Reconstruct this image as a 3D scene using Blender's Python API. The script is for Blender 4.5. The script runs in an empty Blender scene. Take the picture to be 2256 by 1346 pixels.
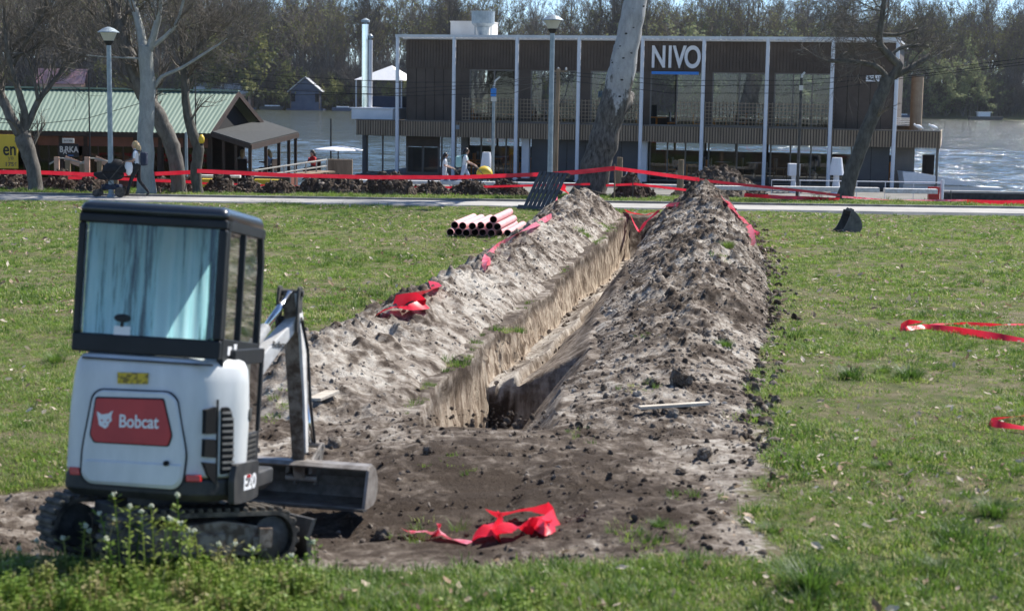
import bpy, bmesh, math, random
import numpy as np
from mathutils import Vector, Matrix, Euler

R = math.radians
SC = bpy.context.scene
COL = SC.collection

# ------------------------------------------------------------------ camera
F_PX, CX, CY = 3600.0, 1128.0, 673.0          # focal length and centre, in photograph pixels
CAM = Vector((0, 0, 3.0))
PITCH, ROLL = R(7.41), R(0.9)
cam_d = bpy.data.cameras.new('camera')
cam = bpy.data.objects.new('camera', cam_d)
COL.objects.link(cam)
cam_d.sensor_width = 36
cam_d.lens = F_PX / 2256 * 36
cam_d.clip_start = 0.1
cam_d.clip_end = 6000
cam.matrix_world = Matrix.Translation(CAM) @ Matrix.Rotation(R(90) - PITCH, 4, 'X') @ Matrix.Rotation(ROLL, 4, 'Z')
cam_d.dof.use_dof = True
cam_d.dof.focus_distance = 36
cam_d.dof.aperture_fstop = 2.6
SC.camera = cam

# ------------------------------------------------------------------ daylight
SUN_EL, SUN_AZ = R(49), R(49)                  # azimuth clockwise from +Y
SUN = Vector((math.sin(SUN_AZ) * math.cos(SUN_EL), math.cos(SUN_AZ) * math.cos(SUN_EL), math.sin(SUN_EL)))
world = bpy.data.worlds.new('World')
SC.world = world
world.use_nodes = True
wn = world.node_tree
sky = wn.nodes.new('ShaderNodeTexSky')
sky.sky_type = 'NISHITA'
sky.sun_disc = False
sky.sun_elevation = SUN_EL
sky.sun_rotation = SUN_AZ
sky.air_density = 0.8
sky.dust_density = 0.0
sky.ozone_density = 4.0
sky.altitude = 2000
wn.links.new(sky.outputs[0], wn.nodes['Background'].inputs[0])
wn.nodes['Background'].inputs[1].default_value = 0.115
sun_d = bpy.data.lights.new('sun', 'SUN')
sun_d.energy = 5.0
sun_d.angle = R(0.5)
sun_d.color = (1.0, 0.95, 0.87)
sun_o = bpy.data.objects.new('sun', sun_d)
COL.objects.link(sun_o)
sun_o.location = (30, 30, 40)
sun_o.rotation_euler = SUN.to_track_quat('Z', 'Y').to_euler()
SC.view_settings.view_transform = 'Standard'
SC.view_settings.look = 'None'
SC.view_settings.exposure = 0.8
SC.view_settings.gamma = 1.0
SC.view_settings.use_curve_mapping = False
SC.cycles.use_denoising = True
SC.cycles.max_bounces = 8
SC.cycles.transparent_max_bounces = 12
SC.cycles.caustics_reflective = False
SC.cycles.caustics_refractive = False
SC.cycles.sample_clamp_indirect = 6

# ------------------------------------------------------------------ helpers
def ray(px, py):
    u, v = (px - CX) / F_PX, (CY - py) / F_PX
    u, v = u * math.cos(ROLL) - v * math.sin(ROLL), u * math.sin(ROLL) + v * math.cos(ROLL)
    return Vector((u, math.cos(PITCH) + v * math.sin(PITCH), -math.sin(PITCH) + v * math.cos(PITCH)))

def at(px, py, Y):
    d = ray(px, py)
    return CAM + d * (Y / d.y)

def slope(y):
    y = np.asarray(y, float)
    return np.interp(y, [-50, 10, 57, 62, 400], [0.1, 0, -0.54, -1.0, -1.0])

def gr(px, py, dz=0.0):
    """where the sight line of a photograph point meets the lawn"""
    d = ray(px, py)
    Y = 30.0
    for _ in range(30):
        Y = (float(slope(Y)) + dz - CAM.z) / d.z * d.y
        Y = min(max(Y, 3), 120)
    return CAM + d * (Y / d.y)

def _h(ix, iy, s):
    n = (ix * 374761393 + iy * 668265263 + s * 974634541) & 0xFFFFFFFF
    n = ((n ^ (n >> 13)) * 1274126177) & 0xFFFFFFFF
    n = n ^ (n >> 16)
    return (n & 0xFFFF) / 65535.0

def vn(x, y, s=0):
    x = np.asarray(x, float); y = np.asarray(y, float)
    ix = np.floor(x).astype(np.int64); iy = np.floor(y).astype(np.int64)
    fx = x - ix; fy = y - iy
    fx = fx * fx * (3 - 2 * fx); fy = fy * fy * (3 - 2 * fy)
    a = _h(ix, iy, s); b = _h(ix + 1, iy, s); c = _h(ix, iy + 1, s); d = _h(ix + 1, iy + 1, s)
    return (a * (1 - fx) + b * fx) * (1 - fy) + (c * (1 - fx) + d * fx) * fy

def fbm(x, y, f=1.0, oc=4, s=0, gain=0.5):
    t = 0; a = 1; n = 0
    for k in range(oc):
        t = t + a * (vn(x * f + 17.3 * k, y * f - 9.1 * k, s + k) * 2 - 1)
        n += a; a *= gain; f *= 2.03
    return t / n

class MB:
    """collects shapes; build() links them as one mesh object"""
    def __init__(s):
        s.v = []; s.f = []; s.m = []; s.cur = 0
    def add(s, vs, fs):
        o = len(s.v)
        s.v.extend(tuple(v) for v in vs)
        for f in fs:
            s.f.append(tuple(i + o for i in f)); s.m.append(s.cur)
        return s
    def box(s, a, b, M=None):
        x0, y0, z0 = (min(p, q) for p, q in zip(a, b)); x1, y1, z1 = (max(p, q) for p, q in zip(a, b))
        vs = [Vector(p) for p in ((x0, y0, z0), (x1, y0, z0), (x1, y1, z0), (x0, y1, z0), (x0, y0, z1), (x1, y0, z1), (x1, y1, z1), (x0, y1, z1))]
        if M is not None: vs = [M @ v for v in vs]
        return s.add(vs, [(3, 2, 1, 0), (4, 5, 6, 7), (0, 1, 5, 4), (1, 2, 6, 5), (2, 3, 7, 6), (3, 0, 4, 7)])
    def beam(s, p, q, w, h, up=(0, 0, 1)):
        p, q = Vector(p), Vector(q)
        d = q - p; L = d.length; d.normalize()
        u = Vector(up); r = d.cross(u)
        if r.length < 1e-4: r = d.cross(Vector((1, 0, 0)))
        r.normalize(); u = r.cross(d)
        vs = []
        for t in (p, q):
            for a, b in ((-1, -1), (1, -1), (1, 1), (-1, 1)):
                vs.append(t + r * a * w / 2 + u * b * h / 2)
        return s.add(vs, [(0, 1, 2, 3), (7, 6, 5, 4), (4, 5, 1, 0), (5, 6, 2, 1), (6, 7, 3, 2), (7, 4, 0, 3)])
    def tube(s, pts, rad, sides=6, cap=True):
        pts = [Vector(p) for p in pts]
        if not hasattr(rad, '__len__'): rad = [rad] * len(pts)
        n = len(pts); o = len(s.v)
        t = (pts[1] - pts[0]).normalized()
        r = t.orthogonal().normalized()
        for i in range(n):
            t2 = (pts[min(i + 1, n - 1)] - pts[max(i - 1, 0)])
            if t2.length > 1e-9: t = t2.normalized()
            r = (r - t * r.dot(t))
            r = r.normalized() if r.length > 1e-6 else t.orthogonal().normalized()
            b = t.cross(r)
            for k in range(sides):
                a = 2 * math.pi * k / sides
                s.v.append(tuple(pts[i] + (r * math.cos(a) + b * math.sin(a)) * rad[i]))
        for i in range(n - 1):
            for k in range(sides):
                k2 = (k + 1) % sides
                s.f.append((o + i * sides + k, o + i * sides + k2, o + (i + 1) * sides + k2, o + (i + 1) * sides + k)); s.m.append(s.cur)
        if cap:
            s.f.append(tuple(o + k for k in reversed(range(sides)))); s.m.append(s.cur)
            s.f.append(tuple(o + (n - 1) * sides + k for k in range(sides))); s.m.append(s.cur)
        return s
    def lathe(s, prof, sides=16, M=None):
        """prof: (radius, z) from bottom to top"""
        vs = []; fs = []
        for r, z in prof:
            for k in range(sides):
                a = 2 * math.pi * k / sides
                v = Vector((r * math.cos(a), r * math.sin(a), z))
                vs.append(M @ v if M is not None else v)
        for i in range(len(prof) - 1):
            for k in range(sides):
                k2 = (k + 1) % sides
                fs.append((i * sides + k, i * sides + k2, (i + 1) * sides + k2, (i + 1) * sides + k))
        fs.append(tuple(reversed(range(sides)))); fs.append(tuple((len(prof) - 1) * sides + k for k in range(sides)))
        return s.add(vs, fs)
    def prism(s, poly, d0, d1, axis='y', M=None):
        """poly in the plane across axis: 'y' -> (x,z), 'x' -> (y,z), 'z' -> (x,y)"""
        def mk(p, d):
            v = {'y': (p[0], d, p[1]), 'x': (d, p[0], p[1]), 'z': (p[0], p[1], d)}[axis]
            return M @ Vector(v) if M is not None else Vector(v)
        n = len(poly)
        vs = [mk(p, d0) for p in poly] + [mk(p, d1) for p in poly]
        fs = [tuple(range(n)), tuple(reversed(range(n, 2 * n)))] + [(i, i + n, (i + 1) % n + n, (i + 1) % n) for i in range(n)]
        return s.add(vs, fs)
    def grid(s, P, close=False):
        """P[i][j] points"""
        n, m = len(P), len(P[0])
        vs = [p for row in P for p in row]; fs = []
        for i in range(n - 1):
            for j in range(m if close else m - 1):
                j2 = (j + 1) % m
                fs.append((i * m + j, i * m + j2, (i + 1) * m + j2, (i + 1) * m + j))
        return s.add(vs, fs)
    def build(s, name, mats, parent=None, smooth=False, bevel=0, seg=2, solid=0, fix=True, loc=None, rot=None):
        me = bpy.data.meshes.new(name)
        me.from_pydata(s.v, [], s.f)
        if not isinstance(mats, (list, tuple)): mats = [mats]
        for m in mats: me.materials.append(m)
        if len(mats) > 1: me.polygons.foreach_set('material_index', s.m)
        if fix:
            bm = bmesh.new(); bm.from_mesh(me); bmesh.ops.recalc_face_normals(bm, faces=bm.faces); bm.to_mesh(me); bm.free()
        if smooth: me.polygons.foreach_set('use_smooth', [True] * len(me.polygons))
        me.update()
        o = link(name, me, parent)
        if loc is not None: o.location = loc
        if rot is not None: o.rotation_euler = rot
        if solid:
            md = o.modifiers.new('thick', 'SOLIDIFY'); md.thickness = solid; md.offset = 0
        if bevel:
            md = o.modifiers.new('bev', 'BEVEL'); md.width = bevel; md.segments = seg; md.limit_method = 'ANGLE'; md.angle_limit = R(35)
            me.polygons.foreach_set('use_smooth', [True] * len(me.polygons))
            md2 = o.modifiers.new('wn', 'WEIGHTED_NORMAL'); md2.keep_sharp = True
        return o

def link(name, data, parent=None):
    o = bpy.data.objects.new(name, data)
    COL.objects.link(o)
    if parent is not None: o.parent = parent
    return o

def tag(o, label=None, cat=None, group=None, kind=None):
    if label: o['label'] = label
    if cat: o['category'] = cat
    if group: o['group'] = group
    if kind: o['kind'] = kind
    return o

def thing(name, label, cat, loc=(0, 0, 0), rz=0.0, group=None):
    o = link(name, None)
    o.empty_display_size = 0.1
    o.location = loc; o.rotation_euler = (0, 0, rz)
    return tag(o, label, cat, group)

def copy_tree(o, parent=None):
    c = o.copy(); COL.objects.link(c); c.parent = parent
    for ch in o.children: copy_tree(ch, c)
    return c

def text_mesh(name, txt, size, m, parent, M, depth=0.003, sx=1.0, bold=0.0, spacing=1.0):
    cu = bpy.data.curves.new(name, 'FONT')
    cu.body = txt; cu.size = size; cu.extrude = depth; cu.offset = bold
    cu.align_x = 'CENTER'; cu.align_y = 'CENTER'; cu.space_character = spacing
    tmp = bpy.data.objects.new('tmp_text', cu); COL.objects.link(tmp)
    dg = bpy.context.evaluated_depsgraph_get()
    me = bpy.data.meshes.new_from_object(tmp.evaluated_get(dg))
    bpy.data.objects.remove(tmp)
    me.transform(M @ Matrix.Diagonal((sx, 1, 1, 1)))
    me.name = name
    me.materials.clear(); me.materials.append(m)
    return link(name, me, parent)

# ------------------------------------------------------------------ materials
class NT:
    def __init__(s, name):
        s.mat = bpy.data.materials.new(name); s.mat.use_nodes = True
        s.t = s.mat.node_tree; s.n = s.t.nodes; s.b = s.n['Principled BSDF']; s.out = s.n['Material Output']
    def new(s, t, **kw):
        n = s.n.new('ShaderNode' + t)
        for k, v in kw.items(): setattr(n, k, v)
        return n
    def link(s, a, b): s.t.links.new(a, b)
    def val(s, sock, v): sock.default_value = v
    def noise(s, scale, detail=5, rough=0.6, vec=None, dist=0.0):
        n = s.new('TexNoise'); n.inputs['Scale'].default_value = scale; n.inputs['Detail'].default_value = detail
        n.inputs['Roughness'].default_value = rough; n.inputs['Distortion'].default_value = dist
        if vec is not None: s.link(vec, n.inputs['Vector'])
        return n.outputs['Fac']
    def ramp(s, fac, stops):
        r = s.new('ValToRGB'); e = r.color_ramp.elements
        while len(e) < len(stops): e.new(0.5)
        for el, (p, c) in zip(e, stops):
            el.position = p; el.color = (*c, 1) if hasattr(c, '__len__') else (c, c, c, 1)
        s.link(fac, r.inputs[0]); return r.outputs[0]
    def mix(s, fac, a, b, bt='MIX'):
        n = s.new('Mix', data_type='RGBA', blend_type=bt)
        for sock, v in ((n.inputs[0], fac), (n.inputs[6], a), (n.inputs[7], b)):
            if isinstance(v, (int, float)): sock.default_value = v
            elif isinstance(v, tuple): sock.default_value = (*v, 1)
            else: s.link(v, sock)
        return n.outputs[2]
    def math(s, op, a, b=0.0):
        n = s.new('Math', operation=op)
        for sock, v in ((n.inputs[0], a), (n.inputs[1], b)):
            if isinstance(v, (int, float)): sock.default_value = v
            else: s.link(v, sock)
        return n.outputs[0]
    def bump(s, h, strength=0.5, dist=0.02):
        n = s.new('Bump'); n.inputs['Strength'].default_value = strength; n.inputs['Distance'].default_value = dist
        s.link(h, n.inputs['Height']); s.link(n.outputs[0], s.b.inputs['Normal'])
    def coord(s, which='Object', scale=None):
        c = s.new('TexCoord').outputs[which]
        if scale:
            m = s.new('Mapping'); m.inputs['Scale'].default_value = scale; s.link(c, m.inputs[0]); return m.outputs[0]
        return c
    def attr(s, name):
        n = s.new('Attribute'); n.attribute_name = name; return n.outputs['Fac']

def mat(name, c, c2=None, scale=4.0, rough=0.6, metal=0.0, bump=0.0, bscale=None, bdist=0.01, stretch=None, vary=0.0, transl=0.0, spec=0.5, coat=0.0, detail=5, pos=(0.35, 0.68)):
    n = NT(name)
    co = n.coord('Object', stretch)
    if c2 is not None:
        col = n.ramp(n.noise(scale, detail, 0.62, co), [(pos[0], c), (pos[1], c2)])
    else:
        col = n.ramp(n.noise(scale, 3, 0.5, co), [(0.3, tuple(x * 0.93 for x in c)), (0.7, tuple(min(1, x * 1.05) for x in c))])
    if vary:
        oi = n.new('ObjectInfo').outputs['Random']
        g = n.math('ADD', n.math('MULTIPLY', oi, 2 * vary), 1 - vary)
        cm = n.new('Mix', data_type='RGBA', blend_type='MULTIPLY'); cm.inputs[0].default_value = 1
        n.link(col, cm.inputs[6]); n.link(g, cm.inputs[7]); col = cm.outputs[2]
    n.link(col, n.b.inputs['Base Color'])
    n.b.inputs['Roughness'].default_value = rough
    n.b.inputs['Metallic'].default_value = metal
    n.b.inputs['Specular IOR Level'].default_value = spec
    n.b.inputs['Coat Weight'].default_value = coat
    if bump: n.bump(n.noise(bscale or scale * 3, 6, 0.65, co), bump, bdist)
    if transl:
        tr = n.new('BsdfTranslucent'); n.link(col, tr.inputs[0])
        ms = n.new('MixShader'); ms.inputs[0].default_value = transl
        n.link(n.b.outputs[0], ms.inputs[1]); n.link(tr.outputs[0], ms.inputs[2]); n.link(ms.outputs[0], n.out.inputs[0])
    return n.mat

def glass(name, tint=(0.8, 0.9, 0.88), gloss=0.12, rough=0.02):
    n = NT(name)
    tr = n.new('BsdfTransparent'); tr.inputs[0].default_value = (*tint, 1)
    gl = n.new('BsdfGlossy'); gl.inputs[0].default_value = (1, 1, 1, 1); gl.inputs['Roughness'].default_value = rough
    fr = n.new('Fresnel'); fr.inputs[0].default_value = 1.5
    fac = n.math('ADD', n.math('MULTIPLY', fr.outputs[0], 0.7), gloss)
    ms = n.new('MixShader'); n.link(fac, ms.inputs[0]); n.link(tr.outputs[0], ms.inputs[1]); n.link(gl.outputs[0], ms.inputs[2])
    n.link(ms.outputs[0], n.out.inputs[0])
    return n.mat

M = {}
M['white_paint'] = mat('white_paint', (0.55, 0.57, 0.575), (0.70, 0.71, 0.71), 2.2, rough=0.45, coat=0.1, stretch=(2, 2, .6))
M['white'] = mat('white', (0.74, 0.75, 0.77), (0.82, 0.82, 0.83), 6, rough=0.5)
M['white_dusty'] = mat('white_dusty', (0.52, 0.5, 0.47), (0.74, 0.74, 0.73), 9, rough=0.5, bump=0.1)
M['black_paint'] = mat('black_paint', (0.012, 0.014, 0.017), (0.02, 0.022, 0.026), 5, rough=0.5, spec=.3)
M['black_plastic'] = mat('black_plastic', (0.014, 0.015, 0.017), (0.05, 0.048, 0.045), 7, rough=0.62, bump=0.15)
M['rubber'] = mat('rubber', (0.02, 0.019, 0.018), (0.17, 0.145, 0.115), 9, rough=0.9, bump=0.3)
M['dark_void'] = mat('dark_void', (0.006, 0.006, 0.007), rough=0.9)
M['red_logo'] = mat('red_logo', (0.40, 0.012, 0.014), (0.5, 0.022, 0.022), 4, rough=0.35)
M['red_lens'] = mat('red_lens', (0.5, 0.02, 0.02), rough=0.25)
M['sticker'] = mat('sticker', (0.6, 0.42, 0.02), (0.18, 0.12, 0.01), 45, rough=0.5, pos=(0.5, 0.56))
M['steel'] = mat('steel', (0.17, 0.15, 0.13), (0.36, 0.33, 0.3), 9, rough=0.5, metal=0.35, bump=0.15)
M['rust_steel'] = mat('rust_steel', (0.085, 0.055, 0.035), (0.27, 0.225, 0.18), 11, rough=0.75, bump=0.25, pos=(0.4, 0.6))
M['chrome'] = mat('chrome', (0.7, 0.72, 0.74), rough=0.15, metal=1)
M['dark_steel'] = mat('dark_steel', (0.03, 0.03, 0.03), (0.1, 0.095, 0.085), 10, rough=0.6, metal=0.2)
M['tape'] = mat('tape', (0.72, 0.012, 0.035), (0.86, 0.03, 0.06), 3, rough=0.35, transl=0.35)
M['tape_faded'] = mat('tape_faded', (0.75, 0.03, 0.07), (0.85, 0.35, 0.42), 9, rough=0.35, transl=0.3)
M['wood'] = mat('wood', (0.17, 0.12, 0.075), (0.34, 0.25, 0.17), 6, rough=0.8, bump=0.3, stretch=(1, 1, 0.15))
M['pale_wood'] = mat('pale_wood', (0.42, 0.36, 0.28), (0.62, 0.56, 0.47), 8, rough=0.7, stretch=(0.3, 3, 3))
M['galv'] = mat('galv', (0.22, 0.27, 0.30), (0.33, 0.38, 0.41), 5, rough=0.5, metal=0.3)
M['concrete'] = mat('concrete', (0.30, 0.29, 0.27), (0.45, 0.44, 0.41), 2, rough=0.85, bump=0.2)
M['skin'] = mat('skin', (0.48, 0.28, 0.20), rough=0.55)
# ------------------------------------------------------------------ soil and lawn materials
def soil_shader(n, co, sand):
    """returns the soil colour; sand: 0 moist brown .. 1 dry grey sand"""
    big = n.noise(1.3, 6, 0.65, co)
    mid = n.noise(7, 7, 0.7, co, 0.3)
    k = n.math('ADD', n.math('MULTIPLY', n.math('SUBTRACT', big, 0.5), 1.5), n.math('MULTIPLY', n.math('SUBTRACT', mid, 0.5), 1.9))
    k = n.math('ADD', k, sand)
    return n.ramp(k, [(0.0, (0.055, 0.041, 0.031)), (0.28, (0.125, 0.1, 0.08)), (0.52, (0.275, 0.238, 0.2)), (0.85, (0.47, 0.435, 0.385))])

def soil_bump(n, co):
    h = n.math('ADD', n.noise(22, 8, 0.72, co), n.math('MULTIPLY', n.noise(75, 5, 0.7, co), 0.5))
    n.bump(h, 0.85, 0.035)

def make_soil(name):
    n = NT(name)
    co = n.coord('Object')
    n.link(soil_shader(n, co, n.attr('sand')), n.b.inputs['Base Color'])
    n.b.inputs['Roughness'].default_value = 0.95
    n.b.inputs['Specular IOR Level'].default_value = 0.15
    soil_bump(n, co)
    return n.mat
M['soil'] = make_soil('soil')

def make_clod():
    n = NT('clod_soil')
    co = n.coord('Object')
    oi = n.new('ObjectInfo').outputs['Random']
    n.link(soil_shader(n, co, n.math('ADD', n.math('MULTIPLY', oi, 0.35), 0.15)), n.b.inputs['Base Color'])
    n.b.inputs['Roughness'].default_value = 0.95
    n.b.inputs['Specular IOR Level'].default_value = 0.15
    n.bump(n.noise(2.5, 6, 0.7, co), 0.6, 0.2)
    return n.mat
M['clod'] = make_clod()
def make_crumb():
    n = NT('crumb_soil')
    pos = n.new('NewGeometry').outputs['Position']
    a = n.new('Attribute'); a.attribute_type = 'INSTANCER'; a.attribute_name = 'sand'
    oi = n.new('ObjectInfo').outputs['Random']
    n.link(soil_shader(n, pos, n.math('ADD', a.outputs['Fac'], n.math('MULTIPLY', n.math('SUBTRACT', oi, 0.45), 0.3))), n.b.inputs['Base Color'])
    n.b.inputs['Roughness'].default_value = 0.95
    n.b.inputs['Specular IOR Level'].default_value = 0.15
    n.bump(n.noise(60, 5, 0.7, pos), 0.5, 0.02)
    return n.mat
M['crumb'] = make_crumb()

def make_lawn():
    n = NT('lawn')
    co = n.coord('Object')
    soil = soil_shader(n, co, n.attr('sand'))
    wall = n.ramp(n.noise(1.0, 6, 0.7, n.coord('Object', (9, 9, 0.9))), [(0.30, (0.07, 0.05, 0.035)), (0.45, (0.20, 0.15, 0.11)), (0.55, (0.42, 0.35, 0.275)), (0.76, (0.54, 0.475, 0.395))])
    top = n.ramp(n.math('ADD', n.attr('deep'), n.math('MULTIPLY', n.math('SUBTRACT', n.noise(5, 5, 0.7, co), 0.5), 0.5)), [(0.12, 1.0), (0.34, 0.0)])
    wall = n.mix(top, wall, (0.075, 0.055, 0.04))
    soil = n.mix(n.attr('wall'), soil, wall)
    g = n.ramp(n.noise(2.1, 6, 0.68, co), [(0.3, (0.06, 0.075, 0.026)), (0.46, (0.105, 0.11, 0.045)), (0.58, (0.155, 0.135, 0.08)), (0.74, (0.24, 0.20, 0.14))])
    edge = n.math('ADD', n.attr('dirt'), n.math('MULTIPLY', n.math('SUBTRACT', n.noise(9, 6, 0.7, co), 0.5), 0.9))
    fac = n.ramp(edge, [(0.44, 0.0), (0.56, 1.0)])
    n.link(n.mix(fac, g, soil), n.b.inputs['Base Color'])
    n.b.inputs['Roughness'].default_value = 0.95
    n.b.inputs['Specular IOR Level'].default_value = 0.15
    soil_bump(n, co)
    return n.mat
M['lawn'] = make_lawn()

# ------------------------------------------------------------------ ground plan of the digging
def xl(y):                                            # left lip of the trench
    y = np.asarray(y, float)
    return -0.67 + 0.137 * (y - 17.5) + 0.05 * np.sin(y * 0.55) + 0.04 * np.sin(y * 1.7 + 1)
def tw(y): return np.interp(y, [14, 20.3, 23, 45], [1.35, 1.35, 1.08, 0.9])      # width at the top
def wr_off(y): return np.interp(y, [14, 20.3, 23, 45], [0.86, 0.86, 0.58, 0.42])   # how far loose soil slopes in from that side
Y0, Y1 = 14.6, 45.6
RIGHT = ([9.9, 10.3, 11, 13.7, 16.7, 19, 22.3, 28, 34, 40, 46.2, 47.2], [1.2, 1.7, 1.85, 2.15, 2.4, 2.9, 3.5, 4.4, 5.2, 5.8, 6.3, 6.2])
LEFT = ([10.2, 10.6, 11.1, 12.1, 12.7, 15, 17.5, 19.5, 22.4, 26, 30, 35, 41, 46, 47.2], [-1.2, -2.6, -4.6, -4.8, -3.2, -2.9, -2.75, -2.35, -1.95, -1.3, -0.75, -0.1, 0.6, 0.95, 1.1])

def dirt_mask(x, y):
    x = np.asarray(x, float); y = np.asarray(y, float)
    w = fbm(x, y, 0.9, 4, 11) * 0.55
    r = np.interp(y, *RIGHT) - x + w
    l = x - np.interp(y, *LEFT) + w
    b = y - (10.15 + 0.25 * np.clip(x / 2, -1, 1)) + w * 0.8
    f = 47.3 - y + w
    return np.clip(0.5 + np.minimum(np.minimum(r, l), np.minimum(b, f)) * 0.9, 0, 1)

def lawn_z(x, y):
    x = np.asarray(x, float); y = np.asarray(y, float)
    z = slope(y) + 0.05 * fbm(x, y, 0.16, 3, 3) + 0.018 * fbm(x, y, 1.1, 3, 5)
    # the digger stands nose-down on a short slope
    k = np.exp(-((x + 2.2) / 2.6) ** 4)
    z = z + k * np.interp(y, [7, 9.2, 9.9, 10.5, 11.7, 13.6], [0.02, 0.08, -0.02, -0.11, -0.24, 0.0])
    return z

def ground_z(x, y):
    """surface of the disturbed ground without the trench"""
    d = dirt_mask(x, y)
    near = np.clip((17.5 - np.asarray(y, float)) / 3, 0, 1)
    return lawn_z(x, y) + np.clip(d - 0.4, 0, 1) * (0.085 * fbm(x, y, 2.4, 4, 21, 0.6) + 0.10 * (0.35 - np.abs(fbm(x, y, 4.2, 3, 27, 0.6))) + 0.05 * fbm(x, y, 0.7, 2, 8)) * (0.6 + 0.7 * near)

def floor_z(y):
    return np.interp(y, [14.6, 15.6, 19.9, 20.0, 26, 35, 45.6], [-0.25, -0.95, -1.08, -0.5, -0.58, -0.88, -1.1])

# ------------------------------------------------------------------ lawn sheet with the trench cut into it
def build_lawn():
    ys = np.concatenate([np.linspace(-30, 5, 8), np.arange(6, 9, 0.25), np.arange(9, 24, 0.05), np.arange(24, 47.6, 0.085), np.arange(48, 62.2, 0.45)])
    NW = 10
    outer = np.cumsum(np.geomspace(0.08, 14, 26))
    tl = np.concatenate([-4.6 - outer[::-1], np.arange(-4.6, -0.03, 0.055)])
    tr = np.concatenate([np.arange(0.02, 4.6, 0.055), 4.6 + outer])
    nf = 9
    cols = []
    for t in tl: cols.append(('o', t))
    for k in range(NW): cols.append(('wl', k / (NW - 1)))
    for k in range(1, nf): cols.append(('f', k / nf))
    for k in range(NW): cols.append(('wr', 1 - k / (NW - 1)))
    for t in tr: cols.append(('r', t))
    ny, nc = len(ys), len(cols)
    P = np.zeros((ny, nc, 3)); deep = np.zeros((ny, nc)); wall = np.zeros((ny, nc)); flr = np.zeros((ny, nc))
    inside = np.clip(np.minimum((ys - Y0) / 0.35, (Y1 - ys) / 0.06), 0, 1)
    lip = xl(ys)
    for j, (k, t) in enumerate(cols):
        if k in 'or':
            x = lip + t + (tw(ys) if k == 'r' else 0)
            # the near mouth of the trench is broken down
            P[:, j, 0] = x; P[:, j, 1] = ys; P[:, j, 2] = ground_z(x, ys)
            continue
        D = -floor_z(ys + 0.07 * fbm(np.full(ny, j * .23), ys * 0, 1.0, 2, 57)) * inside
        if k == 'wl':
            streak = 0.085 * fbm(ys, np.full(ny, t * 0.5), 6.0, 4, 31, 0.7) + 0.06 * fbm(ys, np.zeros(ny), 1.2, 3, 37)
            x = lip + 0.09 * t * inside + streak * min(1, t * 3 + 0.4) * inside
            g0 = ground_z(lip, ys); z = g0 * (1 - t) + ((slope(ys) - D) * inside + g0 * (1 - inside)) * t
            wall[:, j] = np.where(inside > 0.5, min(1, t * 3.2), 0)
        elif k == 'wr':
            streak = 0.06 * fbm(ys, np.full(ny, t * 0.9), 4.0, 4, 41, 0.6)
            x = lip + tw(ys) - wr_off(ys) * t * inside + streak * inside
            g0 = ground_z(lip + tw(ys), ys); z = g0 * (1 - t) + ((slope(ys) - D) * inside + g0 * (1 - inside)) * t
            wall[:, j] = np.where(inside > 0.5, min(1, t * 2.5) * 0.6, 0)
        else:
            x = lip + 0.09 + (tw(ys) - 0.09 - wr_off(ys)) * t
            z = (slope(ys) - D) * inside + ground_z(x, ys) * (1 - inside) + 0.05 * fbm(x, ys, 3.0, 4, 51) * inside + 0.16 * (t ** 2) * inside
            flr[:, j] = inside
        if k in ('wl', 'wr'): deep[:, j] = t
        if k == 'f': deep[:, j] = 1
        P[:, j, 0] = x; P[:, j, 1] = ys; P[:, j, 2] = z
    V = P.reshape(-1, 3)
    idx = np.arange(ny * nc).reshape(ny, nc)
    Fq = np.stack([idx[:-1, :-1], idx[:-1, 1:], idx[1:, 1:], idx[1:, :-1]], -1).reshape(-1, 4)
    me = bpy.data.meshes.new('lawn')
    me.vertices.add(len(V)); me.vertices.foreach_set('co', V.ravel())
    me.loops.add(Fq.size); me.loops.foreach_set('vertex_index', Fq.ravel().astype(np.int32))
    me.polygons.add(len(Fq)); me.polygons.foreach_set('loop_start', np.arange(0, Fq.size, 4, dtype=np.int32))
    me.polygons.foreach_set('loop_total', np.full(len(Fq), 4, np.int32))
    me.polygons.foreach_set('use_smooth', np.ones(len(Fq), bool))
    me.update(calc_edges=True)
    d = np.maximum(dirt_mask(V[:, 0], V[:, 1]), np.maximum(wall, flr).ravel())
    sand = 0.30 + 0.28 * fbm(V[:, 0], V[:, 1], 0.5, 3, 61) + 0.22 * np.clip((V[:, 0] - 0.8) / 1.2, 0, 1) * (V[:, 1] < 17) + 0.3 * flr.ravel()
    # shade on the trench floor step's face and foot, put into the soil colour
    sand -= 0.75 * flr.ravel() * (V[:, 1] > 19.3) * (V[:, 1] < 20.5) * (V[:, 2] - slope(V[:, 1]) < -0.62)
    # damp, darker spoil where the digger has worked
    sand -= 0.05 + 0.24 * np.exp(-((V[:, 0] + 0.2) / 1.4) ** 2 - ((V[:, 1] - 12.4) / 1.6) ** 2)
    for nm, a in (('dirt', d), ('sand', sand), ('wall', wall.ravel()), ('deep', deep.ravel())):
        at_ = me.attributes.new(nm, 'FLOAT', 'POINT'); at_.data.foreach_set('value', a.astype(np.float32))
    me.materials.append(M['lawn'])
    o = link('lawn', me)
    return tag(o, 'sunlit park lawn with a long narrow trench cut through it', kind='structure')
build_lawn()

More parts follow.
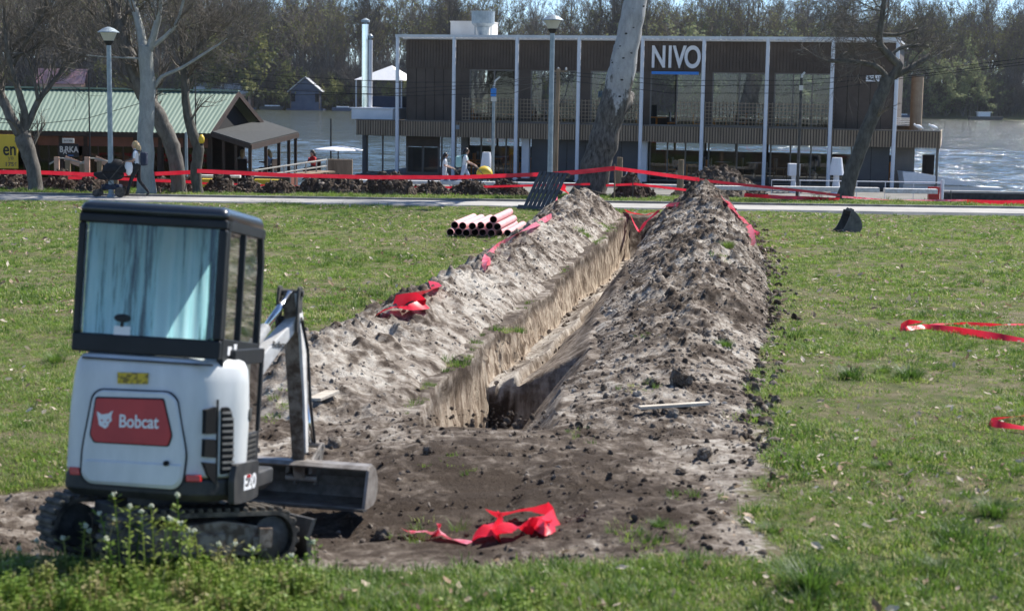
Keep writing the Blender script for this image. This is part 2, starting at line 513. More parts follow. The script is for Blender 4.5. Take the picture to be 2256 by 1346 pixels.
# ------------------------------------------------------------------ spoil heaps along the trench
def heap_mesh(name, ys, foot_a, foot_b, H, crest, seed, sand0, sandv, n=84, rough=1.0, toe=0.0):
    """foot_a(y), foot_b(y): the two feet; H(y): crest height; crest: 0..1 across"""
    ny = len(ys)
    tt = np.linspace(0, 1, n)
    Y, T = np.meshgrid(ys, tt, indexing='ij')
    wa = 0.22 * fbm(ys, np.zeros(ny), 0.8, 4, seed); wb = 0.22 * fbm(ys, np.ones(ny) * 7, 0.8, 4, seed + 3)
    a = foot_a(ys) + wa; b = foot_b(ys) + wb * 0.4
    X = a[:, None] + (b - a)[:, None] * T
    cr = crest(ys)[:, None] if callable(crest) else np.full((ny, 1), crest)
    cr = np.clip(cr + 0.09 * fbm(ys, np.zeros(ny), 0.45, 3, seed + 5)[:, None], 0.15, 0.85)
    up = np.clip(T / cr, 0, 1); dn = np.clip((1 - T) / (1 - cr), 0, 1)
    prof = np.minimum(up, dn)
    prof = prof ** 0.85 * (1.0 - 0.12 * prof ** 4)
    Hh = H(ys)[:, None] * (1 + 0.28 * fbm(Y, T * 0, 0.7, 3, seed + 9))
    body = Hh * prof
    amp = np.clip(body * 3, 0, 1)
    rugged = 0.10 * fbm(X, Y, 1.6, 3, seed + 13) + 0.06 * fbm(X, Y, 4.5, 4, seed + 17, 0.6)
    lump = np.clip(fbm(X, Y, 5.5, 2, seed + 19), 0.12, 1) - 0.12
    fine = 0.075 * (0.5 - np.abs(fbm(X, Y, 7.0, 3, seed + 23, 0.6))) + 0.02 * fbm(X, Y, 15, 2, seed + 27)
    Z = ground_z(X, Y) - 0.04 + body + amp * rough * (rugged + 0.2 * lump + fine) + 0.05 * np.clip(prof * 6, 0, 1) + toe
    Z = Z - 0.10 * np.clip(1 - np.minimum(ys - ys[0], ys[-1] - ys) / 0.5, 0, 1)[:, None]
    V = np.stack([X, Y, Z], -1).reshape(-1, 3)
    idx = np.arange(ny * n).reshape(ny, n)
    Fq = np.stack([idx[:-1, :-1], idx[:-1, 1:], idx[1:, 1:], idx[1:, :-1]], -1).reshape(-1, 4)
    me = bpy.data.meshes.new(name)
    me.from_pydata(V.tolist(), [], Fq.tolist())
    me.polygons.foreach_set('use_smooth', np.ones(len(Fq), bool))
    s = sand0 + sandv * fbm(X, Y, 0.55, 4, seed + 29) + 0.25 * (lump > 0.2) * -1 + 0.5 * np.clip(rugged, -0.1, 0.1)
    at_ = me.attributes.new('sand', 'FLOAT', 'POINT'); at_.data.foreach_set('value', s.ravel().astype(np.float32))
    me.materials.append(M['soil'])
    return me, np.stack([X, Y, Z], -1), s

ys_l = np.arange(14.9, 46.9, 0.04)
me, HEAP_L, SAND_L = heap_mesh('spoil_heap', ys_l, lambda y: xl(y) - np.interp(y, [15, 17, 20, 30, 46], [1.7, 2.25, 2.05, 1.85, 2.3]),
                       lambda y: xl(y) - 0.10 - 0.10 * np.sin(y * 2.1) ** 2,
                       lambda y: np.interp(y, [14.9, 16.2, 18.5, 22, 27, 33, 40, 44.8, 46.0, 46.9], [0.02, 0.34, 0.46, 0.44, 0.42, 0.48, 0.58, 0.80, 0.7, 0.0]),
                       lambda y: np.interp(y, [15, 18, 46], [0.42, 0.42, 0.5]), 101, 0.55, 0.30)
tag(link('spoil_heap', me), 'long bank of pale grey dug sand along the side of the trench nearer the pipes', 'spoil heap', 'spoil heaps beside the trench')
ys_r = np.arange(14.0, 47.3, 0.04)
me, HEAP_R, SAND_R = heap_mesh('spoil_heap', ys_r, lambda y: xl(y) + tw(y) + 0.03,
                       lambda y: np.interp(y, *RIGHT) + 0.05,
                       lambda y: np.interp(y, [14.0, 15.5, 18, 22, 28, 35, 44.4, 45.8, 47.3], [0.0, 0.06, 0.24, 0.48, 0.62, 0.75, 0.97, 0.75, 0.0]),
                       lambda y: np.interp(y, [14, 22, 34, 46], [0.5, 0.58, 0.62, 0.5]), 202, 0.43, 0.34, n=110)
tag(link('spoil_heap', me), 'long high bank of brown dug earth on the trench side facing the spare bucket', 'spoil heap', 'spoil heaps beside the trench')

def heap_at(H, x, y):
    i = int(np.clip(np.searchsorted(H[:, 0, 1], y), 0, len(H) - 1))
    row = H[i]
    return float(np.interp(x, row[:, 0], row[:, 2])) if row[0, 0] <= x <= row[-1, 0] else None

def surf(x, y):
    """top of whatever earth is there"""
    z = float(ground_z(x, y))
    for H in (HEAP_L, HEAP_R):
        if H[0, 0, 1] <= y <= H[-1, 0, 1]:
            h = heap_at(H, x, y)
            if h is not None: z = max(z, h)
    return z

def hit(px, py):
    """first earth surface along the sight line of a photograph point"""
    d = ray(px, py); Y = 8.5
    prev = Y
    while Y < 70:
        p = CAM + d * (Y / d.y)
        if p.z < surf(p.x, p.y): break
        prev = Y; Y += 0.06
    return p

# ------------------------------------------------------------------ footpath
n = NT('footpath')
co = n.coord('Object')
n.link(n.ramp(n.noise(1.1, 8, 0.65, co), [(0.3, (0.26, 0.25, 0.23)), (0.7, (0.40, 0.385, 0.36))]), n.b.inputs['Base Color'])
n.b.inputs['Roughness'].default_value = 0.9
n.bump(n.noise(60, 4, 0.6, co), 0.3, 0.01)
M['path'] = n.mat
b = MB()
xs = np.linspace(-70, 70, 281)
row = [[], [], [], []]
for x in xs:
    yn = 49.35 + 0.018 * x + 0.14 * float(fbm(x, 0, 0.5, 3, 77)); yf = 51.75 + 0.03 * x
    for k, (yy, dz) in enumerate(((yn - 0.1, -0.08), (yn, 0.045), (yf, 0.045), (yf, -0.1))):
        row[k].append((x, yy, float(slope(yy)) + 0.02 + dz))
b.grid(row)
tag(b.build('footpath', M['path'], smooth=False), 'pale straight footpath crossing the park', kind='structure')
b = MB(); row = [[], [], [], []]
for x in xs:
    yf = 51.76 + 0.03 * x
    for k, (dy, z) in enumerate(((0, -0.1), (0, 0.13), (0.14, 0.13), (0.14, -0.1))):
        row[k].append((x, yf + dy, float(slope(yf)) + z))
b.grid(row)
tag(b.build('kerb', mat('kerb_stone', (0.15, 0.14, 0.13), (0.27, 0.26, 0.25), 3, rough=0.9)), 'low dark kerb along the far edge of the footpath', kind='structure')

# ------------------------------------------------------------------ promenade, quay
b = MB()
edge = [(-90, 61.6), (-9.0, 61.6), (-8.4, 77.2), (19.6, 69.9), (90, 69.9)]
inner = [(-90, 60.6), (-9.0, 60.6), (-8.4, 60.6), (19.6, 60.6), (90, 60.6)]
P = [[(x, y, -0.985) for x, y in inner], [(x, y, -0.985) for x, y in edge], [(x, y, -3.2) for x, y in edge]]
b.grid(P)
tag(b.build('promenade', mat('promenade_paving', (0.13, 0.125, 0.115), (0.2, 0.195, 0.18), 1.2, rough=.9)), 'concrete riverside promenade and quay', kind='structure')

# ------------------------------------------------------------------ river
n = NT('river_water')
co = n.coord('Object')
mp = n.new('Mapping'); mp.inputs['Scale'].default_value = (0.33, 1.0, 1); n.link(co, mp.inputs[0])
w1 = n.noise(0.5, 5, 0.6, mp.outputs[0], 0.6)
w2 = n.noise(0.12, 3, 0.55, mp.outputs[0], 0.4)
h = n.math('ADD', n.math('MULTIPLY', w1, 0.6), n.math('MULTIPLY', w2, 1.2))
n.bump(h, 0.8, 3.0)
n.b.inputs['Base Color'].default_value = (0.055, 0.06, 0.04, 1)
n.b.inputs['Roughness'].default_value = 0.12
n.b.inputs['IOR'].default_value = 1.33
wx = np.concatenate([[-700, -400, -200, -100], np.arange(-50, 70, .6), [100, 200, 400, 700]])
wy = np.concatenate([np.arange(59, 170, .42), np.linspace(172, 520, 60)])
WX, WY_ = np.meshgrid(wx, wy)
WZ = -2.15 + (0.16 * fbm(WX * .32, WY_ * .8, 0.9, 3, 401, .6) + 0.10 * fbm(WX * .2, WY_ * .5, 0.25, 2, 407)) * np.interp(WY_, [59, 75, 170, 260], [0, 1, 1, 0]) * (np.abs(WX - 10) < 59)
b = MB()
b.grid([[(float(x_), float(y_), float(z_)) for x_, y_, z_ in zip(*r3)] for r3 in zip(WX, WY_, WZ)])
tag(b.build('river', n.mat, smooth=True, fix=False), 'wide rippled grey green river', kind='structure')

# ------------------------------------------------------------------ far bank
n = NT('far_bank')
co = n.coord('Object')
n.link(n.ramp(n.noise(0.05, 8, 0.7, co), [(0.3, (0.05, 0.05, 0.025)), (0.5, (0.09, 0.10, 0.035)), (0.7, (0.16, 0.13, 0.08))]), n.b.inputs['Base Color'])
n.b.inputs['Roughness'].default_value = 1
xs = np.concatenate([np.linspace(-3000, -300, 10), np.linspace(-280, 280, 113), np.linspace(300, 3000, 10)])
def shore(x): return 425 + 22 * np.clip(x / 130, -1.5, 1.6) + 5 * fbm(x, 0, 0.02, 3, 5)
def bank_z(x, y):
    t = y - shore(x)
    return np.interp(t, [-12, -2, 3, 14, 60, 400, 3000], [-4, -2.3, -1.6, 1.2, 2.4, 4, 20]) + 0.5 * fbm(x, y, 0.05, 3, 6)
P = [[(x, float(shore(x) + t), float(bank_z(x, shore(x) + t))) for x in xs] for t in (-12, -2, 1, 3, 8, 14, 30, 60, 150, 400, 1200, 3000)]
b = MB(); b.grid(P)
tag(b.build('far_bank', n.mat, smooth=True), 'low wooded far river bank', kind='structure')
# ------------------------------------------------------------------ mini excavator
def ropoly(poly, r, seg=4):
    """round the corners of a polygon"""
    out = []; n = len(poly)
    for i in range(n):
        p0, p, p1 = Vector(poly[i - 1]), Vector(poly[i]), Vector(poly[(i + 1) % n])
        rr = r[i] if hasattr(r, '__len__') else r
        a = (p0 - p); c = (p1 - p)
        k = min(rr, a.length * 0.48, c.length * 0.48)
        a.normalize(); c.normalize()
        for s in range(seg + 1):
            t = s / seg
            q = (p + a * k) * (1 - t) ** 2 + p * 2 * t * (1 - t) + (p + c * k) * t * t
            out.append((q.x, q.y))
    return out

def loft(mb, outlines):
    """outlines: list of (polygon, z), same count"""
    n = len(outlines[0][0])
    mb.grid([[(p[0], p[1], z) for p in poly] for poly, z in outlines], close=True)
    o = len(mb.v) - n * len(outlines)
    mb.f.append(tuple(o + k for k in reversed(range(n)))); mb.m.append(mb.cur)
    mb.f.append(tuple(o + n * (len(outlines) - 1) + k for k in range(n))); mb.m.append(mb.cur)

def inset(poly, d, cx=0.0, cy=-0.1):
    out = []
    for x, y in poly:
        v = Vector((x - cx, y - cy)); L = v.length
        out.append((x - v.x / L * d, y - v.y / L * d))
    return out

EX = thing('mini_excavator', 'white and black mini excavator with wide bucket, parked beside the near end of the trench', 'excavator', (-2.24, 10.52, -0.09))
EX.rotation_euler = (R(-8.0), R(2.0), R(-4.0))
EXM = Matrix.Translation(EX.location) @ EX.rotation_euler.to_matrix().to_4x4()
EXI = EXM.inverted()
# --- tracks, turned to the right against the upper body
HEAD = R(-46)
TL, TH, TWD = 0.47, 0.18, 0.25           # half distance between wheel centres, wheel radius, belt width
def belt_path(n):
    pts = []
    per = 4 * TL + 2 * math.pi * TH
    for i in range(n):
        s = per * i / n
        if s < 2 * TL: pts.append((-TL + s, TH * 2, 0))
        elif s < 2 * TL + math.pi * TH:
            a = (s - 2 * TL) / TH; pts.append((TL + TH * math.sin(a), TH + TH * math.cos(a), -a))
        elif s < 4 * TL + math.pi * TH:
            pts.append((TL - (s - 2 * TL - math.pi * TH), 0.0, math.pi))
        else:
            a = (s - 4 * TL - math.pi * TH) / TH; pts.append((-TL - TH * math.sin(a), TH - TH * math.cos(a), math.pi - a))
    return pts
lug = MB(); lug.prism([(-0.022, 0), (0.022, 0), (0.015, 0.026), (-0.015, 0.026)], -TWD / 2 + 0.004, TWD / 2 - 0.004, 'y')
lug_o = None
for side in (-1, 1):
    b = MB()
    out = belt_path(72)
    c = [(x, z) for x, z, a in out]
    inn = [(x - (x - max(-TL, min(TL, x))) / TH * 0.03, TH + (z - TH) * (TH - 0.03) / TH) for x, z in c]
    n = len(c)
    ring = [[(x, -TWD / 2, z) for x, z in c], [(x, TWD / 2, z) for x, z in c], [(x, TWD / 2, z) for x, z in inn], [(x, -TWD / 2, z) for x, z in inn], [(x, -TWD / 2, z) for x, z in c]]
    b.grid(ring, close=True)
    tr = b.build('track', M['rubber'], EX)
    # track runs along local x of the part; heading HEAD from +Y
    tr.rotation_euler = (0, 0, R(90) + HEAD)
    off = Matrix.Rotation(HEAD, 3, 'Z') @ Vector((side * 0.44, 0, 0))
    tr.location = (off.x - 0.03, off.y, 0.012)
    for x, z, a in belt_path(46):
        if lug_o is None:
            lug_o = lug.build('track_lug', M['rubber'], tr, bevel=0.004, seg=1); l = lug_o
        else:
            l = lug_o.copy(); COL.objects.link(l); l.parent = tr
        l.location = (x, 0, z); l.rotation_euler = (0, -a, 0)
    f = MB()
    f.prism(ropoly([(-TL - 0.02, 0.09), (TL - 0.1, 0.07), (TL + 0.04, 0.14), (TL + 0.02, 0.24), (0.1, 0.30), (-TL, 0.25)], 0.03), -0.10, 0.10, 'y')
    f.box((-0.2, -0.115, 0.10), (0.12, 0.115, 0.22))
    f.build('track_frame', M['rust_steel'], tr, bevel=0.006)
    for xx, rr in ((-TL, 0.14), (TL, 0.14)):
        w = MB()
        w.lathe([(0.05, -0.11), (rr, -0.09), (rr, 0.09), (0.05, 0.11)], 18, Matrix.Translation((xx, 0, TH)) @ Matrix.Rotation(R(90), 4, 'X'))
        w.build('idler', M['dark_steel'], tr, smooth=False)
    for xx in (-0.3, -0.1, 0.1, 0.3):
        w = MB()
        w.lathe([(0.02, -0.10), (0.055, -0.08), (0.055, 0.08), (0.02, 0.10)], 12, Matrix.Translation((xx, 0, 0.085)) @ Matrix.Rotation(R(90), 4, 'X'))
        w.build('roller', M['dark_steel'], tr)
    if side == 1:
        w = MB(); w.box((TL - 0.16, -0.135, 0.10), (TL - 0.05, -0.118, 0.19)); w.box((TL - 0.12, -0.142, 0.12), (TL - 0.02, -0.125, 0.25))
        w.build('mud_plate', M['rust_steel'], tr, bevel=0.004)
b = MB(); b.box((-0.42, -0.3, 0.2), (0.42, 0.3, 0.36)); b.lathe([(0.3, 0.36), (0.3, 0.47)], 24)
b.build('undercarriage', M['black_plastic'], EX, rot=(0, 0, R(90) + HEAD), bevel=0.01)
# --- dozer blade on the undercarriage front, low behind
b = MB(); b.prism([(0.74, 0.04), (0.78, 0.04), (0.75, 0.18), (0.79, 0.30), (0.76, 0.30), (0.72, 0.18)], -0.52, 0.52, 'y'); b.beam((0.3, -0.25, 0.2), (0.75, -0.25, 0.15), 0.06, 0.08); b.beam((0.3, 0.25, 0.2), (0.75, 0.25, 0.15), 0.06, 0.08)
b.build('dozer_blade', M['dark_steel'], EX, rot=(0, 0, R(90) + HEAD))
# --- upper body
plan = ropoly([(-0.55, 0.50), (-0.55, -0.66), (0.32, -0.66), (0.53, -0.40), (0.56, 0.50)], [0.05, 0.13, 0.16, 0.2, 0.05], 8)
b = MB(); loft(b, [(inset(plan, 0.05), 0.455), (plan, 0.50), (plan, 0.585), (inset(plan, 0.012), 0.60)])
b.build('skirt', M['black_plastic'], EX, smooth=False, bevel=0.008)
tail = ropoly([(-0.545, -0.06), (-0.545, -0.655), (0.31, -0.655), (0.52, -0.40), (0.535, -0.25)], [0.03, 0.12, 0.16, 0.08, 0.03], 8)
b = MB(); loft(b, [(inset(tail, 0.01), 0.602), (tail, 0.63), (tail, 1.0), (inset(tail, 0.015), 1.2), (inset(tail, 0.03), 1.29), (inset(tail, 0.06), 1.335), (inset(tail, 0.11), 1.35)])
tb = b.build('tail_body', M['white_paint'], EX, smooth=True)
tb.modifiers.new('wn', 'WEIGHTED_NORMAL')
# crease line under the cab
b = MB()
for z, w in ((1.315, 0.006),):
    b.prism([(-0.47, z - w), (0.36, z - w), (0.36, z + w), (-0.47, z + w)], -0.668 + 0.035, -0.60, 'y')
b.build('seam', M['dark_steel'], EX)
# --- tailgate
def rear(poly, yl=-0.66):
    """photograph points on the rear face -> local (x, z)"""
    out = []
    for px, py in poly:
        o = EXI @ CAM; d = EXI.to_3x3() @ ray(px, py)
        p = o + d * ((yl - o.y) / d.y)
        out.append((p.x, p.z))
    return out
gate = ropoly(rear([(222, 858), (372, 864), (390, 880), (410, 1000), (402, 1062), (386, 1078), (196, 1064), (180, 1045), (184, 985), (206, 872)]), 0.05, 5)
b = MB(); b.prism([(x * 1.0 + (x - 0.0) * 0.035, z + (z - 0.9) * 0.035) for x, z in gate], -0.662, -0.60, 'y'); b.build('tailgate_gap', M['black_paint'], EX)
b = MB(); b.prism(gate, -0.685, -0.60, 'y')
tg = b.build('tailgate', M['white_paint'], EX, bevel=0.016, seg=3)
b = MB(); b.prism(ropoly(rear([(190, 1010), (404, 1022), (398, 1060), (384, 1072), (198, 1060), (186, 1040)]), 0.02), -0.697, -0.66, 'y'); b.build('handle_bulge', M['white_paint'], tg, bevel=0.014, seg=3)
b = MB(); b.lathe([(0.0, 0), (0.017, 0.0), (0.017, 0.02), (0, 0.02)], 14, Matrix.Translation((rear([(370, 1019)])[0][0], -0.692, rear([(370, 1019)])[0][1])) @ Matrix.Rotation(R(90), 4, 'X')); b.build('lock', M['dark_void'], tg)
logo = ropoly(rear([(216, 876), (362, 880), (380, 958), (372, 981), (212, 972), (203, 956)]), 0.015, 4)
lx = sum(p[0] for p in logo) / len(logo); lz = sum(p[1] for p in logo) / len(logo)
b = MB(); b.prism([(lx + (x - lx) * 1.035, lz + (z - lz) * 1.06) for x, z in logo], -0.689, -0.66, 'y'); b.build('logo_frame', M['black_paint'], tg)
b = MB(); b.prism(logo, -0.695, -0.66, 'y'); lp = b.build('logo_plate', M['red_logo'], tg, bevel=0.003)
RT = Matrix.Rotation(R(-1.7), 4, 'Y') @ Matrix.Rotation(R(90), 4, 'X')
c = rear([(309, 929)])[0]
text_mesh('lettering', 'Bobcat', 0.112, M['white'], lp, Matrix.Translation((c[0], -0.697, c[1])) @ RT, 0.0015, 0.80, 0.0022)
head = [(218, 905), (228, 912), (243, 910), (253, 903), (249, 916), (250, 926), (244, 931), (242, 938), (236, 943), (229, 939), (222, 935), (221, 925), (219, 915)]
b = MB(); b.prism(rear(head), -0.6985, -0.694, 'y')
for tri in ([(226, 922), (232, 925), (228, 927)], [(239, 925), (245, 921), (243, 927)], [(233, 932), (238, 932), (236, 935)]):
    b.cur = 1; b.prism(rear(tri), -0.7005, -0.698, 'y')
b.build('emblem', [M['white'], M['red_logo']], lp)
b = MB(); b.prism(rear([(258, 820), (325, 822), (324, 846), (258, 845)]), -0.668 + 0.014, -0.6, 'y'); b.build('warning_sticker', M['sticker'], EX)
for poly in ([(152, 1028), (174, 1029), (177, 1046), (155, 1045)], [(410, 1045), (441, 1047), (442, 1061), (410, 1060)]):
    b = MB(); b.prism(rear(poly), -0.667, -0.62, 'y'); b.build('reflector', M['red_lens'], EX, bevel=0.003)
# vents, grille and number panel on the chamfered rear corner
class Face:
    """a vertical face of the body through local plan points A and B"""
    def __init__(s, A, B, out=0.0):
        s.u = Vector((B[0] - A[0], B[1] - A[1], 0)).normalized(); s.n = Vector((s.u.y, -s.u.x, 0)); s.p = Vector((A[0], A[1], 0)) + s.n * out
    def pts(s, poly):
        o = EXI @ CAM; out = []
        for px, py in poly:
            d = EXI.to_3x3() @ ray(px, py); out.append(o + d * ((s.p - o).dot(s.n) / d.dot(s.n)))
        return out
    def slab(s, b, poly, d0, d1):
        P = s.pts(poly); n = len(P)
        b.add([q + s.n * d1 for q in P] + [q + s.n * d0 for q in P], [tuple(range(n)), tuple(reversed(range(n, 2 * n)))] + [(i, (i + 1) % n, (i + 1) % n + n, i + n) for i in range(n)])
FA = Face((0.33, -0.635), (0.51, -0.41))
FB = Face((0.515, -0.42), (0.565, 0.05))
for poly in ([(452, 903), (474, 896), (475, 955), (450, 956)], [(450, 967), (474, 968), (474, 1008), (448, 1006)], [(447, 1018), (474, 1020), (472, 1066), (456, 1046)]):
    b = MB(); FA.slab(b, poly, -0.05, 0.012); b.build('vent', M['dark_void'], EX)
b = MB(); FA.slab(b, ropoly([(487, 897), (503, 896), (512, 925), (511, 1005), (503, 1040), (484, 1046)], 6, 3), -0.05, 0.014); gl_ = b.build('grille', M['dark_void'], EX)
for k in range(10):
    y_ = 908 + k * 13.6
    b = MB(); P_ = FA.pts([(486, y_ + 1), (511 - (4 if k in (0, 9) else 0), y_)]); b.beam(P_[0] + FA.n * .016, P_[1] + FA.n * .016, 0.012, 0.014); b.build('slat', M['steel'], gl_)
b = MB(); P_ = FA.pts([(479, 880), (476, 1070)]); b.beam(P_[0] + FA.n * .004, P_[1] + FA.n * .004, 0.006, 0.016, FA.n); b.build('seam', M['dark_steel'], EX)
b = MB(); FB.slab(b, ropoly([(519, 1022), (567, 1012), (565, 1092), (546, 1104), (512, 1112), (512, 1060)], 5, 3), -0.03, 0.012)
sp = b.build('side_panel', M['black_plastic'], EX, bevel=0.004)
c = FB.pts([(546, 1062)])[0]
text_mesh('lettering', 'E20', 0.13, M['white'], sp, Matrix.Translation(c + FB.n * .013) @ Matrix(((FB.u.x, 0, FB.n.x, 0), (FB.u.y, 0, FB.n.y, 0), (0, 1, 0, 0), (0, 0, 0, 1))), 0.002, 1.25, 0.004)
b = MB(); FB.slab(b, [(539, 1046), (547, 1044), (547, 1050), (539, 1052)], 0.0, 0.018); b.build('red_mark', M['red_logo'], sp)
b = MB(); b.lathe([(0, 0), (0.045, 0), (0.045, 0.012), (0.03, 0.016), (0, 0.016)], 18, Matrix.Translation((0.525, -0.25, 1.0)) @ Matrix.Rotation(R(90), 4, 'Y')); b.build('fuel_cap', M['dark_steel'], EX)
# --- cab
CX0, CX1, CY0, CY1 = -0.555, 0.395, -0.60, 0.52
b = MB()
cabp = ropoly([(CX0, CY1), (CX0, CY0), (CX1, CY0), (CX1, CY1)], [0.1, 0.05, 0.05, 0.1], 4)
loft(b, [(cabp, 2.225), (cabp, 2.26), (inset(cabp, 0.02), 2.29), (inset(cabp, 0.06), 2.306)])
roof = b.build('roof', mat('cab_roof', (0.02, 0.026, 0.036), (0.035, 0.042, 0.055), 4, rough=0.28, coat=0.3), EX, smooth=True)
roof.modifiers.new('wn', 'WEIGHTED_NORMAL')
b = MB()
b.box((CX0, CY0, 1.352), (CX1, CY0 + 0.06, 1.47))                                        # band under the rear window
b.box((CX0, CY0, 2.165), (CX1, CY0 + 0.06, 2.226))
for x0, x1 in ((CX0, CX0 + 0.045), (CX1 - 0.055, CX1)):
    b.box((x0, CY0, 1.47), (x1, CY0 + 0.07, 2.165))
b.build('rear_frame', M['black_paint'], EX, bevel=0.014, seg=3)
win = ropoly([(CX0 + 0.03, 1.50), (CX0 + 0.11, 1.455), (CX1 - 0.12, 1.455), (CX1 - 0.04, 1.50), (CX1 - 0.04, 2.18), (CX0 + 0.03, 2.18)], 0.03)
M['cab_glass'] = glass('cab_glass', (0.88, 0.97, 0.955), 0.03, 0.03)
b = MB(); b.add([(x_, CY0 + 0.02, z_) for x_, z_ in win], [tuple(range(len(win)))]); rw = b.build('rear_window', M['cab_glass'], EX)
# translucent sun film hanging in folds behind the rear glass
n = NT('sun_film')
co = n.coord('Object', (1, 1, 0.045))
st = n.noise(22, 6, 0.68, co, 0.15)
stc = n.noise(6, 3, 0.5, n.coord('Object', (1, 1, 0.05)))
dirt = n.noise(26, 5, 0.6, n.coord('Object', (1, 1, 0.25)))
k = n.math('ADD', n.math('MULTIPLY', st, 0.75), n.math('ADD', n.math('MULTIPLY', stc, 0.45), n.math('MULTIPLY', dirt, 0.10)))
col = n.ramp(k, [(0.55, (0.025, 0.06, 0.05)), (0.60, (0.16, 0.30, 0.30)), (0.645, (0.42, 0.70, 0.75)), (0.76, (0.62, 0.85, 0.90))])
n.link(col, n.b.inputs['Base Color']); n.b.inputs['Roughness'].default_value = 0.35
tr = n.new('BsdfTranslucent'); n.link(col, tr.inputs[0])
ms = n.new('MixShader'); ms.inputs[0].default_value = 0.78
n.link(n.b.outputs[0], ms.inputs[1]); n.link(tr.outputs[0], ms.inputs[2]); n.link(ms.outputs[0], n.out.inputs[0])
b = MB()
xs = np.linspace(CX0 + 0.05, CX1 - 0.06, 90)
fold = 0.012 * np.sin(xs * 55) + 0.018 * fbm(xs, xs * 0, 9, 3, 4)
b.grid([[(x, CY0 + 0.06 + f * (0.5 + 0.5 * (2.2 - z)), z) for x, f in zip(xs, fold)] for z in np.linspace(1.44, 2.2, 6)])
b.build('sun_film', n.mat, EX, smooth=True, fix=False)
b = MB(); b.box((-0.29, CY0 + 0.010, 1.452), (-0.185, CY0 + 0.015, 1.525)); b.build('paper_notice', M['white'], rw)
b = MB(); b.lathe([(0, 0), (0.034, 0), (0.03, 0.01), (0, 0.012)], 14, Matrix.Translation((-0.24, CY0 + 0.012, 1.575)) @ Matrix.Rotation(R(90), 4, 'X') @ Matrix.Diagonal((1.6, 0.8, 1, 1))); b.box((-0.25, CY0 + 0.006, 1.52), (-0.23, CY0 + 0.012, 1.56)); b.build('window_latch', M['black_paint'], rw)
# side (door) frame: posts, rails, lower panel
b = MB()
X0, X1 = CX1 - 0.045, CX1
def side_poly(poly, x0=X0, x1=X1, o=b): o.prism(poly, x0, x1, 'x')
side_poly([(CY0 + 0.07, 1.352), (CY0 + 0.12, 1.352), (CY0 + 0.11, 2.226), (CY0 + 0.07, 2.226)])
side_poly([(-0.08, 1.46), (-0.045, 1.46), (-0.045, 2.17), (-0.08, 2.17)])
side_poly(ropoly([(CY1 - 0.03, 0.62), (CY1 + 0.02, 0.62), (CY1 + 0.02, 2.0), (CY1 - 0.06, 2.226), (CY1 - 0.11, 2.226), (CY1 - 0.04, 1.98)], 0.02))
side_poly([(CY0 + 0.12, 2.16), (CY1 - 0.10, 2.16), (CY1 - 0.10, 2.226), (CY0 + 0.12, 2.226)])
side_poly(ropoly([(CY0 + 0.10, 1.30), (-0.02, 1.28), (0.02, 1.36), (CY1 - 0.02, 1.36), (CY1 - 0.02, 1.44), (CY0 + 0.10, 1.48)], 0.02))
side_poly(ropoly([(-0.04, 0.80), (0.06, 0.72), (0.05, 1.36), (-0.09, 1.36), (-0.06, 1.1)], 0.02))
XD = 0.437                                                  # the lower door bulges outwards
side_poly([(-0.20, 0.60), (CY1 - 0.02, 0.60), (CY1 - 0.02, 0.84), (-0.14, 0.84), (-0.20, 0.78)], CX1 - 0.03, XD)
side_poly([(CY1 - 0.05, 0.84), (CY1, 0.84), (CY1, 1.40), (CY1 - 0.05, 1.40)], XD - 0.03, XD)
side_poly(ropoly([(-0.20, 1.31), (CY1, 1.31), (CY1, 1.41), (-0.34, 1.41), (-0.34, 1.36)], 0.02), CX1 - 0.03, XD)
side_poly(ropoly([(-0.22, 0.84), (-0.13, 0.84), (-0.09, 1.05), (-0.10, 1.32), (-0.26, 1.32), (-0.22, 1.1)], 0.02), XD - 0.03, XD)
cs = b.build('door_frame', M['black_paint'], EX, bevel=0.006)
for k in range(5):
    b = MB(); z = 0.68 + k * 0.034; b.box((XD, 0.02, z), (XD + 0.007, 0.40, z + 0.014)); b.build('slat', M['dark_steel'], cs)
for poly in ([(CY0 + 0.11, 1.47), (-0.075, 1.46), (-0.075, 2.17), (CY0 + 0.11, 2.17)], [(-0.05, 1.46), (CY1 - 0.03, 1.43), (CY1 - 0.03, 2.0), (CY1 - 0.10, 2.17), (-0.05, 2.17)], [(-0.12, 0.83), (CY1 - 0.02, 0.83), (CY1 - 0.02, 1.37), (-0.12, 1.37)]):
    z_max = max(q[1] for q in poly); b = MB(); b.add([((CX1 - 0.02 if z_max > 1.5 else XD - 0.012), y_, z_) for y_, z_ in poly], [tuple(range(len(poly)))]); b.build('side_window', M['cab_glass'], EX)
b = MB(); b.box((CX1 + 0.001, -0.40, 1.375), (CX1 + 0.004, -0.30, 1.43)); b.build('label_plate', M['white'], cs); b = MB(); b.box((CX1 + 0.001, -0.24, 1.37), (CX1 + 0.004, -0.16, 1.445)); b.build('label_plate', M['white'], cs)
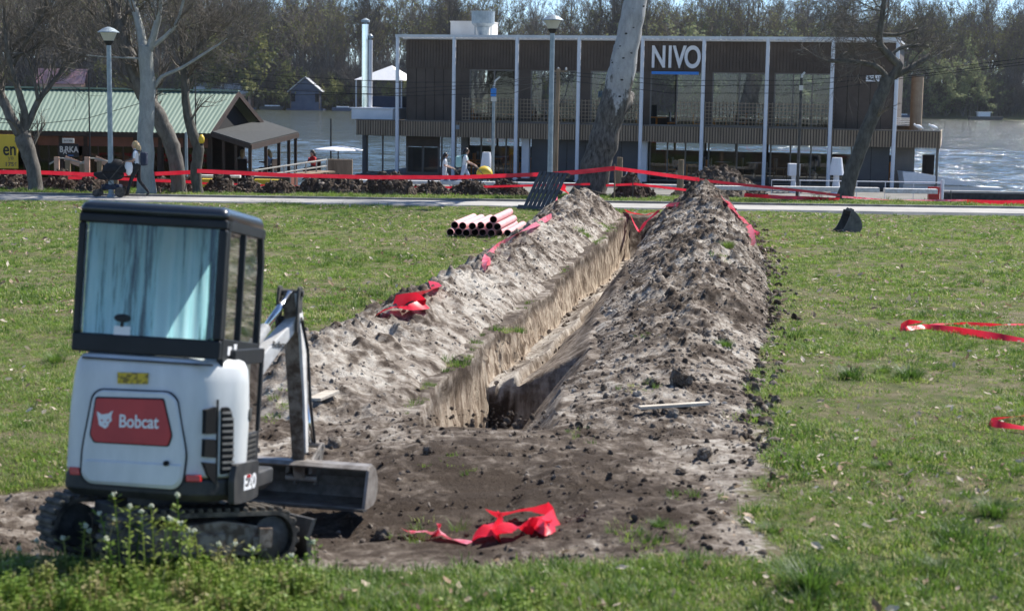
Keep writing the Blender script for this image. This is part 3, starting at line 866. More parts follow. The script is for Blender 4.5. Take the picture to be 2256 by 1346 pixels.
# left wall, front frame, floor, seat
b = MB()
b.box((CX0, CY0 + 0.07, 1.352), (CX0 + 0.04, CY1, 1.47)); b.box((CX0, CY1 - 0.05, 0.62), (CX0 + 0.04, CY1, 2.226)); b.box((CX0, CY0 + 0.07, 2.17), (CX0 + 0.04, CY1, 2.226)); b.box((CX0, -0.08, 1.47), (CX0 + 0.03, -0.04, 2.17))
b.box((CX0, CY1 - 0.05, 2.16), (CX1, CY1, 2.226)); b.box((CX0, CY1 - 0.04, 0.62), (CX1, CY1, 0.95)); b.box((CX0, -0.02, 0.6), (CX0 + 0.03, CY1, 1.352)); b.box((CX0, -0.02, 0.60), (CX1, CY1, 0.66))
b.build('cab_shell', M['black_paint'], EX, bevel=0.006)
b = MB(); b.box((-0.32, -0.28, 0.9), (0.16, 0.18, 1.02)); b.box((-0.30, -0.36, 1.0), (0.14, -0.26, 1.5)); b.build('seat', M['black_plastic'], EX, bevel=0.03, seg=3)
b = MB(); b.add([(CX0 + 0.012, CY0 + 0.10, 1.47), (CX0 + 0.012, CY1 - 0.05, 1.47), (CX0 + 0.012, CY1 - 0.05, 2.17), (CX0 + 0.012, CY0 + 0.10, 2.17)], [(0, 1, 2, 3)]); b.build('far_window', M['cab_glass'], EX)
b = MB(); b.add([(CX0 + 0.04, CY1 - 0.027, 0.95), (CX1 - 0.04, CY1 - 0.027, 0.95), (CX1 - 0.04, CY1 - 0.027, 2.16), (CX0 + 0.04, CY1 - 0.027, 2.16)], [(0, 1, 2, 3)]); b.build('front_window', M['cab_glass'], EX)
# --- boom, arm, bucket (positions local to the excavator)
def L(px, py, Y):
    return EXI @ at(px, py, Y)
foot = Vector((0.06, 0.62, 0.62)); knee = Vector((0.16, 0.78, 1.02)); tip = L(648, 706, 12.1)
b = MB(); b.box((-0.10, 0.45, 0.52), (0.16, 0.72, 0.72)); b.lathe([(0.07, 0.5), (0.07, 0.8)], 14, Matrix.Translation((0.05, 0.70, 0))); b.build('swing_post', M['dark_steel'], EX, bevel=0.01)
b = MB()
pts = [foot, knee, (knee * 0.45 + tip * 0.55) + Vector((0, 0, 0.02)), tip]
hs = [0.14, 0.20, 0.155, 0.095]
dirx = Vector((tip.x - foot.x, tip.y - foot.y, 0)).normalized(); sidev = Vector((dirx.y, -dirx.x, 0))
ring = []
for p, h in zip(pts, hs):
    ring.append([p + sidev * a * 0.055 + Vector((0, 0, c_ * h / 2)) for a, c_ in ((-1, -1), (1, -1), (1, 1), (-1, 1))])
b.grid(ring, close=True); b.add(ring[0], [(0, 1, 2, 3)]); b.add(ring[-1], [(0, 1, 2, 3)])
boom = b.build('boom', M['white_dusty'], EX, bevel=0.012, seg=2)
q = pts[2] * 0.5 + tip * 0.5 + sidev * 0.058
bt = text_mesh('lettering', 'Bobcat', 0.07, M['dark_steel'], boom, Matrix.Translation(pts[2] * 0.75 + tip * 0.25 + sidev * 0.058) @ Matrix((( dirx.x, 0, sidev.x, 0), (dirx.y, 0, sidev.y, 0), (0, 1, 0, 0), (0, 0, 0, 1))), 0.001, 0.9, 0.001)
top = L(640, 645, 12.12); bot = L(661, 1052, 12.05)
b = MB()
ax = (bot - top).normalized()
acr = [(0.0, 0.045, 0.04), (0.14, 0.055, 0.065), (0.3, 0.06, 0.08), (0.65, 0.055, 0.065), (1.0, 0.045, 0.04)]
ring = []
fw = Vector((0.0, 1, 0)).normalized(); sd = Vector((fw.y, -fw.x, 0))
for t, w, h in acr:
    p = top.lerp(bot, t) + fw * 0.05 * math.sin(t * math.pi)
    ring.append([p + sd * a * w + fw * c_ * h for a, c_ in ((-1, -1), (1, -1), (1, 1), (-1, 1))])
b.grid(ring, close=True); b.add(ring[0], [(0, 1, 2, 3)]); b.add(ring[-1], [(0, 1, 2, 3)])
arm = b.build('arm', M['rust_steel'], EX, bevel=0.008)
b = MB()                                                     # clean white flank plate of the arm
ring = []
for t, w, h in acr:
    p = top.lerp(bot, t * 0.86) + fw * 0.05 * math.sin(t * math.pi * 0.86)
    ring.append([p + sd * (w + 0.004 + a) + fw * c_ * (h + 0.004) for a, c_ in ((-0.012, -1), (0.012, -1), (0.012, 1), (-0.012, 1))])
b.grid(ring, close=True); b.add(ring[0], [(0, 1, 2, 3)]); b.add(ring[-1], [(0, 1, 2, 3)])
b.build('flank_plate', M['white_dusty'], arm, bevel=0.004)
b = MB()
for a in (-0.075, 0.075):
    b.prism(ropoly([(-0.06, -0.30), (0.07, -0.30), (0.09, -0.05), (0.06, 0.05), (-0.06, 0.05), (-0.08, -0.05)], 0.03), a - 0.009, a + 0.009, 'x', Matrix.Translation(top + Vector((0, -0.02, 0.0))))
for zz in (0.0, -0.2): b.tube([top + sd * -0.1 + Vector((0, 0, zz)), top + sd * 0.1 + Vector((0, 0, zz))], 0.026, 10)
b.build('arm_bracket', M['dark_steel'], arm, bevel=0.003)
cyl0 = knee + Vector((0.0, 0.05, 0.2)); cyl1 = top + Vector((0, -0.01, 0.0)); cm = cyl0.lerp(cyl1, 0.55)
b = MB(); b.tube([cyl0, cm], 0.042, 14); b.build('arm_cylinder', M['white_dusty'], EX, smooth=False)
b = MB(); b.tube([cm, cyl1], 0.026, 12); b.build('piston_rod', M['chrome'], EX, smooth=True)
b = MB()
j0 = top.lerp(bot, 0.25) + fw * 0.15; j1 = bot + fw * 0.16 + Vector((0.04, 0, 0.24))
b.tube([j0, j0.lerp(j1, 0.6)], 0.036, 12); b.build('bucket_cylinder', M['dark_steel'], EX)
b = MB(); b.tube([j0.lerp(j1, 0.6), j1], 0.02, 12); b.build('piston_rod', M['chrome'], EX, smooth=True)
b = MB()
for a in (-0.07, 0.085):
    b.beam(bot + sd * a + Vector((0, 0, 0.12)), j1 + sd * (a), 0.018, 0.055); b.beam(j1 + sd * a, bot + sd * (a + 0.02) + fw * 0.10 + Vector((0, 0, -0.06)), 0.018, 0.055)
b.tube([j1 + sd * -0.09, j1 + sd * 0.1], 0.022, 10); b.tube([bot + sd * -0.11, bot + sd * 0.13], 0.025, 10)
b.build('linkage', M['steel'], EX, bevel=0.003)
b = MB(); b.tube([top + Vector((0.1, 0, -0.2)), top.lerp(bot, .3) + sd * .085 + fw * .13, top.lerp(bot, .6) + sd * .09 + fw * .1, j1 + sd * .03], 0.011, 8); b.build('hose', M['black_paint'], EX)
# bucket: opening towards the machine
BM = Matrix.Translation((bot.x + 0.025, bot.y, bot.z)) @ Matrix.Rotation(R(-4), 4, 'Z')
pr = [(-0.13, 0.10), (-0.10, 0.125), (0.0, 0.135), (0.10, 0.10), (0.19, 0.02), (0.215, -0.06), (0.18, -0.14), (0.08, -0.175), (-0.12, -0.185), (-0.20, -0.18)]
b = MB()
b.grid([[BM @ Vector((x, y, z)) for y, z in pr] for x in (-0.52, 0.52)])
bk = b.build('bucket', M['steel'], EX, solid=0.016)
for x in (-0.52, 0.52):
    b = MB(); b.prism([(y, z) for y, z in pr], x - 0.011, x + 0.011, 'x', BM); b.build('side_plate', M['steel'], bk)
b = MB(); b.box((-0.53, -0.235, -0.196), (0.53, -0.13, -0.178), BM); b.build('cutting_edge', M['dark_steel'], bk)
for x in (-0.09, 0.09):
    b = MB(); b.prism([(-0.06, 0.1), (0.16, 0.06), (0.12, 0.16), (-0.02, 0.2)], x - 0.012, x + 0.012, 'x', BM @ Matrix.Translation((-0.025, 0, -0.06))); b.build('bucket_ear', M['steel'], bk)
# ------------------------------------------------------------------ two-storey floating restaurant
M['brown_clad'] = mat('brown_clad', (0.072, 0.052, 0.040), (0.10, 0.075, 0.058), 1.5, rough=0.75)
M['brown_frame'] = mat('brown_frame', (0.13, 0.115, 0.10), (0.17, 0.15, 0.13), 2, rough=0.6)
M['slat_wood'] = mat('slat_wood', (0.24, 0.18, 0.12), (0.36, 0.275, 0.19), 3, rough=0.75, stretch=(3, 3, 0.2))
M['grey_panel'] = mat('grey_panel', (0.07, 0.072, 0.078), (0.095, 0.097, 0.10), 1, rough=0.6)
M['col_white'] = mat('col_white', (0.66, 0.68, 0.72), (0.76, 0.77, 0.80), 2, rough=0.45)
M['pane'] = glass('pane', (0.80, 0.86, 0.87), 0.01, 0.01)
M['blue_bar'] = mat('blue_bar', (0.02, 0.2, 0.62), rough=0.4)
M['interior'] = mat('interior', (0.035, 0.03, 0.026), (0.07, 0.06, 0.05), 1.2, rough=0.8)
M['furniture'] = mat('furniture', (0.09, 0.06, 0.035), (0.22, 0.15, 0.09), 3, rough=0.6)
M['orange_cloth'] = mat('orange_cloth', (0.6, 0.2, 0.03), rough=0.8)
M['roof_white'] = mat('roof_white', (0.55, 0.56, 0.57), (0.7, 0.71, 0.72), 1, rough=0.5)

NA = at(868, 378, 78.0); NB = at(1963, 415, 72.0)
NU = Vector((NB.x - NA.x, NB.y - NA.y, 0)); NLEN = NU.length; NU.normalize()
NV = Vector((-NU.y, NU.x, 0))
ang = math.atan2(NU.y, NU.x)
NZ = -0.98
NIVO = thing('floating_restaurant', 'long brown two-storey river restaurant with white columns and NIVO sign', 'restaurant', (NA.x, NA.y, NZ), ang)
PX = [875, 999, 1137, 1273, 1412, 1547, 1687, 1830, 1972]
CXS = [NLEN * (p - PX[0]) / (PX[-1] - PX[0]) for p in PX]
# convert picture columns to positions along the facade with its perspective
def nx(px):
    d = ray(px, 250); a = Vector((d.x, d.y)); 
    # solve CAM + t*a = NA + s*NU
    det = a.x * (-NU.y) + a.y * NU.x
    s = (a.y * NA.x - a.x * NA.y) / (a.x * NU.y - a.y * NU.x)
    return s
CXS = [nx(p) for p in PX]
ZT, ZB0, ZB1 = 6.55, 1.88, 2.60            # roof, balcony band bottom and top above the deck
DP = 11.0                                  # building depth
RC = 1.0                                   # facade behind the column line
def wall_piece(name, m, x0, x1, y0, y1, z0, z1, parent=NIVO, bevel=0):
    b = MB(); b.box((x0, y0, z0), (x1, y1, z1)); return b.build(name, m, parent, bevel=bevel)
for x in CXS:
    b = MB(); b.tube([(x, 0, -0.4), (x, 0, ZT - 0.02)], 0.085, 12); b.lathe([(0.14, -0.02), (0.14, 0.02)], 12, Matrix.Translation((x, 0, 0)))
    b.build('column', M['col_white'], NIVO, smooth=False)
b = MB(); b.beam((CXS[0] - 0.1, 0, ZT), (CXS[-1] + 0.1, 0, ZT), 0.16, 0.13)
for k in range(int((CXS[-1] - CXS[0]) / 0.24)):
    x = CXS[0] + k * 0.24; b.box((x, 0.1, ZT - 0.06), (x + 0.05, RC, ZT - 0.01))
b.build('pergola_edge', M['roof_white'], NIVO)
wall_piece('roof', M['roof_white'], CXS[0] - 0.05, CXS[-1] + 0.1, RC - 0.1, DP, ZT - 0.12, ZT - 0.02)
# decks
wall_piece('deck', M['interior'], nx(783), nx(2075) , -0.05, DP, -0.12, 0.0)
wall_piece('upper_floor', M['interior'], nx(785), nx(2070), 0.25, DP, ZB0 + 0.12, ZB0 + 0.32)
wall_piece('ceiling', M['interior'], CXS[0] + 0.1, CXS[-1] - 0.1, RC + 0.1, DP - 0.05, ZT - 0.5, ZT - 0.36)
# slatted balcony band
XL_, XR_ = nx(783), nx(2075)
wall_piece('band_board', M['brown_clad'], XL_, XR_, 0.17, 0.24, ZB0, ZB1 - 0.02)
b = MB(); k = 0; x = XL_
while x < XR_ - 0.05:
    b.box((x, 0.12, ZB0 - 0.02), (x + 0.075, 0.17, ZB1 - 0.03)); x += 0.125
tag(b.build('band_slats', M['slat_wood'], NIVO), kind='stuff')
wall_piece('band_cap', M['brown_frame'], XL_, XR_, 0.08, 0.30, ZB1 - 0.03, ZB1 + 0.02)
b = MB(); b.box((XR_ - 0.06, 0.24, ZB0), (XR_, 7, ZB1 - 0.04)); b.build('band_end', M['slat_wood'], NIVO)
b = MB(); b.box((XL_, 0.24, ZB0), (XL_ + 0.06, 7, ZB1 - 0.04)); b.build('band_end', M['slat_wood'], NIVO)
# upper fascia in boards
b = MB()
x = CXS[0] + 0.12
ZF = 5.05
while x < CXS[-1] - 0.1:
    b.box((x, RC - 0.03, 5.58), (x + 0.13, RC, ZT - 0.13)); b.box((x, RC - 0.055, ZF + 0.05), (x + 0.13, RC - 0.02, 5.56)); x += 0.15
tag(b.build('fascia_boards', M['brown_clad'], NIVO), kind='stuff')
wall_piece('fascia', M['brown_clad'], CXS[0] + 0.08, CXS[-1] - 0.08, RC, RC + 0.1, ZF, ZT - 0.13)
# end walls
for xx in (CXS[0] + 0.08, CXS[-1] - 0.16):
    wall_piece('end_wall', M['brown_clad'], xx, xx + 0.08, RC + 0.1, DP, ZB0 + 0.32, ZT - 0.13)
# solid end bays upstairs, split into panels
def panels(x0, x1, z0, z1, m, n, y=RC):
    w = (x1 - x0) / n
    for k in range(n):
        wall_piece('panel', m, x0 + k * w + 0.012, x0 + (k + 1) * w - 0.012, y + 0.0, y + 0.06, z0, z1)
    wall_piece('panel_backing', M['dark_void'], x0, x1, y + 0.05, y + 0.08, z0, z1)
panels(CXS[0] + 0.16, nx(1003), ZB1, ZF, M['brown_clad'], 6)
panels(nx(1836), CXS[-1] - 0.16, ZB1, ZF, M['brown_clad'], 5)
# windows
def window(x0, x1, z0, z1, nm, y=RC, bar=0.06, name='window', fm=None, open_=False):
    fm = fm or M['brown_frame']
    b = MB()
    b.box((x0, y, z0), (x1, y + 0.08, z0 + bar)); b.box((x0, y, z1 - bar), (x1, y + 0.08, z1))
    w = (x1 - x0) / nm
    for k in range(nm + 1):
        xc = x0 + w * k
        xa, xb = (xc, xc + bar) if k == 0 else ((xc - bar, xc) if k == nm else (xc - bar / 2, xc + bar / 2))
        b.box((xa, y - 0.004, z0 + bar), (xb, y + 0.084, z1 - bar))
    f = b.build(name, fm, NIVO)
    for k in range(nm):
        if open_ and k == 0: continue
        g = MB(); xa, xb = x0 + w * k + bar * .5, x0 + w * (k + 1) - bar * .5; g.add([(xa, y + .04, z0 + bar), (xb, y + .04, z0 + bar), (xb, y + .04, z1 - bar), (xa, y + .04, z1 - bar)], [(0, 1, 2, 3)]); g.build('pane', M['pane'], f)
ZW1 = ZF
for (a, c, nm, op) in ((1020, 1131, 2, 0), (1156, 1266, 2, 0), (1289, 1404, 2, 0), (1422, 1542, 2, 1), (1560, 1682, 2, 0), (1698, 1826, 3, 0)):
    window(nx(a), nx(c), ZB1 - 0.02, ZW1, nm, open_=bool(op))
for i in range(1, 7):
    xa = nx(PX[i]) - 0.35 if i > 1 else nx(1003)
    cuts = {1: (1003, 1020), 2: (1131, 1156), 3: (1266, 1289), 4: (1404, 1422), 5: (1542, 1560), 6: (1682, 1698)}[i]
    wall_piece('pier', M['brown_clad'], nx(cuts[0]), nx(cuts[1]), RC - 0.01, RC + 0.1, ZB1, ZF)
wall_piece('pier', M['brown_clad'], nx(1826), nx(1836), RC - 0.01, RC + 0.1, ZB1, ZF)
# lattice screens
def lattice(x0, x1, z0, z1, y):
    b = MB()
    x = x0
    while x <= x1: b.box((x, y, z0), (x + 0.03, y + 0.012, z1)); x += 0.165
    z = z0
    while z <= z1: b.box((x0, y + 0.013, z), (x1, y + 0.025, z + 0.03)); z += 0.165
    tag(b.build('lattice', M['slat_wood'], NIVO), kind='stuff')
for a, c in ((1010, 1137), (1139, 1273), (1275, 1410), (1486, 1547), (1549, 1687), (1689, 1835)):
    lattice(nx(a), nx(c), ZB1 + 0.05, 3.72, 0.55)
# ground floor
def lower(px0, px1): return nx(px0), nx(px1)
x0, x1 = lower(783, 868); window(x0 + 0.2, x1 - 0.1, 0.05, ZB0, 2)
wall_piece('corner_post', M['grey_panel'], x0, x0 + 0.19, RC - 0.05, RC + 0.12, 0, ZB0)
x0, x1 = lower(880, 955); window(x0, x1, 0.05, ZB0, 2, bar=0.09, name='door'); wall_piece('transom', M['brown_clad'], x0 + .02, x1 - .02, RC - 0.03, RC - 0.005, 1.35, ZB0 - 0.03)
wall_piece('door_leaf', M['brown_clad'], x0 + 0.1, (x0 + x1) / 2 - .06, RC + 0.046, RC + 0.07, 0.1, 1.32); wall_piece('door_leaf', M['brown_clad'], (x0 + x1) / 2 + .06, x1 - 0.1, RC + 0.046, RC + 0.07, 0.1, 1.32)
x0, x1 = lower(958, 992); window(x0, x1, 0.05, ZB0, 1)
wall_piece('panel', M['brown_frame'], nx(1003), nx(1018), RC, RC + 0.08, 0, ZB0)
x0, x1 = lower(1046, 1132); window(x0, x1, 0.05, ZB0, 3)
wall_piece('white_post', M['col_white'], nx(1142), nx(1158), RC - 0.3, RC, 0, ZB0)
panels(nx(1160), nx(1402), 0.0, ZB0 - 0.06, M['grey_panel'], 6)
wall_piece('white_post', M['col_white'], nx(1405), nx(1421), RC - 0.3, RC, 0, ZB0)
wall_piece('lintel', M['brown_frame'], nx(1142), nx(1421), RC - 0.02, RC + 0.1, ZB0 - 0.055, ZB0)
x0, x1 = lower(1424, 1545); window(x0, x1, 0.05, ZB0, 3)
x0, x1 = lower(1555, 1685); window(x0, x1, 0.05, ZB0, 2)
x0, x1 = lower(1694, 1878); window(x0, x1, 0.05, ZB0, 4)
panels(nx(1880), nx(1962), 0.0, ZB0, M['grey_panel'], 2)
wall_piece('panel', M['brown_frame'], nx(1972), nx(2018), RC, RC + 0.08, 0, ZB0)
wall_piece('corner_post', M['brown_frame'], nx(2066), nx(2072), 0.4, 0.6, 0, ZB0)
wall_piece('crate_stack', M['dark_void'], nx(2035), nx(2062), 2.2, 2.9, 0, 1.5)
# back side of the rooms: mullions only, the river shows through
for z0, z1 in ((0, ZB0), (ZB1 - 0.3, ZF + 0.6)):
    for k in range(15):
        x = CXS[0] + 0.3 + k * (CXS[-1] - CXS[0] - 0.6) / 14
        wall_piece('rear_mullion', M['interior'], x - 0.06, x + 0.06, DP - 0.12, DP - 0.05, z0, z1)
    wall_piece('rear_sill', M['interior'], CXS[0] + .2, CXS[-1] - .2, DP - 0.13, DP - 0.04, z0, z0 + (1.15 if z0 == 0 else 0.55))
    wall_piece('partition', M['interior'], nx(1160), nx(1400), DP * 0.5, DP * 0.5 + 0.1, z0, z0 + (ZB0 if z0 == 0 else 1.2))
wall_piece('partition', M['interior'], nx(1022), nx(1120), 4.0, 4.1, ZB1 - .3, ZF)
rnd = random.Random(5)
for k in range(46):
    x = rnd.uniform(CXS[1], CXS[-1] - 1); y = rnd.uniform(2.2, 8); zf = 0 if k % 2 else ZB1 - 0.38
    b = MB(); b.box((x - .4, y - .4, zf + .68), (x + .4, y + .4, zf + .73)); b.tube([(x, y, zf), (x, y, zf + .7)], 0.05, 6)
    for s in (-1, 1):
        b.box((x + s * .75 - .2, y - .2, zf + .42), (x + s * .75 + .2, y + .2, zf + .48)); b.box((x + s * .95 - .03, y - .2, zf + .46), (x + s * .95 + .03, y + .2, zf + .95))
        for q in (-.18, .18): b.box((x + s * .75 + q - .02, y - .02, zf), (x + s * .75 + q + .02, y + .02, zf + .43))
    b.build('table_set', M['furniture'] if k % 3 else M['orange_cloth'], NIVO)
# sign
c0 = Vector(((nx(1426) + nx(1530)) / 2, RC - 0.16, 5.62)); NR = Matrix.Rotation(R(90), 4, 'X')
sg = thing('sign_lettering', 'large white NIVO letters above a blue bar on the brown facade', 'sign', NIVO.matrix_basis @ Vector((0, 0, 0)))
sg.rotation_euler = (0, 0, ang); sg.location = (NA.x, NA.y, NZ)
wN = nx(1530) - nx(1426)
for ch, fx, w_ in (('N', 0.14, 1.0), ('I', 0.385, 1.0), ('V', 0.585, 1.05), ('O', 0.865, 1.05)):
    text_mesh('letter', ch, 1.38, M['col_white'], sg, Matrix.Translation((nx(1426) + wN * fx, RC - 0.14, 5.66)) @ NR, 0.04, 0.66 * w_, 0.03)
b = MB(); b.box((nx(1426), RC - 0.18, 4.92), (nx(1530), RC - 0.07, 5.05)); b.build('bar', M['blue_bar'], sg)
pl = thing('registration_plate', 'small white plate with black registration letters near the roof end of the brown facade', 'sign', (NA.x, NA.y, NZ), ang)
b = MB(); b.box((nx(1902), RC - 0.03, 4.72), (nx(1948), RC - 0.005, 5.0)); b.build('plate', M['white'], pl)
text_mesh('lettering', 'BGP-1327', 0.24, M['black_paint'], pl, Matrix.Translation(((nx(1902) + nx(1948)) / 2, RC - 0.034, 4.86)) @ NR, 0.002, 0.72, 0.004)
# things on the building's roof and terrace
def nd_at(px, y):
    """position along the facade for a picture column, at a depth y behind the columns"""
    d = ray(px, 150); B0 = Vector((NA.x, NA.y, 0)) + NV * y
    return (d.y * B0.x - d.x * B0.y) / (d.x * NU.y - d.y * NU.x)
def nw(px, y, z): return Matrix.Translation((NA.x, NA.y, NZ)) @ Matrix.Rotation(ang, 4, 'Z') @ Vector((nd_at(px, y), y, z))
def nthing(name, label, cat, px, y, z, group=None): return thing(name, label, cat, nw(px, y, z), ang, group)
t = nthing('plant_box', 'cream rooftop plant box behind the metal vent hood', 'roof box', 1044, 4.2, ZT - 0.03)
b = MB(); b.box((-0.98, -0.8, 0), (0.98, 0.8, 0.86)); b.box((-1.0, -0.82, 0.82), (1.0, 0.82, 0.88)); b.build('casing', mat('cream', (0.55, 0.52, 0.48), (0.68, 0.66, 0.62), 1), t, bevel=0.01)
t = nthing('vent_hood', 'galvanised rooftop exhaust vent with round head and tapering throat', 'vent', 1063, 2.4, ZT - 0.03)
b = MB(); b.lathe([(0.55, 0.72), (0.56, 1.28), (0.58, 1.30)], 24); b.lathe([(0.2, 0.52), (0.42, 0.6), (0.55, 0.72)], 24); b.build('head', M['galv'], t)
b = MB(); b.lathe([(0.16, 0.0), (0.33, 0.56)], 18); b.build('throat', M['galv'], t)
b = MB()
for s in (-0.4, 0.4): b.tube([(s, 0, 0), (s, 0, 0.7)], 0.025, 6)
b.tube([(-0.4, 0, 0.05), (0.4, 0, 0.05)], 0.02, 6); b.build('stand', M['galv'], t)
for px, h, r_ in ((805, 4.35, 0.17), (816, 3.6, 0.1)):
    t = nthing('flue_pipe', 'tall silver flue pipe rising from the white terrace box' if r_ > .12 else 'thinner pale flue pipe beside the taller silver one', 'flue', px, 1.8, ZB1 + 0.2)
    b = MB(); b.tube([(0, 0, 0), (0, 0, h)], r_, 14); b.build('pipe', M['chrome'] if r_ > .12 else M['col_white'], t, smooth=False)
    b = MB(); b.lathe([(r_ * 1.25, h + 0.1), (r_ * 1.25, h + .2), (0.03, h + .3)], 14); b.tube([(0, 0, h - .05), (0, 0, h + .12)], r_ * .5, 8); b.build('cap', M['galv'], t)
t = nthing('terrace_box', 'low white terrace parapet box at the end of the balcony band', 'parapet', 834, 1.6, ZB1)
b = MB(); b.box((-1.05, -0.9, 0), (1.05, 1.2, 0.5)); b.box((-1.12, -0.96, 0.5), (1.12, 1.26, 0.56)); b.build('box', M['col_white'], t, bevel=0.01)
t = nthing('gazebo', 'white peaked gazebo tent over a dark blue bar on the roof terrace', 'tent', 851, 5.0, ZB1)
b = MB(); b.add([(-1.3, -1.2, 1.9), (1.3, -1.2, 1.9), (1.3, 1.2, 1.9), (-1.3, 1.2, 1.9), (0.3, 0, 2.65)], [(0, 1, 4), (1, 2, 4), (2, 3, 4), (3, 0, 4), (3, 2, 1, 0)]); b.build('canopy', M['white'], t)
b = MB()
for x in (-1.2, 1.2):
    for y in (-1.1, 1.1): b.tube([(x, y, 0), (x, y, 1.9)], 0.04, 6)
b.build('frame', M['col_white'], t)
b = MB(); b.box((-1.0, -0.6, 0), (1.1, 0.6, 1.1)); b.build('bar_counter', mat('dark_blue', (0.02, 0.03, 0.07), (0.04, 0.05, 0.09), 2), t)
t = nthing('timber_pillar', 'broad tan timber pillar standing on the terrace end', 'pillar', 2023, 3.2, ZB1 - .3)
b = MB(); b.lathe([(0.27, 0), (0.27, 2.7)], 14); b.build('shaft', mat('tan', (0.33, 0.23, 0.15), (0.42, 0.31, 0.21), 3, rough=.8), t); b = MB(); b.lathe([(0.29, 2.7), (0.29, 2.76)], 14); b.build('cap', M['brown_frame'], t)
t = nthing('terrace_hut', 'small terrace hut with white slatted roof beside the timber pillar', 'hut', 1992, 4.2, ZB1 - .3)
b = MB(); b.box((-0.35, -0.5, 0), (0.4, 0.5, 0.45)); b.build('wall', M['furniture'], t)
b = MB()
for k in range(5): b.box((-0.45, -0.62 + k * .13, 0.45 + k * .08), (0.5, -0.5 + k * .13, 0.49 + k * .08))
b.build('roof', M['white'], t)
for px in (2031, 2064):
    t = nthing('gull', 'white gull perched on the balcony band by the timber pillar', 'gull', px, 0.2, ZB1 + 0.02, 'gulls on the terrace edge')
    b = MB(); b.lathe([(0.01, -0.2), (0.06, -0.1), (0.085, 0.02), (0.06, 0.12), (0.04, 0.17)], 10, Matrix.Translation((0, 0, 0.16)) @ Matrix.Rotation(R(-90), 4, 'Y') @ Matrix.Rotation(R(20), 4, 'Y')); b.lathe([(0.01, -.05), (0.045, 0), (0.045, 0.03), (0.01, 0.07)], 10, Matrix.Translation((-.2, 0, 0.24)));
    for s in (-.03, .03): b.tube([(0, s, 0), (0, s, 0.1)], 0.008, 5)
    b.build('body', M['white'], t, smooth=True)
b = MB(); b.box((0, 0, 0), (0.16, 0.1, 0.2)); o = b.build('wall_box', M['galv'], NIVO, loc=(nx(1004), 0.02, ZB0 + 0.35))

# ------------------------------------------------------------------ giant white floor lamps, bollards, rails on the promenade
def big_lamp(px, py_top, py_bot, w_px, Y, square, label):
    s = F_PX / Y
    p = at(px, py_bot, Y); H = (py_bot - py_top) / s; w = w_px / s / 2
    t = thing('giant_lamp', label, 'lamp', (p.x, p.y, -0.985))
    H = H + (p.z + 0.985)
    b = MB()
    if square: b.box((-w, -w, H * 0.58), (w, w, H)); b.build('shade', M['col_white'], t, bevel=0.02)
    else:
        b.lathe([(w, H * .52), (w * .66, H)], 20); b.build('shade', M['col_white'], t, smooth=False)
    b = MB(); b.lathe([(w * .75, 0), (w * .62, 0.06), (w * .38, H * .45), (w * .42, H * .58)], 14); b.build('stem', M['col_white'], t)
big_lamp(1071, 336, 412, 27, 70, False, 'giant white floor lamp with tapered shade beside the restaurant door')
big_lamp(1747, 361, 425, 24, 69, True, 'giant white floor lamp with square shade beside the thin dark lamp post')
big_lamp(1841, 348, 425, 33, 68.6, False, 'giant white floor lamp with tapered shade behind the leaning bare tree')
big_lamp(1597, 377, 418, 18, 70, True, 'smaller white floor lamp with square shade behind the brown mound')
big_lamp(1388, 376, 418, 18, 70, True, 'smaller white floor lamp with square shade beside the poplar trunk')
def low_wall(px0, px1, py, Y, h, label, m='white_dusty', name='low_wall'):
    a = at(px0, py, Y); c = at(px1, py, Y); z = (a.z + c.z) / 2
    b = MB(); b.beam((a.x, Y, z - h / 2), (c.x, Y, z - h / 2), 0.35, h)
    tag(b.build(name, M[m], bevel=0.015), label, 'wall')
low_wall(1570, 1697, 410, 63.2, 0.16, 'short whitewashed kerb block next to the brown mound')
low_wall(1704, 1936, 412, 63, 0.18, 'long whitewashed kerb block behind the leaning bare tree')
low_wall(1948, 2064, 416, 63, 0.18, 'whitewashed kerb block ending at the red corner post')
low_wall(782, 1545, 402, 66, 0.14, 'long pale kerb running in front of the brown restaurant')
low_wall(440, 530, 386, 60.4, 0.10, 'short pale kerb behind the thin dark tree')
low_wall(560, 640, 390, 60.4, 0.22, 'dark plank barrier beyond the soil mounds', 'black_plastic')
b = MB(); z = float(at(1900, 400, 66).z)
x0 = at(1700, 400, 66).x; x1 = at(2076, 400, 66).x
b.tube([(x0, 66, z), (x1, 66, z)], 0.02, 8)
for k in range(7):
    x = x0 + (x1 - x0) * k / 6; b.tube([(x, 66, -1.0), (x, 66, z)], 0.014, 6)
tag(b.build('handrail', M['col_white']), 'white tube handrail in front of the glazed ground floor', 'railing')
t = thing('corner_post', 'red and white painted corner post at the end of the handrail', 'post', (at(2070, 420, 65).x, 65, -1.0))
b = MB(); b.box((-0.45, -.1, 0), (-0.02, .1, 0.55)); b.build('board', M['red_lens'], t); b = MB(); b.tube([(0.1, 0, 0), (0.1, 0, 0.85)], 0.07, 8); b.build('post', M['col_white'], t)
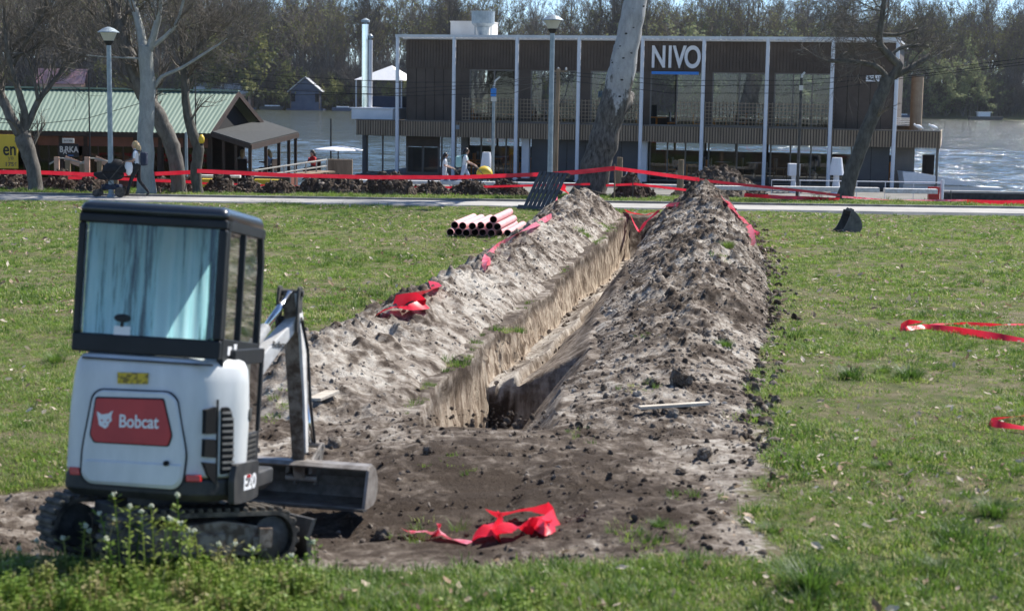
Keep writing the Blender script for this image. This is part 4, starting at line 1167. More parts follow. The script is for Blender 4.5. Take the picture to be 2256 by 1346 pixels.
# dark quay barrier on the far side of the lawn towards the open water
a = at(2078, 428, 66); c = at(2400, 432, 66)
t = thing('quay_barrier', 'dark low quay barrier with pale cap beside the open river', 'barrier', (0, 66, -1.0))
zt = float(at(2150, 421, 66).z) + 1.0
b = MB(); b.box((a.x, -.1, 0), (c.x, .1, zt - .08)); b.build('board', M['black_plastic'], t); b = MB(); b.box((a.x, -.16, zt - .08), (c.x, .16, zt)); b.build('cap', M['concrete'], t)
b = MB(); p = at(2100, 405, 71)
b.prism([(-1.9, 0.0), (2.5, -0.1), (2.2, -0.35), (-1.9, -.5)], -0.4, 0.4, 'y'); b.prism([(-2.0, 0.55), (-1.2, 0.5), (1.6, 0.02), (-1.9, 0.0)], -0.6, 0.5, 'y')
tag(b.build('moored_boat', M['white'], loc=(p.x, 72.5, p.z - 0.1)), 'white boat with dark low hull moored beside the restaurant end', 'boat')

# ------------------------------------------------------------------ barge restaurant with the green roof
M['green_roof'] = mat('green_roof', (0.165, 0.225, 0.17), (0.205, 0.265, 0.205), 1.0, rough=0.5, stretch=(2, .3, .3))
M['dark_pane'] = glass('dark_pane', (0.35, 0.37, 0.36), 0.0, 0.02)
M['dark_wood'] = mat('dark_wood', (0.02, 0.012, 0.009), (0.045, 0.026, 0.019), 3, rough=0.7, bump=.2)
M['red_wood'] = mat('red_wood', (0.13, 0.045, 0.03), (0.2, 0.075, 0.05), 3, rough=0.7)
M['bitumen'] = mat('bitumen', (0.016, 0.018, 0.018), (0.034, 0.037, 0.036), 5, rough=0.85, bump=.3, bscale=30)
M['yellow'] = mat('yellow', (0.62, 0.42, 0.03), (0.7, 0.48, 0.04), 2, rough=0.5)
M['salmon'] = mat('salmon', (0.5, 0.3, 0.22), (0.6, 0.38, 0.3), 4, rough=.7)
BK = thing('barge_restaurant', 'dark wooden barge restaurant with green corrugated roof', 'restaurant', (-11.2, 62.4, -1.4))
def bl(px, py, Y): return at(px, py, Y) - Vector(BK.location)
E0 = bl(-60, 291, 62.2); E1 = bl(466, 291, 62.2); RG0 = bl(-60, 197, 66.2); RG1 = bl(526, 201, 66.2)
zE = (E0.z + E1.z) / 2; zR = (RG0.z + RG1.z) / 2; E0.x -= 6; RG0.x -= 6
def corr(E0, E1, R0, R1, name):
    """corrugated sheet: ribs run down the slope"""
    b = MB(); nrib = 92
    rows = [[], []]
    for k in range(nrib * 4 + 1):
        t = k / (nrib * 4); up = 0.016 if k % 4 in (1, 2) else 0.0
        a = Vector((E0.x + (E1.x - E0.x) * t, E0.y, zE + up)); c = Vector((R0.x + (R1.x - R0.x) * t, R0.y, zR + up))
        rows[0].append(a); rows[1].append(c)
    b.grid(rows)
    return tag(b.build(name, M['green_roof'], BK, solid=0.012), kind='stuff')
corr(E0, E1, RG0, RG1, 'roof_sheet')
FE = 70.2 - BK.location.y
b = MB(); b.add([(RG0.x, RG0.y, zR - .01), (RG1.x, RG1.y, zR - .01), (E1.x + .9, FE, zE + 0.1), (RG0.x, FE, zE + 0.1)], [(0, 1, 2, 3)]); b.build('roof_back', M['green_roof'], BK, solid=.02)
b = MB(); b.beam((RG0.x, RG0.y, zR + .06), (RG1.x, RG1.y, zR + .06), 0.32, 0.06); b.build('ridge_cap', M['green_roof'], BK)
b = MB(); b.beam((E1.x, E1.y, zE - .06), (RG1.x, RG1.y, zR - .08), 0.06, 0.2); b.build('barge_board', M['dark_wood'], BK)
b = MB(); b.beam((RG1.x, RG1.y, zR - .08), (E1.x + .9, FE, zE + .02), 0.06, 0.2); b.build('barge_board', M['dark_wood'], BK)
b = MB(); b.add([(RG1.x - .5, RG1.y, zR - .1), (E1.x - .4, E1.y + .3, zE), (E1.x + .4, FE - .3, zE)], [(0, 1, 2)]); b.build('gable', M['dark_void'], BK)
b = MB(); b.beam((E0.x, E0.y + .05, zE - .1), (E1.x, E0.y + .05, zE - .1), 0.08, 0.16); b.build('eave_board', M['dark_wood'], BK)
# walls, posts and windows
WY = E0.y + 0.45
b = MB(); b.box((E0.x, WY, 0), (E1.x - .1, WY + .1, 0.9)); b.box((E0.x, WY, zE - .55), (E1.x - .1, WY + .1, zE - .02)); b.build('wall', M['red_wood'], BK)
b = MB(); b.box((E0.x, FE - .4, 0), (E1.x, FE - .3, zE)); b.build('back_wall', M['dark_wood'], BK)
b = MB(); b.box((E0.x, WY, -.3), (E1.x + 2.6, FE, 0)); b.build('deck', M['dark_wood'], BK)
for k in range(15):
    x = E1.x - .15 - k * 0.95
    b = MB(); b.box((x - .07, WY - .03, 0), (x + .07, WY + .13, zE - .03)); b.build('post', M['dark_wood'], BK)
    if k < 14:
        b = MB()
        b.box((x - .88, WY + .02, .9), (x - .82, WY + .08, zE - .55)); b.box((x - .13, WY + .02, .9), (x - .07, WY + .08, zE - .55)); b.box((x - .5, WY + .02, .9), (x - .45, WY + .08, zE - .55))
        f = b.build('window_frame', M['dark_wood'], BK)
        b = MB(); b.box((x - .86, WY + .04, .9), (x - .09, WY + .05, zE - .55)); b.build('pane', M['dark_pane'], f)
# lean-to terrace roof
A = bl(466, 291, 62.2); B = bl(552, 318, 61.0); C = bl(657, 292, 70.5); D = bl(578, 266, 70.2)
b = MB(); b.add([A, B, C, D], [(0, 1, 2, 3)]); b.build('terrace_roof', M['bitumen'], BK, solid=.06)
b = MB(); b.beam(B + Vector((0.02, 0, -.12)), C + Vector((0.02, 0, -.12)), 0.05, 0.2); b.build('fascia', M['dark_wood'], BK)
b = MB(); b.beam(A + Vector((0, -.02, -.1)), B + Vector((0, -.02, -.1)), 0.05, 0.16); b.build('fascia', M['dark_wood'], BK)
for t in (0.03, 0.33, 0.6, 0.82, 0.98):
    p = B.lerp(C, t); b = MB(); b.box((p.x - .14, p.y - .07, 0), (p.x - .02, p.y + .07, p.z - .1)); b.build('post', M['dark_wood'], BK)
    if t > .5: pass
for t in (0.3, 0.62):
    p = A.lerp(B, t); b = MB(); b.box((p.x - .05, p.y, 0), (p.x + .05, p.y + .1, p.z - .1)); b.build('post', M['dark_wood'], BK)
b = MB(); b.beam(Vector((A.x, A.y + .1, .62)), Vector((B.x - .1, B.y + .1, .62)), .05, .5); b.build('parapet', M['dark_wood'], BK)
b = MB(); b.beam(Vector((B.x - .05, B.y, .4)), Vector((C.x - .05, C.y, .4)), .06, .75); b.build('parapet', M['red_wood'], BK)
for q in (1.05, 1.35):
    b = MB(); b.beam(Vector((A.x, A.y + .1, q)), Vector((B.x - .1, B.y + .1, q)), .03, .03); b.build('rail', M['dark_wood'], BK)
# gangways with salmon boards
for i, (x0, y0, x1, y1) in enumerate(((125, 352, 195, 372), (192, 352, 270, 378))):
    t = thing('gangway_rail', 'sloping gangway railing with pale pink boards and bent hand rail, ' + ('beside the sign board' if i == 0 else 'behind the pram'), 'railing', (0, 0, 0))
    a = at(x0, y0, 60.9); c = at(x1, y1, 60.9)
    b = MB(); b.beam(a + Vector((0.3, 0, .05)), c + Vector((0, 0, .05)), .03, .2); b.build('board', M['salmon'], t)
    b = MB(); b.tube([at(x0 - 16, 362, 60.9), at(x0 + 5, 349, 60.9), at(x0 + 14, 349, 60.9), at(x1, 362, 60.9)], .03, 6); b.build('hand_rail', M['concrete'], t)
    for q in (0.0, .35, .8):
        p = a.lerp(c, q); b = MB(); b.box((p.x - .09, p.y - .05, -1.1), (p.x + .09, p.y + .05, p.z + .1)); b.build('post', M['salmon'] if q == 0 else M['wood'], t)
# signs on the barge
def sign(name, label, px0, py0, px1, py1, Y, m, texts, cat='sign'):
    a = at(px0, py0, Y); c = at(px1, py1, Y)
    t = thing(name, label, cat, ((a.x + c.x) / 2, Y, c.z))
    w, h = c.x - a.x, a.z - c.z
    b = MB(); b.box((-w / 2, 0, 0), (w / 2, .05, h)); b.build('board', m, t, bevel=.005)
    for txt, fx, fz, size, m2, sx, bo in texts:
        text_mesh('lettering', txt, size * h, m2, t, Matrix.Translation((w * fx, -.004, h * fz)) @ Matrix.Rotation(R(90), 4, 'X'), .002, sx, bo)
    return t
M['off_white'] = mat('off_white', (0.6, 0.59, 0.56), rough=.6)
sign('sign_board', 'black BARKA sign board below a small white plate', 130, 317, 173, 347, 61.9, M['black_paint'], (('B', -.38, .56, .62, M['off_white'], .8, .008), ('A', -.2, .38, .5, M['off_white'], .8, .006), ('RKA', .15, .56, .62, M['off_white'], .85, .008), ('~~~', .1, .14, .25, M['blue_bar'], 1, .004)))
sign('name_plate', 'small white plate above the BARKA board', 137, 305, 163, 316, 61.9, M['off_white'], (('06-17-2006', 0, .5, .5, M['dark_steel'], .75, .0),))
sign('beer_sign', 'tall yellow advertising board with black letters beside the forked tree', -40, 296, 40, 372, 61.7, M['yellow'], (('en', .27, .56, .55, M['black_paint'], .75, .012), ('ув', .30, .31, .16, M['furniture'], 1, .0), ('1756', .3, .12, .17, M['furniture'], 1.1, .006), ('®', .45, .8, .1, M['black_paint'], 1, 0)))
# terrace boards and small walls between the barge and the river
b = MB(); a = at(722, 383, 70); c = at(776, 352, 70); b.box((a.x, 70, a.z - .8), (c.x, 70.2, c.z)); tag(b.build('board_fence', M['wood'], bevel=.01), 'tan plywood board fence at the water between the two restaurants', 'fence')
t = thing('gangway', 'grey gangway railings leading from the barge terrace to the quay', 'railing', (0, 0, 0))
b = MB(); b.tube([at(560, 376, 62.5), at(720, 352, 66)], .03, 6); b.build('rail', M['concrete'], t)
b = MB(); b.tube([at(560, 390, 62.5), at(720, 366, 66)], .03, 6); b.build('rail', M['concrete'], t)
for q in np.linspace(.1, 1, 7):
    p0 = at(560, 376, 62.5).lerp(at(720, 352, 66), q); b = MB(); b.tube([p0, p0 - Vector((0, 0, 1.0))], .03, 6); b.build('post', M['concrete'], t)
b = MB(); b.beam(at(560, 396, 62.6), at(720, 378, 66), .9, .06); b.build('walkway', M['wood'], t)
t = thing('parasol', 'flat white parasol over the quay tables next to the plywood fence', 'parasol', at(745, 372, 75))
b = MB(); b.lathe([(1.15, 0.85), (1.1, .9), (0.05, 1.05)], 8); b.build('canopy', M['white'], t); b = MB(); b.tube([(0, 0, -.5), (0, 0, .9)], .03, 6); b.build('pole', M['dark_steel'], t)
# ------------------------------------------------------------------ trees
def bark(name, c, c2, scale=6, marks=False):
    n = NT(name)
    co = n.coord('Object')
    col = n.ramp(n.noise(scale, 7, 0.68, n.coord('Object', (1, 1, 0.4))), [(0.3, c), (0.7, c2)])
    if marks:
        geo = n.new('NewGeometry'); sx = n.new('SeparateXYZ'); n.link(co, sx.inputs[0])
        v = n.new('TexVoronoi'); v.inputs['Scale'].default_value = 3.8; n.link(n.coord('Object', (1, 1, 1.7)), v.inputs['Vector'])
        spot = n.ramp(v.outputs['Distance'], [(0.16, 1.0), (0.26, 0.0)])
        spot = n.mix(1.0, spot, n.ramp(n.noise(2.2, 3, 0.5, co), [(0.44, 0.0), (0.52, 1.0)]), 'MULTIPLY')
        rough_low = n.ramp(n.math('ADD', n.math('MULTIPLY', sx.outputs[2], -0.28), n.math('ADD', n.math('MULTIPLY', n.noise(1.6, 6, 0.7, n.coord('Object', (1, 1, .45))), 2.6), 0.30)), [(marks, 0.0), (marks + 0.16, 1.0)])
        col = n.mix(spot, col, (0.03, 0.027, 0.025))
        col = n.mix(rough_low, col, n.ramp(n.noise(9, 7, .7, n.coord('Object', (1, 1, .3))), [(0.35, (0.03, 0.026, 0.023)), (0.7, (0.20, 0.185, 0.17))]))
    n.link(col, n.b.inputs['Base Color']); n.b.inputs['Roughness'].default_value = 0.9; n.b.inputs['Specular IOR Level'].default_value = .2
    n.bump(n.noise(scale * 3, 6, 0.7, n.coord('Object', (1, 1, 0.3))), 0.7, 0.04)
    return n.mat
M['bark_poplar'] = bark('bark_poplar', (0.26, 0.26, 0.26), (0.47, 0.47, 0.47), 4, marks=0.44)
M['bark_pale'] = bark('bark_pale', (0.22, 0.23, 0.22), (0.40, 0.41, 0.39), 5)
M['bark_dark'] = bark('bark_dark', (0.05, 0.046, 0.04), (0.16, 0.15, 0.13), 7)
M['bark_mid'] = bark('bark_mid', (0.075, 0.068, 0.06), (0.21, 0.195, 0.175), 7)
M['twig'] = mat('twig', (0.10, 0.085, 0.07), (0.17, 0.15, 0.125), 3, rough=.9)
M['twig_far'] = mat('twig_far', (0.115, 0.098, 0.082), (0.20, 0.172, 0.145), .3, rough=1, vary=.3)
M['bud'] = mat('bud', (0.18, 0.19, 0.06), (0.27, 0.27, 0.11), .5, rough=.9, transl=.35, vary=.25)
M['willow'] = mat('willow', (0.17, 0.195, 0.09), (0.27, 0.285, 0.15), .5, rough=.9, transl=.3, vary=.25)

def rv(r): return Vector((r.gauss(0, 1), r.gauss(0, 1), r.gauss(0, 1))).normalized()

def grow(mb, p, d, length, rad, depth, r, up=0.15, wob=0.22, kids=(3, 5), ratio=0.6, spread=0.75, sides=None, minr=0.004):
    nseg = 5 if depth > 1 else (4 if depth == 1 else 3)
    pts = [p.copy()]; rr = [rad]
    d = d.normalized()
    for k in range(nseg):
        d = (d + rv(r) * wob + Vector((0, 0, up * 0.35))).normalized()
        pts.append(pts[-1] + d * (length / nseg)); rr.append(max(minr, rad * (1 - 0.75 * (k + 1) / nseg)))
    mb.tube(pts, rr, sides or (5 if depth > 2 else (4 if depth == 2 else 3)), cap=False)
    if depth <= 0: return
    for k in range(r.randint(*kids)):
        t = r.uniform(0.3, 1.0); i = min(nseg - 1, int(t * nseg)); f = t * nseg - i
        q = pts[i].lerp(pts[i + 1], f)
        nd = ((pts[i + 1] - pts[i]).normalized() + rv(r) * spread).normalized()
        grow(mb, q, nd, length * ratio * r.uniform(.7, 1.15), max(minr, rr[i] * 0.55), depth - 1, r, up, wob, kids, ratio, spread, None, minr)

def near_tree(name, label, limbs, Y, bark_m, twig_n, seed, twig_len=1.0, crown=None, twig_m='twig', base_extra=0.15):
    """limbs: list of [(px, py, width_px)...]; the first one is the trunk; drawn at distance Y with depth wander"""
    r = random.Random(seed); s = Y / F_PX
    base = at(limbs[0][0][0], limbs[0][0][1], Y)
    gz = float(slope(Y)) - base_extra
    t = thing(name, label, 'tree', (base.x, Y, gz))
    O = Vector((base.x, Y, gz))
    tw = MB(); made = []
    for li, limb in enumerate(limbs):
        b = MB(); pts = []; rad = []
        dep = r.uniform(-1, 1) * (0 if li == 0 else 0.55)
        tot = len(limb)
        for k, (px, py, w) in enumerate(limb):
            yy = Y + (dep * k * 0.35 if li else 0)
            p = at(px, py, yy) - O
            if li == 0 and k == 0: p.z = 0.0
            pts.append(p); rad.append(w * s / 2)
        # smooth by inserting midpoints with slight irregularity
        P2, R2 = [], []
        for k in range(len(pts) - 1):
            p0 = pts[max(k - 1, 0)]; p1 = pts[k]; p2 = pts[k + 1]; p3 = pts[min(k + 2, len(pts) - 1)]
            for q in range(4):
                u = q / 4
                P2.append(0.5 * ((2 * p1) + (p2 - p0) * u + (2 * p0 - 5 * p1 + 4 * p2 - p3) * u * u + (3 * p1 - p0 - 3 * p2 + p3) * u ** 3) + rv(r) * rad[k] * .08)
                R2.append((rad[k] * (1 - u) + rad[k + 1] * u) * r.uniform(.95, 1.05))
        P2.append(pts[-1]); R2.append(rad[-1])
        if li == 0: R2[0] *= 1.35; R2[1] *= 1.15
        b.tube(P2, R2, 14 if li == 0 else 8)
        b.build('trunk' if li == 0 else 'limb', M[bark_m], t, smooth=True)
        made.append((P2, R2))
    k = 0
    for li, (P2, R2) in enumerate(made):
        if li == 0 and len(made) > 1 and twig_n[0] == 0: continue
        cnt = twig_n[0] if li == 0 else twig_n[1]
        for _ in range(cnt):
            i = r.randint(int(len(P2) * .35), len(P2) - 1)
            d = (P2[i] - P2[max(i - 1, 0)]).normalized() + rv(r) * 0.9 + Vector((0, 0, .2))
            grow(tw, P2[i], d, twig_len * r.uniform(.5, 1.3), max(.012, R2[i] * .35), 2, r, .25, .25, (3, 5), .6, .8, None, .006)
    if crown: crown(tw, r, made)
    if tw.v: tw.build('crown', M[twig_m], t, fix=False)
    return t

near_tree('bare_tree', 'dark forked bare tree beside the yellow sign board', [
    [(80, 423, 34), (72, 370, 31), (57, 322, 36), (47, 295, 34)],
    [(46, 297, 28), (25, 260, 24), (0, 205, 20), (-25, 140, 16), (-50, 60, 10)],
    [(51, 297, 18), (54, 250, 17), (40, 200, 15), (25, 150, 12), (15, 100, 9), (10, 30, 7), (5, -40, 5)],
    [(52, 296, 17), (84, 225, 14), (110, 190, 11), (150, 140, 8), (168, 120, 5)],
    [(84, 222, 9), (76, 180, 8), (60, 122, 6), (35, 120, 4)],
    [(26, 150, 8), (62, 85, 7), (95, 35, 5), (103, -15, 4)],
    [(18, 108, 7), (70, 70, 6), (100, 25, 5)],
    [(27, 128, 6), (70, 110, 5), (118, 72, 4)]], 54.5, 'bark_mid', (3, 20), 1, 1.5)
near_tree('bare_tree', 'straight pale grey tree with smooth bark behind the walking woman', [
    [(322, 431, 37), (321, 300, 36), (325, 200, 33), (322, 130, 31), (322, 100, 29)],
    [(328, 112, 19), (341, 70, 15), (350, 30, 13), (355, -30, 11), (358, -120, 8)],
    [(316, 112, 21), (305, 50, 17), (290, 0, 14), (276, -60, 10), (262, -140, 7)],
    [(331, 108, 11), (370, 75, 9), (390, 50, 8), (405, 0, 6), (412, -40, 5)],
    [(341, 192, 9), (356, 170, 8), (400, 150, 7), (440, 125, 6), (480, 100, 4), (500, 85, 3)],
    [(312, 130, 5), (280, 128, 4), (220, 125, 3), (190, 122, 2)]], 53.2, 'bark_pale', (0, 15), 2, 1.35)
near_tree('bare_tree', 'thick leaning tree curving behind the straight pale tree', [
    [(396, 426, 30), (386, 350, 34), (370, 300, 35), (344, 250, 35), (310, 195, 35), (286, 130, 33), (266, 70, 29), (246, 10, 25), (225, -60, 20), (205, -150, 13)],
    [(264, 64, 9), (274, 36, 8), (296, 22, 6), (330, 18, 4)],
    [(300, 170, 6), (262, 128, 5), (215, 122, 4)]], 55.0, 'bark_mid', (26, 14), 3, 1.6)
near_tree('bare_tree', 'thin dark crooked tree tied with red tape', [
    [(438, 428, 23), (431, 380, 24), (437, 330, 25), (425, 295, 24), (412, 250, 19), (408, 200, 17), (405, 160, 17), (400, 140, 14)],
    [(402, 152, 10), (400, 100, 8), (395, 50, 6), (385, 0, 4)],
    [(404, 152, 14), (430, 110, 11), (455, 85, 9), (470, 66, 6)],
    [(413, 170, 8), (428, 152, 5)],
    [(398, 60, 5), (440, 66, 4), (520, 78, 2.5)]], 54.0, 'bark_dark', (8, 17), 4, 1.25)
def poplar_crown(tw, r, made):
    P2, R2 = made[0]
    for _ in range(26):
        i = r.randint(int(len(P2) * .82), len(P2) - 1)
        a = r.uniform(0, 6.28)
        grow(tw, P2[i], Vector((math.cos(a), math.sin(a), 1.0)), r.uniform(2.5, 4), .09, 3, r, .2, .18, (3, 4), .6, .7, None, .006)
near_tree('poplar_tree', 'big leaning poplar with white bark above and a dark furrowed base', [
    [(1298, 432, 76), (1311, 380, 68), (1327, 320, 64), (1346, 250, 62), (1365, 180, 58), (1376, 120, 56), (1388, 60, 52), (1400, 0, 48), (1412, -60, 46), (1432, -160, 42), (1450, -300, 34), (1462, -480, 24)],
    [(1356, 240, 46), (1372, 228, 44), (1382, 216, 34), (1390, 205, 14)]], 57.0, 'bark_poplar', (0, 0), 5, 1, poplar_crown)
def puff(tw, r, made):
    for _ in range(34):
        P2, R2 = made[3]
        i = r.randint(len(P2) // 3, len(P2) - 1)
        grow(tw, P2[i], Vector((-1.0, r.uniform(-.5, .5), r.uniform(-.3, .5))), r.uniform(1.0, 2.2), .02, 2, r, -.1, .28, (4, 6), .6, .8, None, .0045)
near_tree('bare_tree', 'leaning dark tree with sawn-off limbs in front of the restaurant end', [
    [(1857, 436, 36), (1880, 370, 32), (1905, 300, 30), (1925, 250, 30), (1945, 200, 28), (1959, 168, 27)],
    [(1957, 174, 17), (1995, 156, 15), (2030, 136, 13), (2048, 122, 12)],
    [(1957, 176, 15), (1930, 147, 12), (1880, 136, 10), (1825, 135, 8)],
    [(1961, 172, 20), (1980, 146, 20), (1956, 121, 18), (1938, 95, 15), (1942, 50, 13), (1948, 0, 11), (1952, -50, 9)],
    [(1962, 122, 8), (1986, 106, 8), (2020, 101, 8), (2046, 103, 7)],
    [(1940, 76, 7), (1980, 76, 7), (2022, 64, 6)],
    [(1848, 136, 5), (1852, 122, 5), (1870, 116, 4)]], 58.5, 'bark_dark', (4, 9), 6, .9, puff)

# ------------------------------------------------------------------ wood on the far bank
def far_proto(seed, H, style):
    r = random.Random(seed)
    tr = MB(); cr = MB(); lf = MB()
    lean = Vector((r.uniform(-.12, .12), r.uniform(-.1, .1), 1)).normalized()
    pts = [Vector((0, 0, -1.5))]; n = 7
    for k in range(n):
        lean = (lean + rv(r) * .06 + Vector((0, 0, .05))).normalized(); pts.append(pts[-1] + lean * (H * .8 / n))
    r0 = H * .012 + .12
    rad = [r0 * (1 - .8 * k / n) for k in range(n + 1)]
    tr.tube(pts, rad, 6)
    nb = {'tall': 24, 'broad': 18, 'bush': 14}[style]
    for k in range(nb):
        t = r.uniform(.22 if style != 'tall' else .3, 1.0) if style != 'bush' else r.uniform(.05, .8)
        i = min(n - 1, int(t * n)); q = pts[i].lerp(pts[i + 1], t * n - i)
        a = r.uniform(0, 6.283)
        out = {'tall': .55, 'broad': .95, 'bush': 1.1}[style]
        d = Vector((math.cos(a) * out, math.sin(a) * out, 1.0 if style != 'bush' else .7))
        L_ = H * {'tall': .26, 'broad': .38, 'bush': .5}[style] * (1.15 - .6 * t) * r.uniform(.7, 1.2)
        grow(cr, q, d, L_, max(.05, rad[i] * .45), 3 if style != 'bush' else 2, r, .25 if style != 'bush' else .05, .2, (3, 4), .58, .7, 3, .022)
    if style == 'bush' or r.random() < .55:
        cnt = {'tall': 500, 'broad': 800, 'bush': 4200}[style]
        nv = len(cr.v)
        for _ in range(cnt):
            p = Vector(cr.v[r.randrange(nv)])
            if style != 'bush' and r.random() < .5 and p.z > H * .7: continue
            p = p + rv(r) * r.uniform(.05, .7)
            u = rv(r) * r.uniform(.1, .26); w = rv(r) * r.uniform(.1, .26)
            lf.add([p - u, p + w, p + u, p - w], [(0, 1, 2, 3)])
    return tr, cr, lf
FAR = []
for i, (H, st, leaf) in enumerate([(29, 'tall', 'bud'), (26, 'tall', 'bud'), (31, 'tall', 'bud'), (24, 'broad', 'bud'), (27, 'broad', 'bud'), (22, 'broad', 'bud'), (13, 'bush', 'willow'), (16, 'bush', 'willow'), (9, 'bush', 'bud')]):
    tr, cr, lf = far_proto(40 + i, H, st)
    lab, grp = {'tall': ('tall slender bare tree of the wood on the far river bank', 'tall bare trees on the far bank'), 'broad': ('broad branching bare tree of the wood on the far river bank', 'broad bare trees on the far bank'), 'bush': ('low rounded willow with first green leaves on the far river bank', 'willows on the far bank')}[st]
    if i == 8: lab, grp = 'small yellow green budding bush at the far waterline', 'bushes on the far bank'
    t = thing('bare_tree' if st != 'bush' else 'willow', lab, 'tree', (0, 0, 0), 0, grp)
    tr.build('trunk', M['twig_far'], t, fix=False)
    c_ = cr; nv = len(cr.v)
    o = len(c_.v)
    if lf.v: c_.cur = 1; c_.add(lf.v, lf.f)
    c_.build('crown', [M['twig_far'], M[leaf]], t, fix=False)
    FAR.append((t, st, i))
r = random.Random(77)
used = set()
def put(i, x, y, sc):
    t = FAR[i][0]
    if i in used: t = copy_tree(t)
    used.add(i)
    t.location = (x, y, float(bank_z(x, y)))
    t.rotation_euler = (0, 0, r.uniform(0, 6.28)); t.scale = (sc * r.uniform(.9, 1.1),) * 2 + (sc,)
for row, (dy, step, jit) in enumerate(((12, 6.2, 4), (24, 6.0, 5), (40, 6.5, 6))):
    half = (425 + dy) * .36
    x = -half - 4
    while x < half + 10:
        xx = x + r.uniform(-2.4, 2.4); yy = float(shore(xx)) + dy + r.uniform(-jit, jit)
        if -14 < xx < 22 and row == 2: sc = r.uniform(.78, .9)
        else: sc = r.uniform(1.02, 1.34)
        if -4 < xx < 14 and r.random() < .5: sc *= .86
        put(r.choice((0, 1, 2, 3, 4, 5)), xx, yy, sc)
        x += step
for px, i, sc, dy in ((1400, 6, 1.9, 4), (1450, 7, 1.6, 6), (1520, 6, 1.75, 5), (1580, 6, 1.6, 5), (1650, 7, 1.35, 8), (1720, 6, 1.7, 8), (1800, 7, 1.4, 7), (1360, 8, 1.2, 3), (2035, 7, 1.0, 2), (2085, 7, 1.35, 3), (2125, 6, 1.15, 3), (2160, 7, .9, 5), (1980, 6, 1.1, 4), (540, 8, 2.3, 6), (500, 8, 1.9, 7), (610, 8, 1.5, 4), (230, 8, 1.3, 6), (720, 8, 1.2, 4), (760, 8, 1.0, 3), (480, 8, 1.1, 3), (1300, 8, 1.1, 4), (1200, 8, 1.2, 5), (960, 8, 1.0, 4), (880, 8, 1.2, 3), (1760, 6, .8, 6), (1850, 8, 1.3, 5), (1900, 7, .8, 8), (90, 8, 1.3, 4), (330, 8, 1.3, 4), (400, 8, 1.1, 3)):
    x = (px - CX) / F_PX * 440
    put(i, x, float(shore(x)) + dy, sc)
# the wood farther in reads as one mass
def scatter(name, pts, rot, scl, idx, protos, label, kind='stuff', extra=()):
    pc = bpy.data.collections.new(name + '_kinds')
    for k, o in enumerate(protos):
        o.name = '%s_kind_%02d' % (name, k)
        for c_ in list(o.users_collection): c_.objects.unlink(o)
        pc.objects.link(o)
    me = bpy.data.meshes.new(name)
    me.vertices.add(len(pts)); me.vertices.foreach_set('co', np.asarray(pts, np.float32).ravel())
    for nm, ty, a in (('rot', 'FLOAT_VECTOR', rot), ('scl', 'FLOAT_VECTOR', scl), ('idx', 'INT', idx)):
        q = me.attributes.new(nm, ty, 'POINT')
        q.data.foreach_set('vector' if ty == 'FLOAT_VECTOR' else 'value', np.asarray(a, np.int32 if ty == 'INT' else np.float32).ravel())
    for nm, a in extra:
        q = me.attributes.new(nm, 'FLOAT', 'POINT'); q.data.foreach_set('value', np.asarray(a, np.float32))
    o = link(name, me)
    ng = bpy.data.node_groups.new(name, 'GeometryNodeTree')
    ng.interface.new_socket('Geometry', in_out='INPUT', socket_type='NodeSocketGeometry'); ng.interface.new_socket('Geometry', in_out='OUTPUT', socket_type='NodeSocketGeometry')
    N = ng.nodes; gi = N.new('NodeGroupInput'); go = N.new('NodeGroupOutput')
    ci = N.new('GeometryNodeCollectionInfo'); ci.inputs['Collection'].default_value = pc; ci.inputs['Separate Children'].default_value = True; ci.inputs['Reset Children'].default_value = True
    ip = N.new('GeometryNodeInstanceOnPoints'); ip.inputs['Pick Instance'].default_value = True
    def na(nm, ty):
        q = N.new('GeometryNodeInputNamedAttribute'); q.data_type = ty; q.inputs['Name'].default_value = nm; return q.outputs['Attribute']
    lk = ng.links.new
    lk(gi.outputs[0], ip.inputs['Points']); lk(ci.outputs[0], ip.inputs['Instance'])
    lk(na('idx', 'INT'), ip.inputs['Instance Index']); lk(na('rot', 'FLOAT_VECTOR'), ip.inputs['Rotation']); lk(na('scl', 'FLOAT_VECTOR'), ip.inputs['Scale'])
    lk(ip.outputs[0], go.inputs[0])
    md = o.modifiers.new('scatter', 'NODES'); md.node_group = ng
    return tag(o, label, kind=kind)
# brushwood prototypes for undergrowth and the deeper wood
protos = []
for k in range(3):
    rr_ = random.Random(900 + k); b = MB()
    for _ in range(26):
        p = Vector((rr_.uniform(-3, 3), rr_.uniform(-2, 2), -.3)); grow(b, p, Vector((rr_.uniform(-.4, .4), rr_.uniform(-.3, .3), 1)), rr_.uniform(2.5, 5.5), .05, 2, rr_, .2, .2, (3, 5), .6, .7, 3, .02)
    protos.append(b.build('brush', M['twig_far'], fix=False))
rng = np.random.default_rng(3)
for k, i in enumerate((0, 1, 3)):
    b = MB(); src = FAR[i][0]
    for ch in src.children:
        o = len(b.v); b.add([v.co for v in ch.data.vertices], [tuple(p.vertices) for p in ch.data.polygons])
    protos.append(b.build('wood', M['twig_far'], fix=False))
nb = 520
x = rng.uniform(-165, 175, nb); dy = rng.uniform(3, 26, nb)
y = shore(x) + dy
nw_ = 430
x2 = rng.uniform(-200, 215, nw_); y2 = shore(x2) + rng.uniform(52, 130, nw_)
X = np.concatenate([x, x2]); Y = np.concatenate([y, y2])
gap = np.where((X > -14) & (X < 24), .82, 1.0)
S = np.concatenate([rng.uniform(.9, 1.9, nb), rng.uniform(.95, 1.2, nw_)]) * gap
scatter('undergrowth', np.stack([X, Y, bank_z(X, Y) - .3], -1), np.stack([0 * X, 0 * X, rng.uniform(0, 6.28, len(X))], -1), np.stack([S, S, S], -1),
        np.concatenate([rng.integers(0, 3, nb), rng.integers(3, 6, nw_)]), protos, 'grey bare brushwood and deeper wood on the far bank')

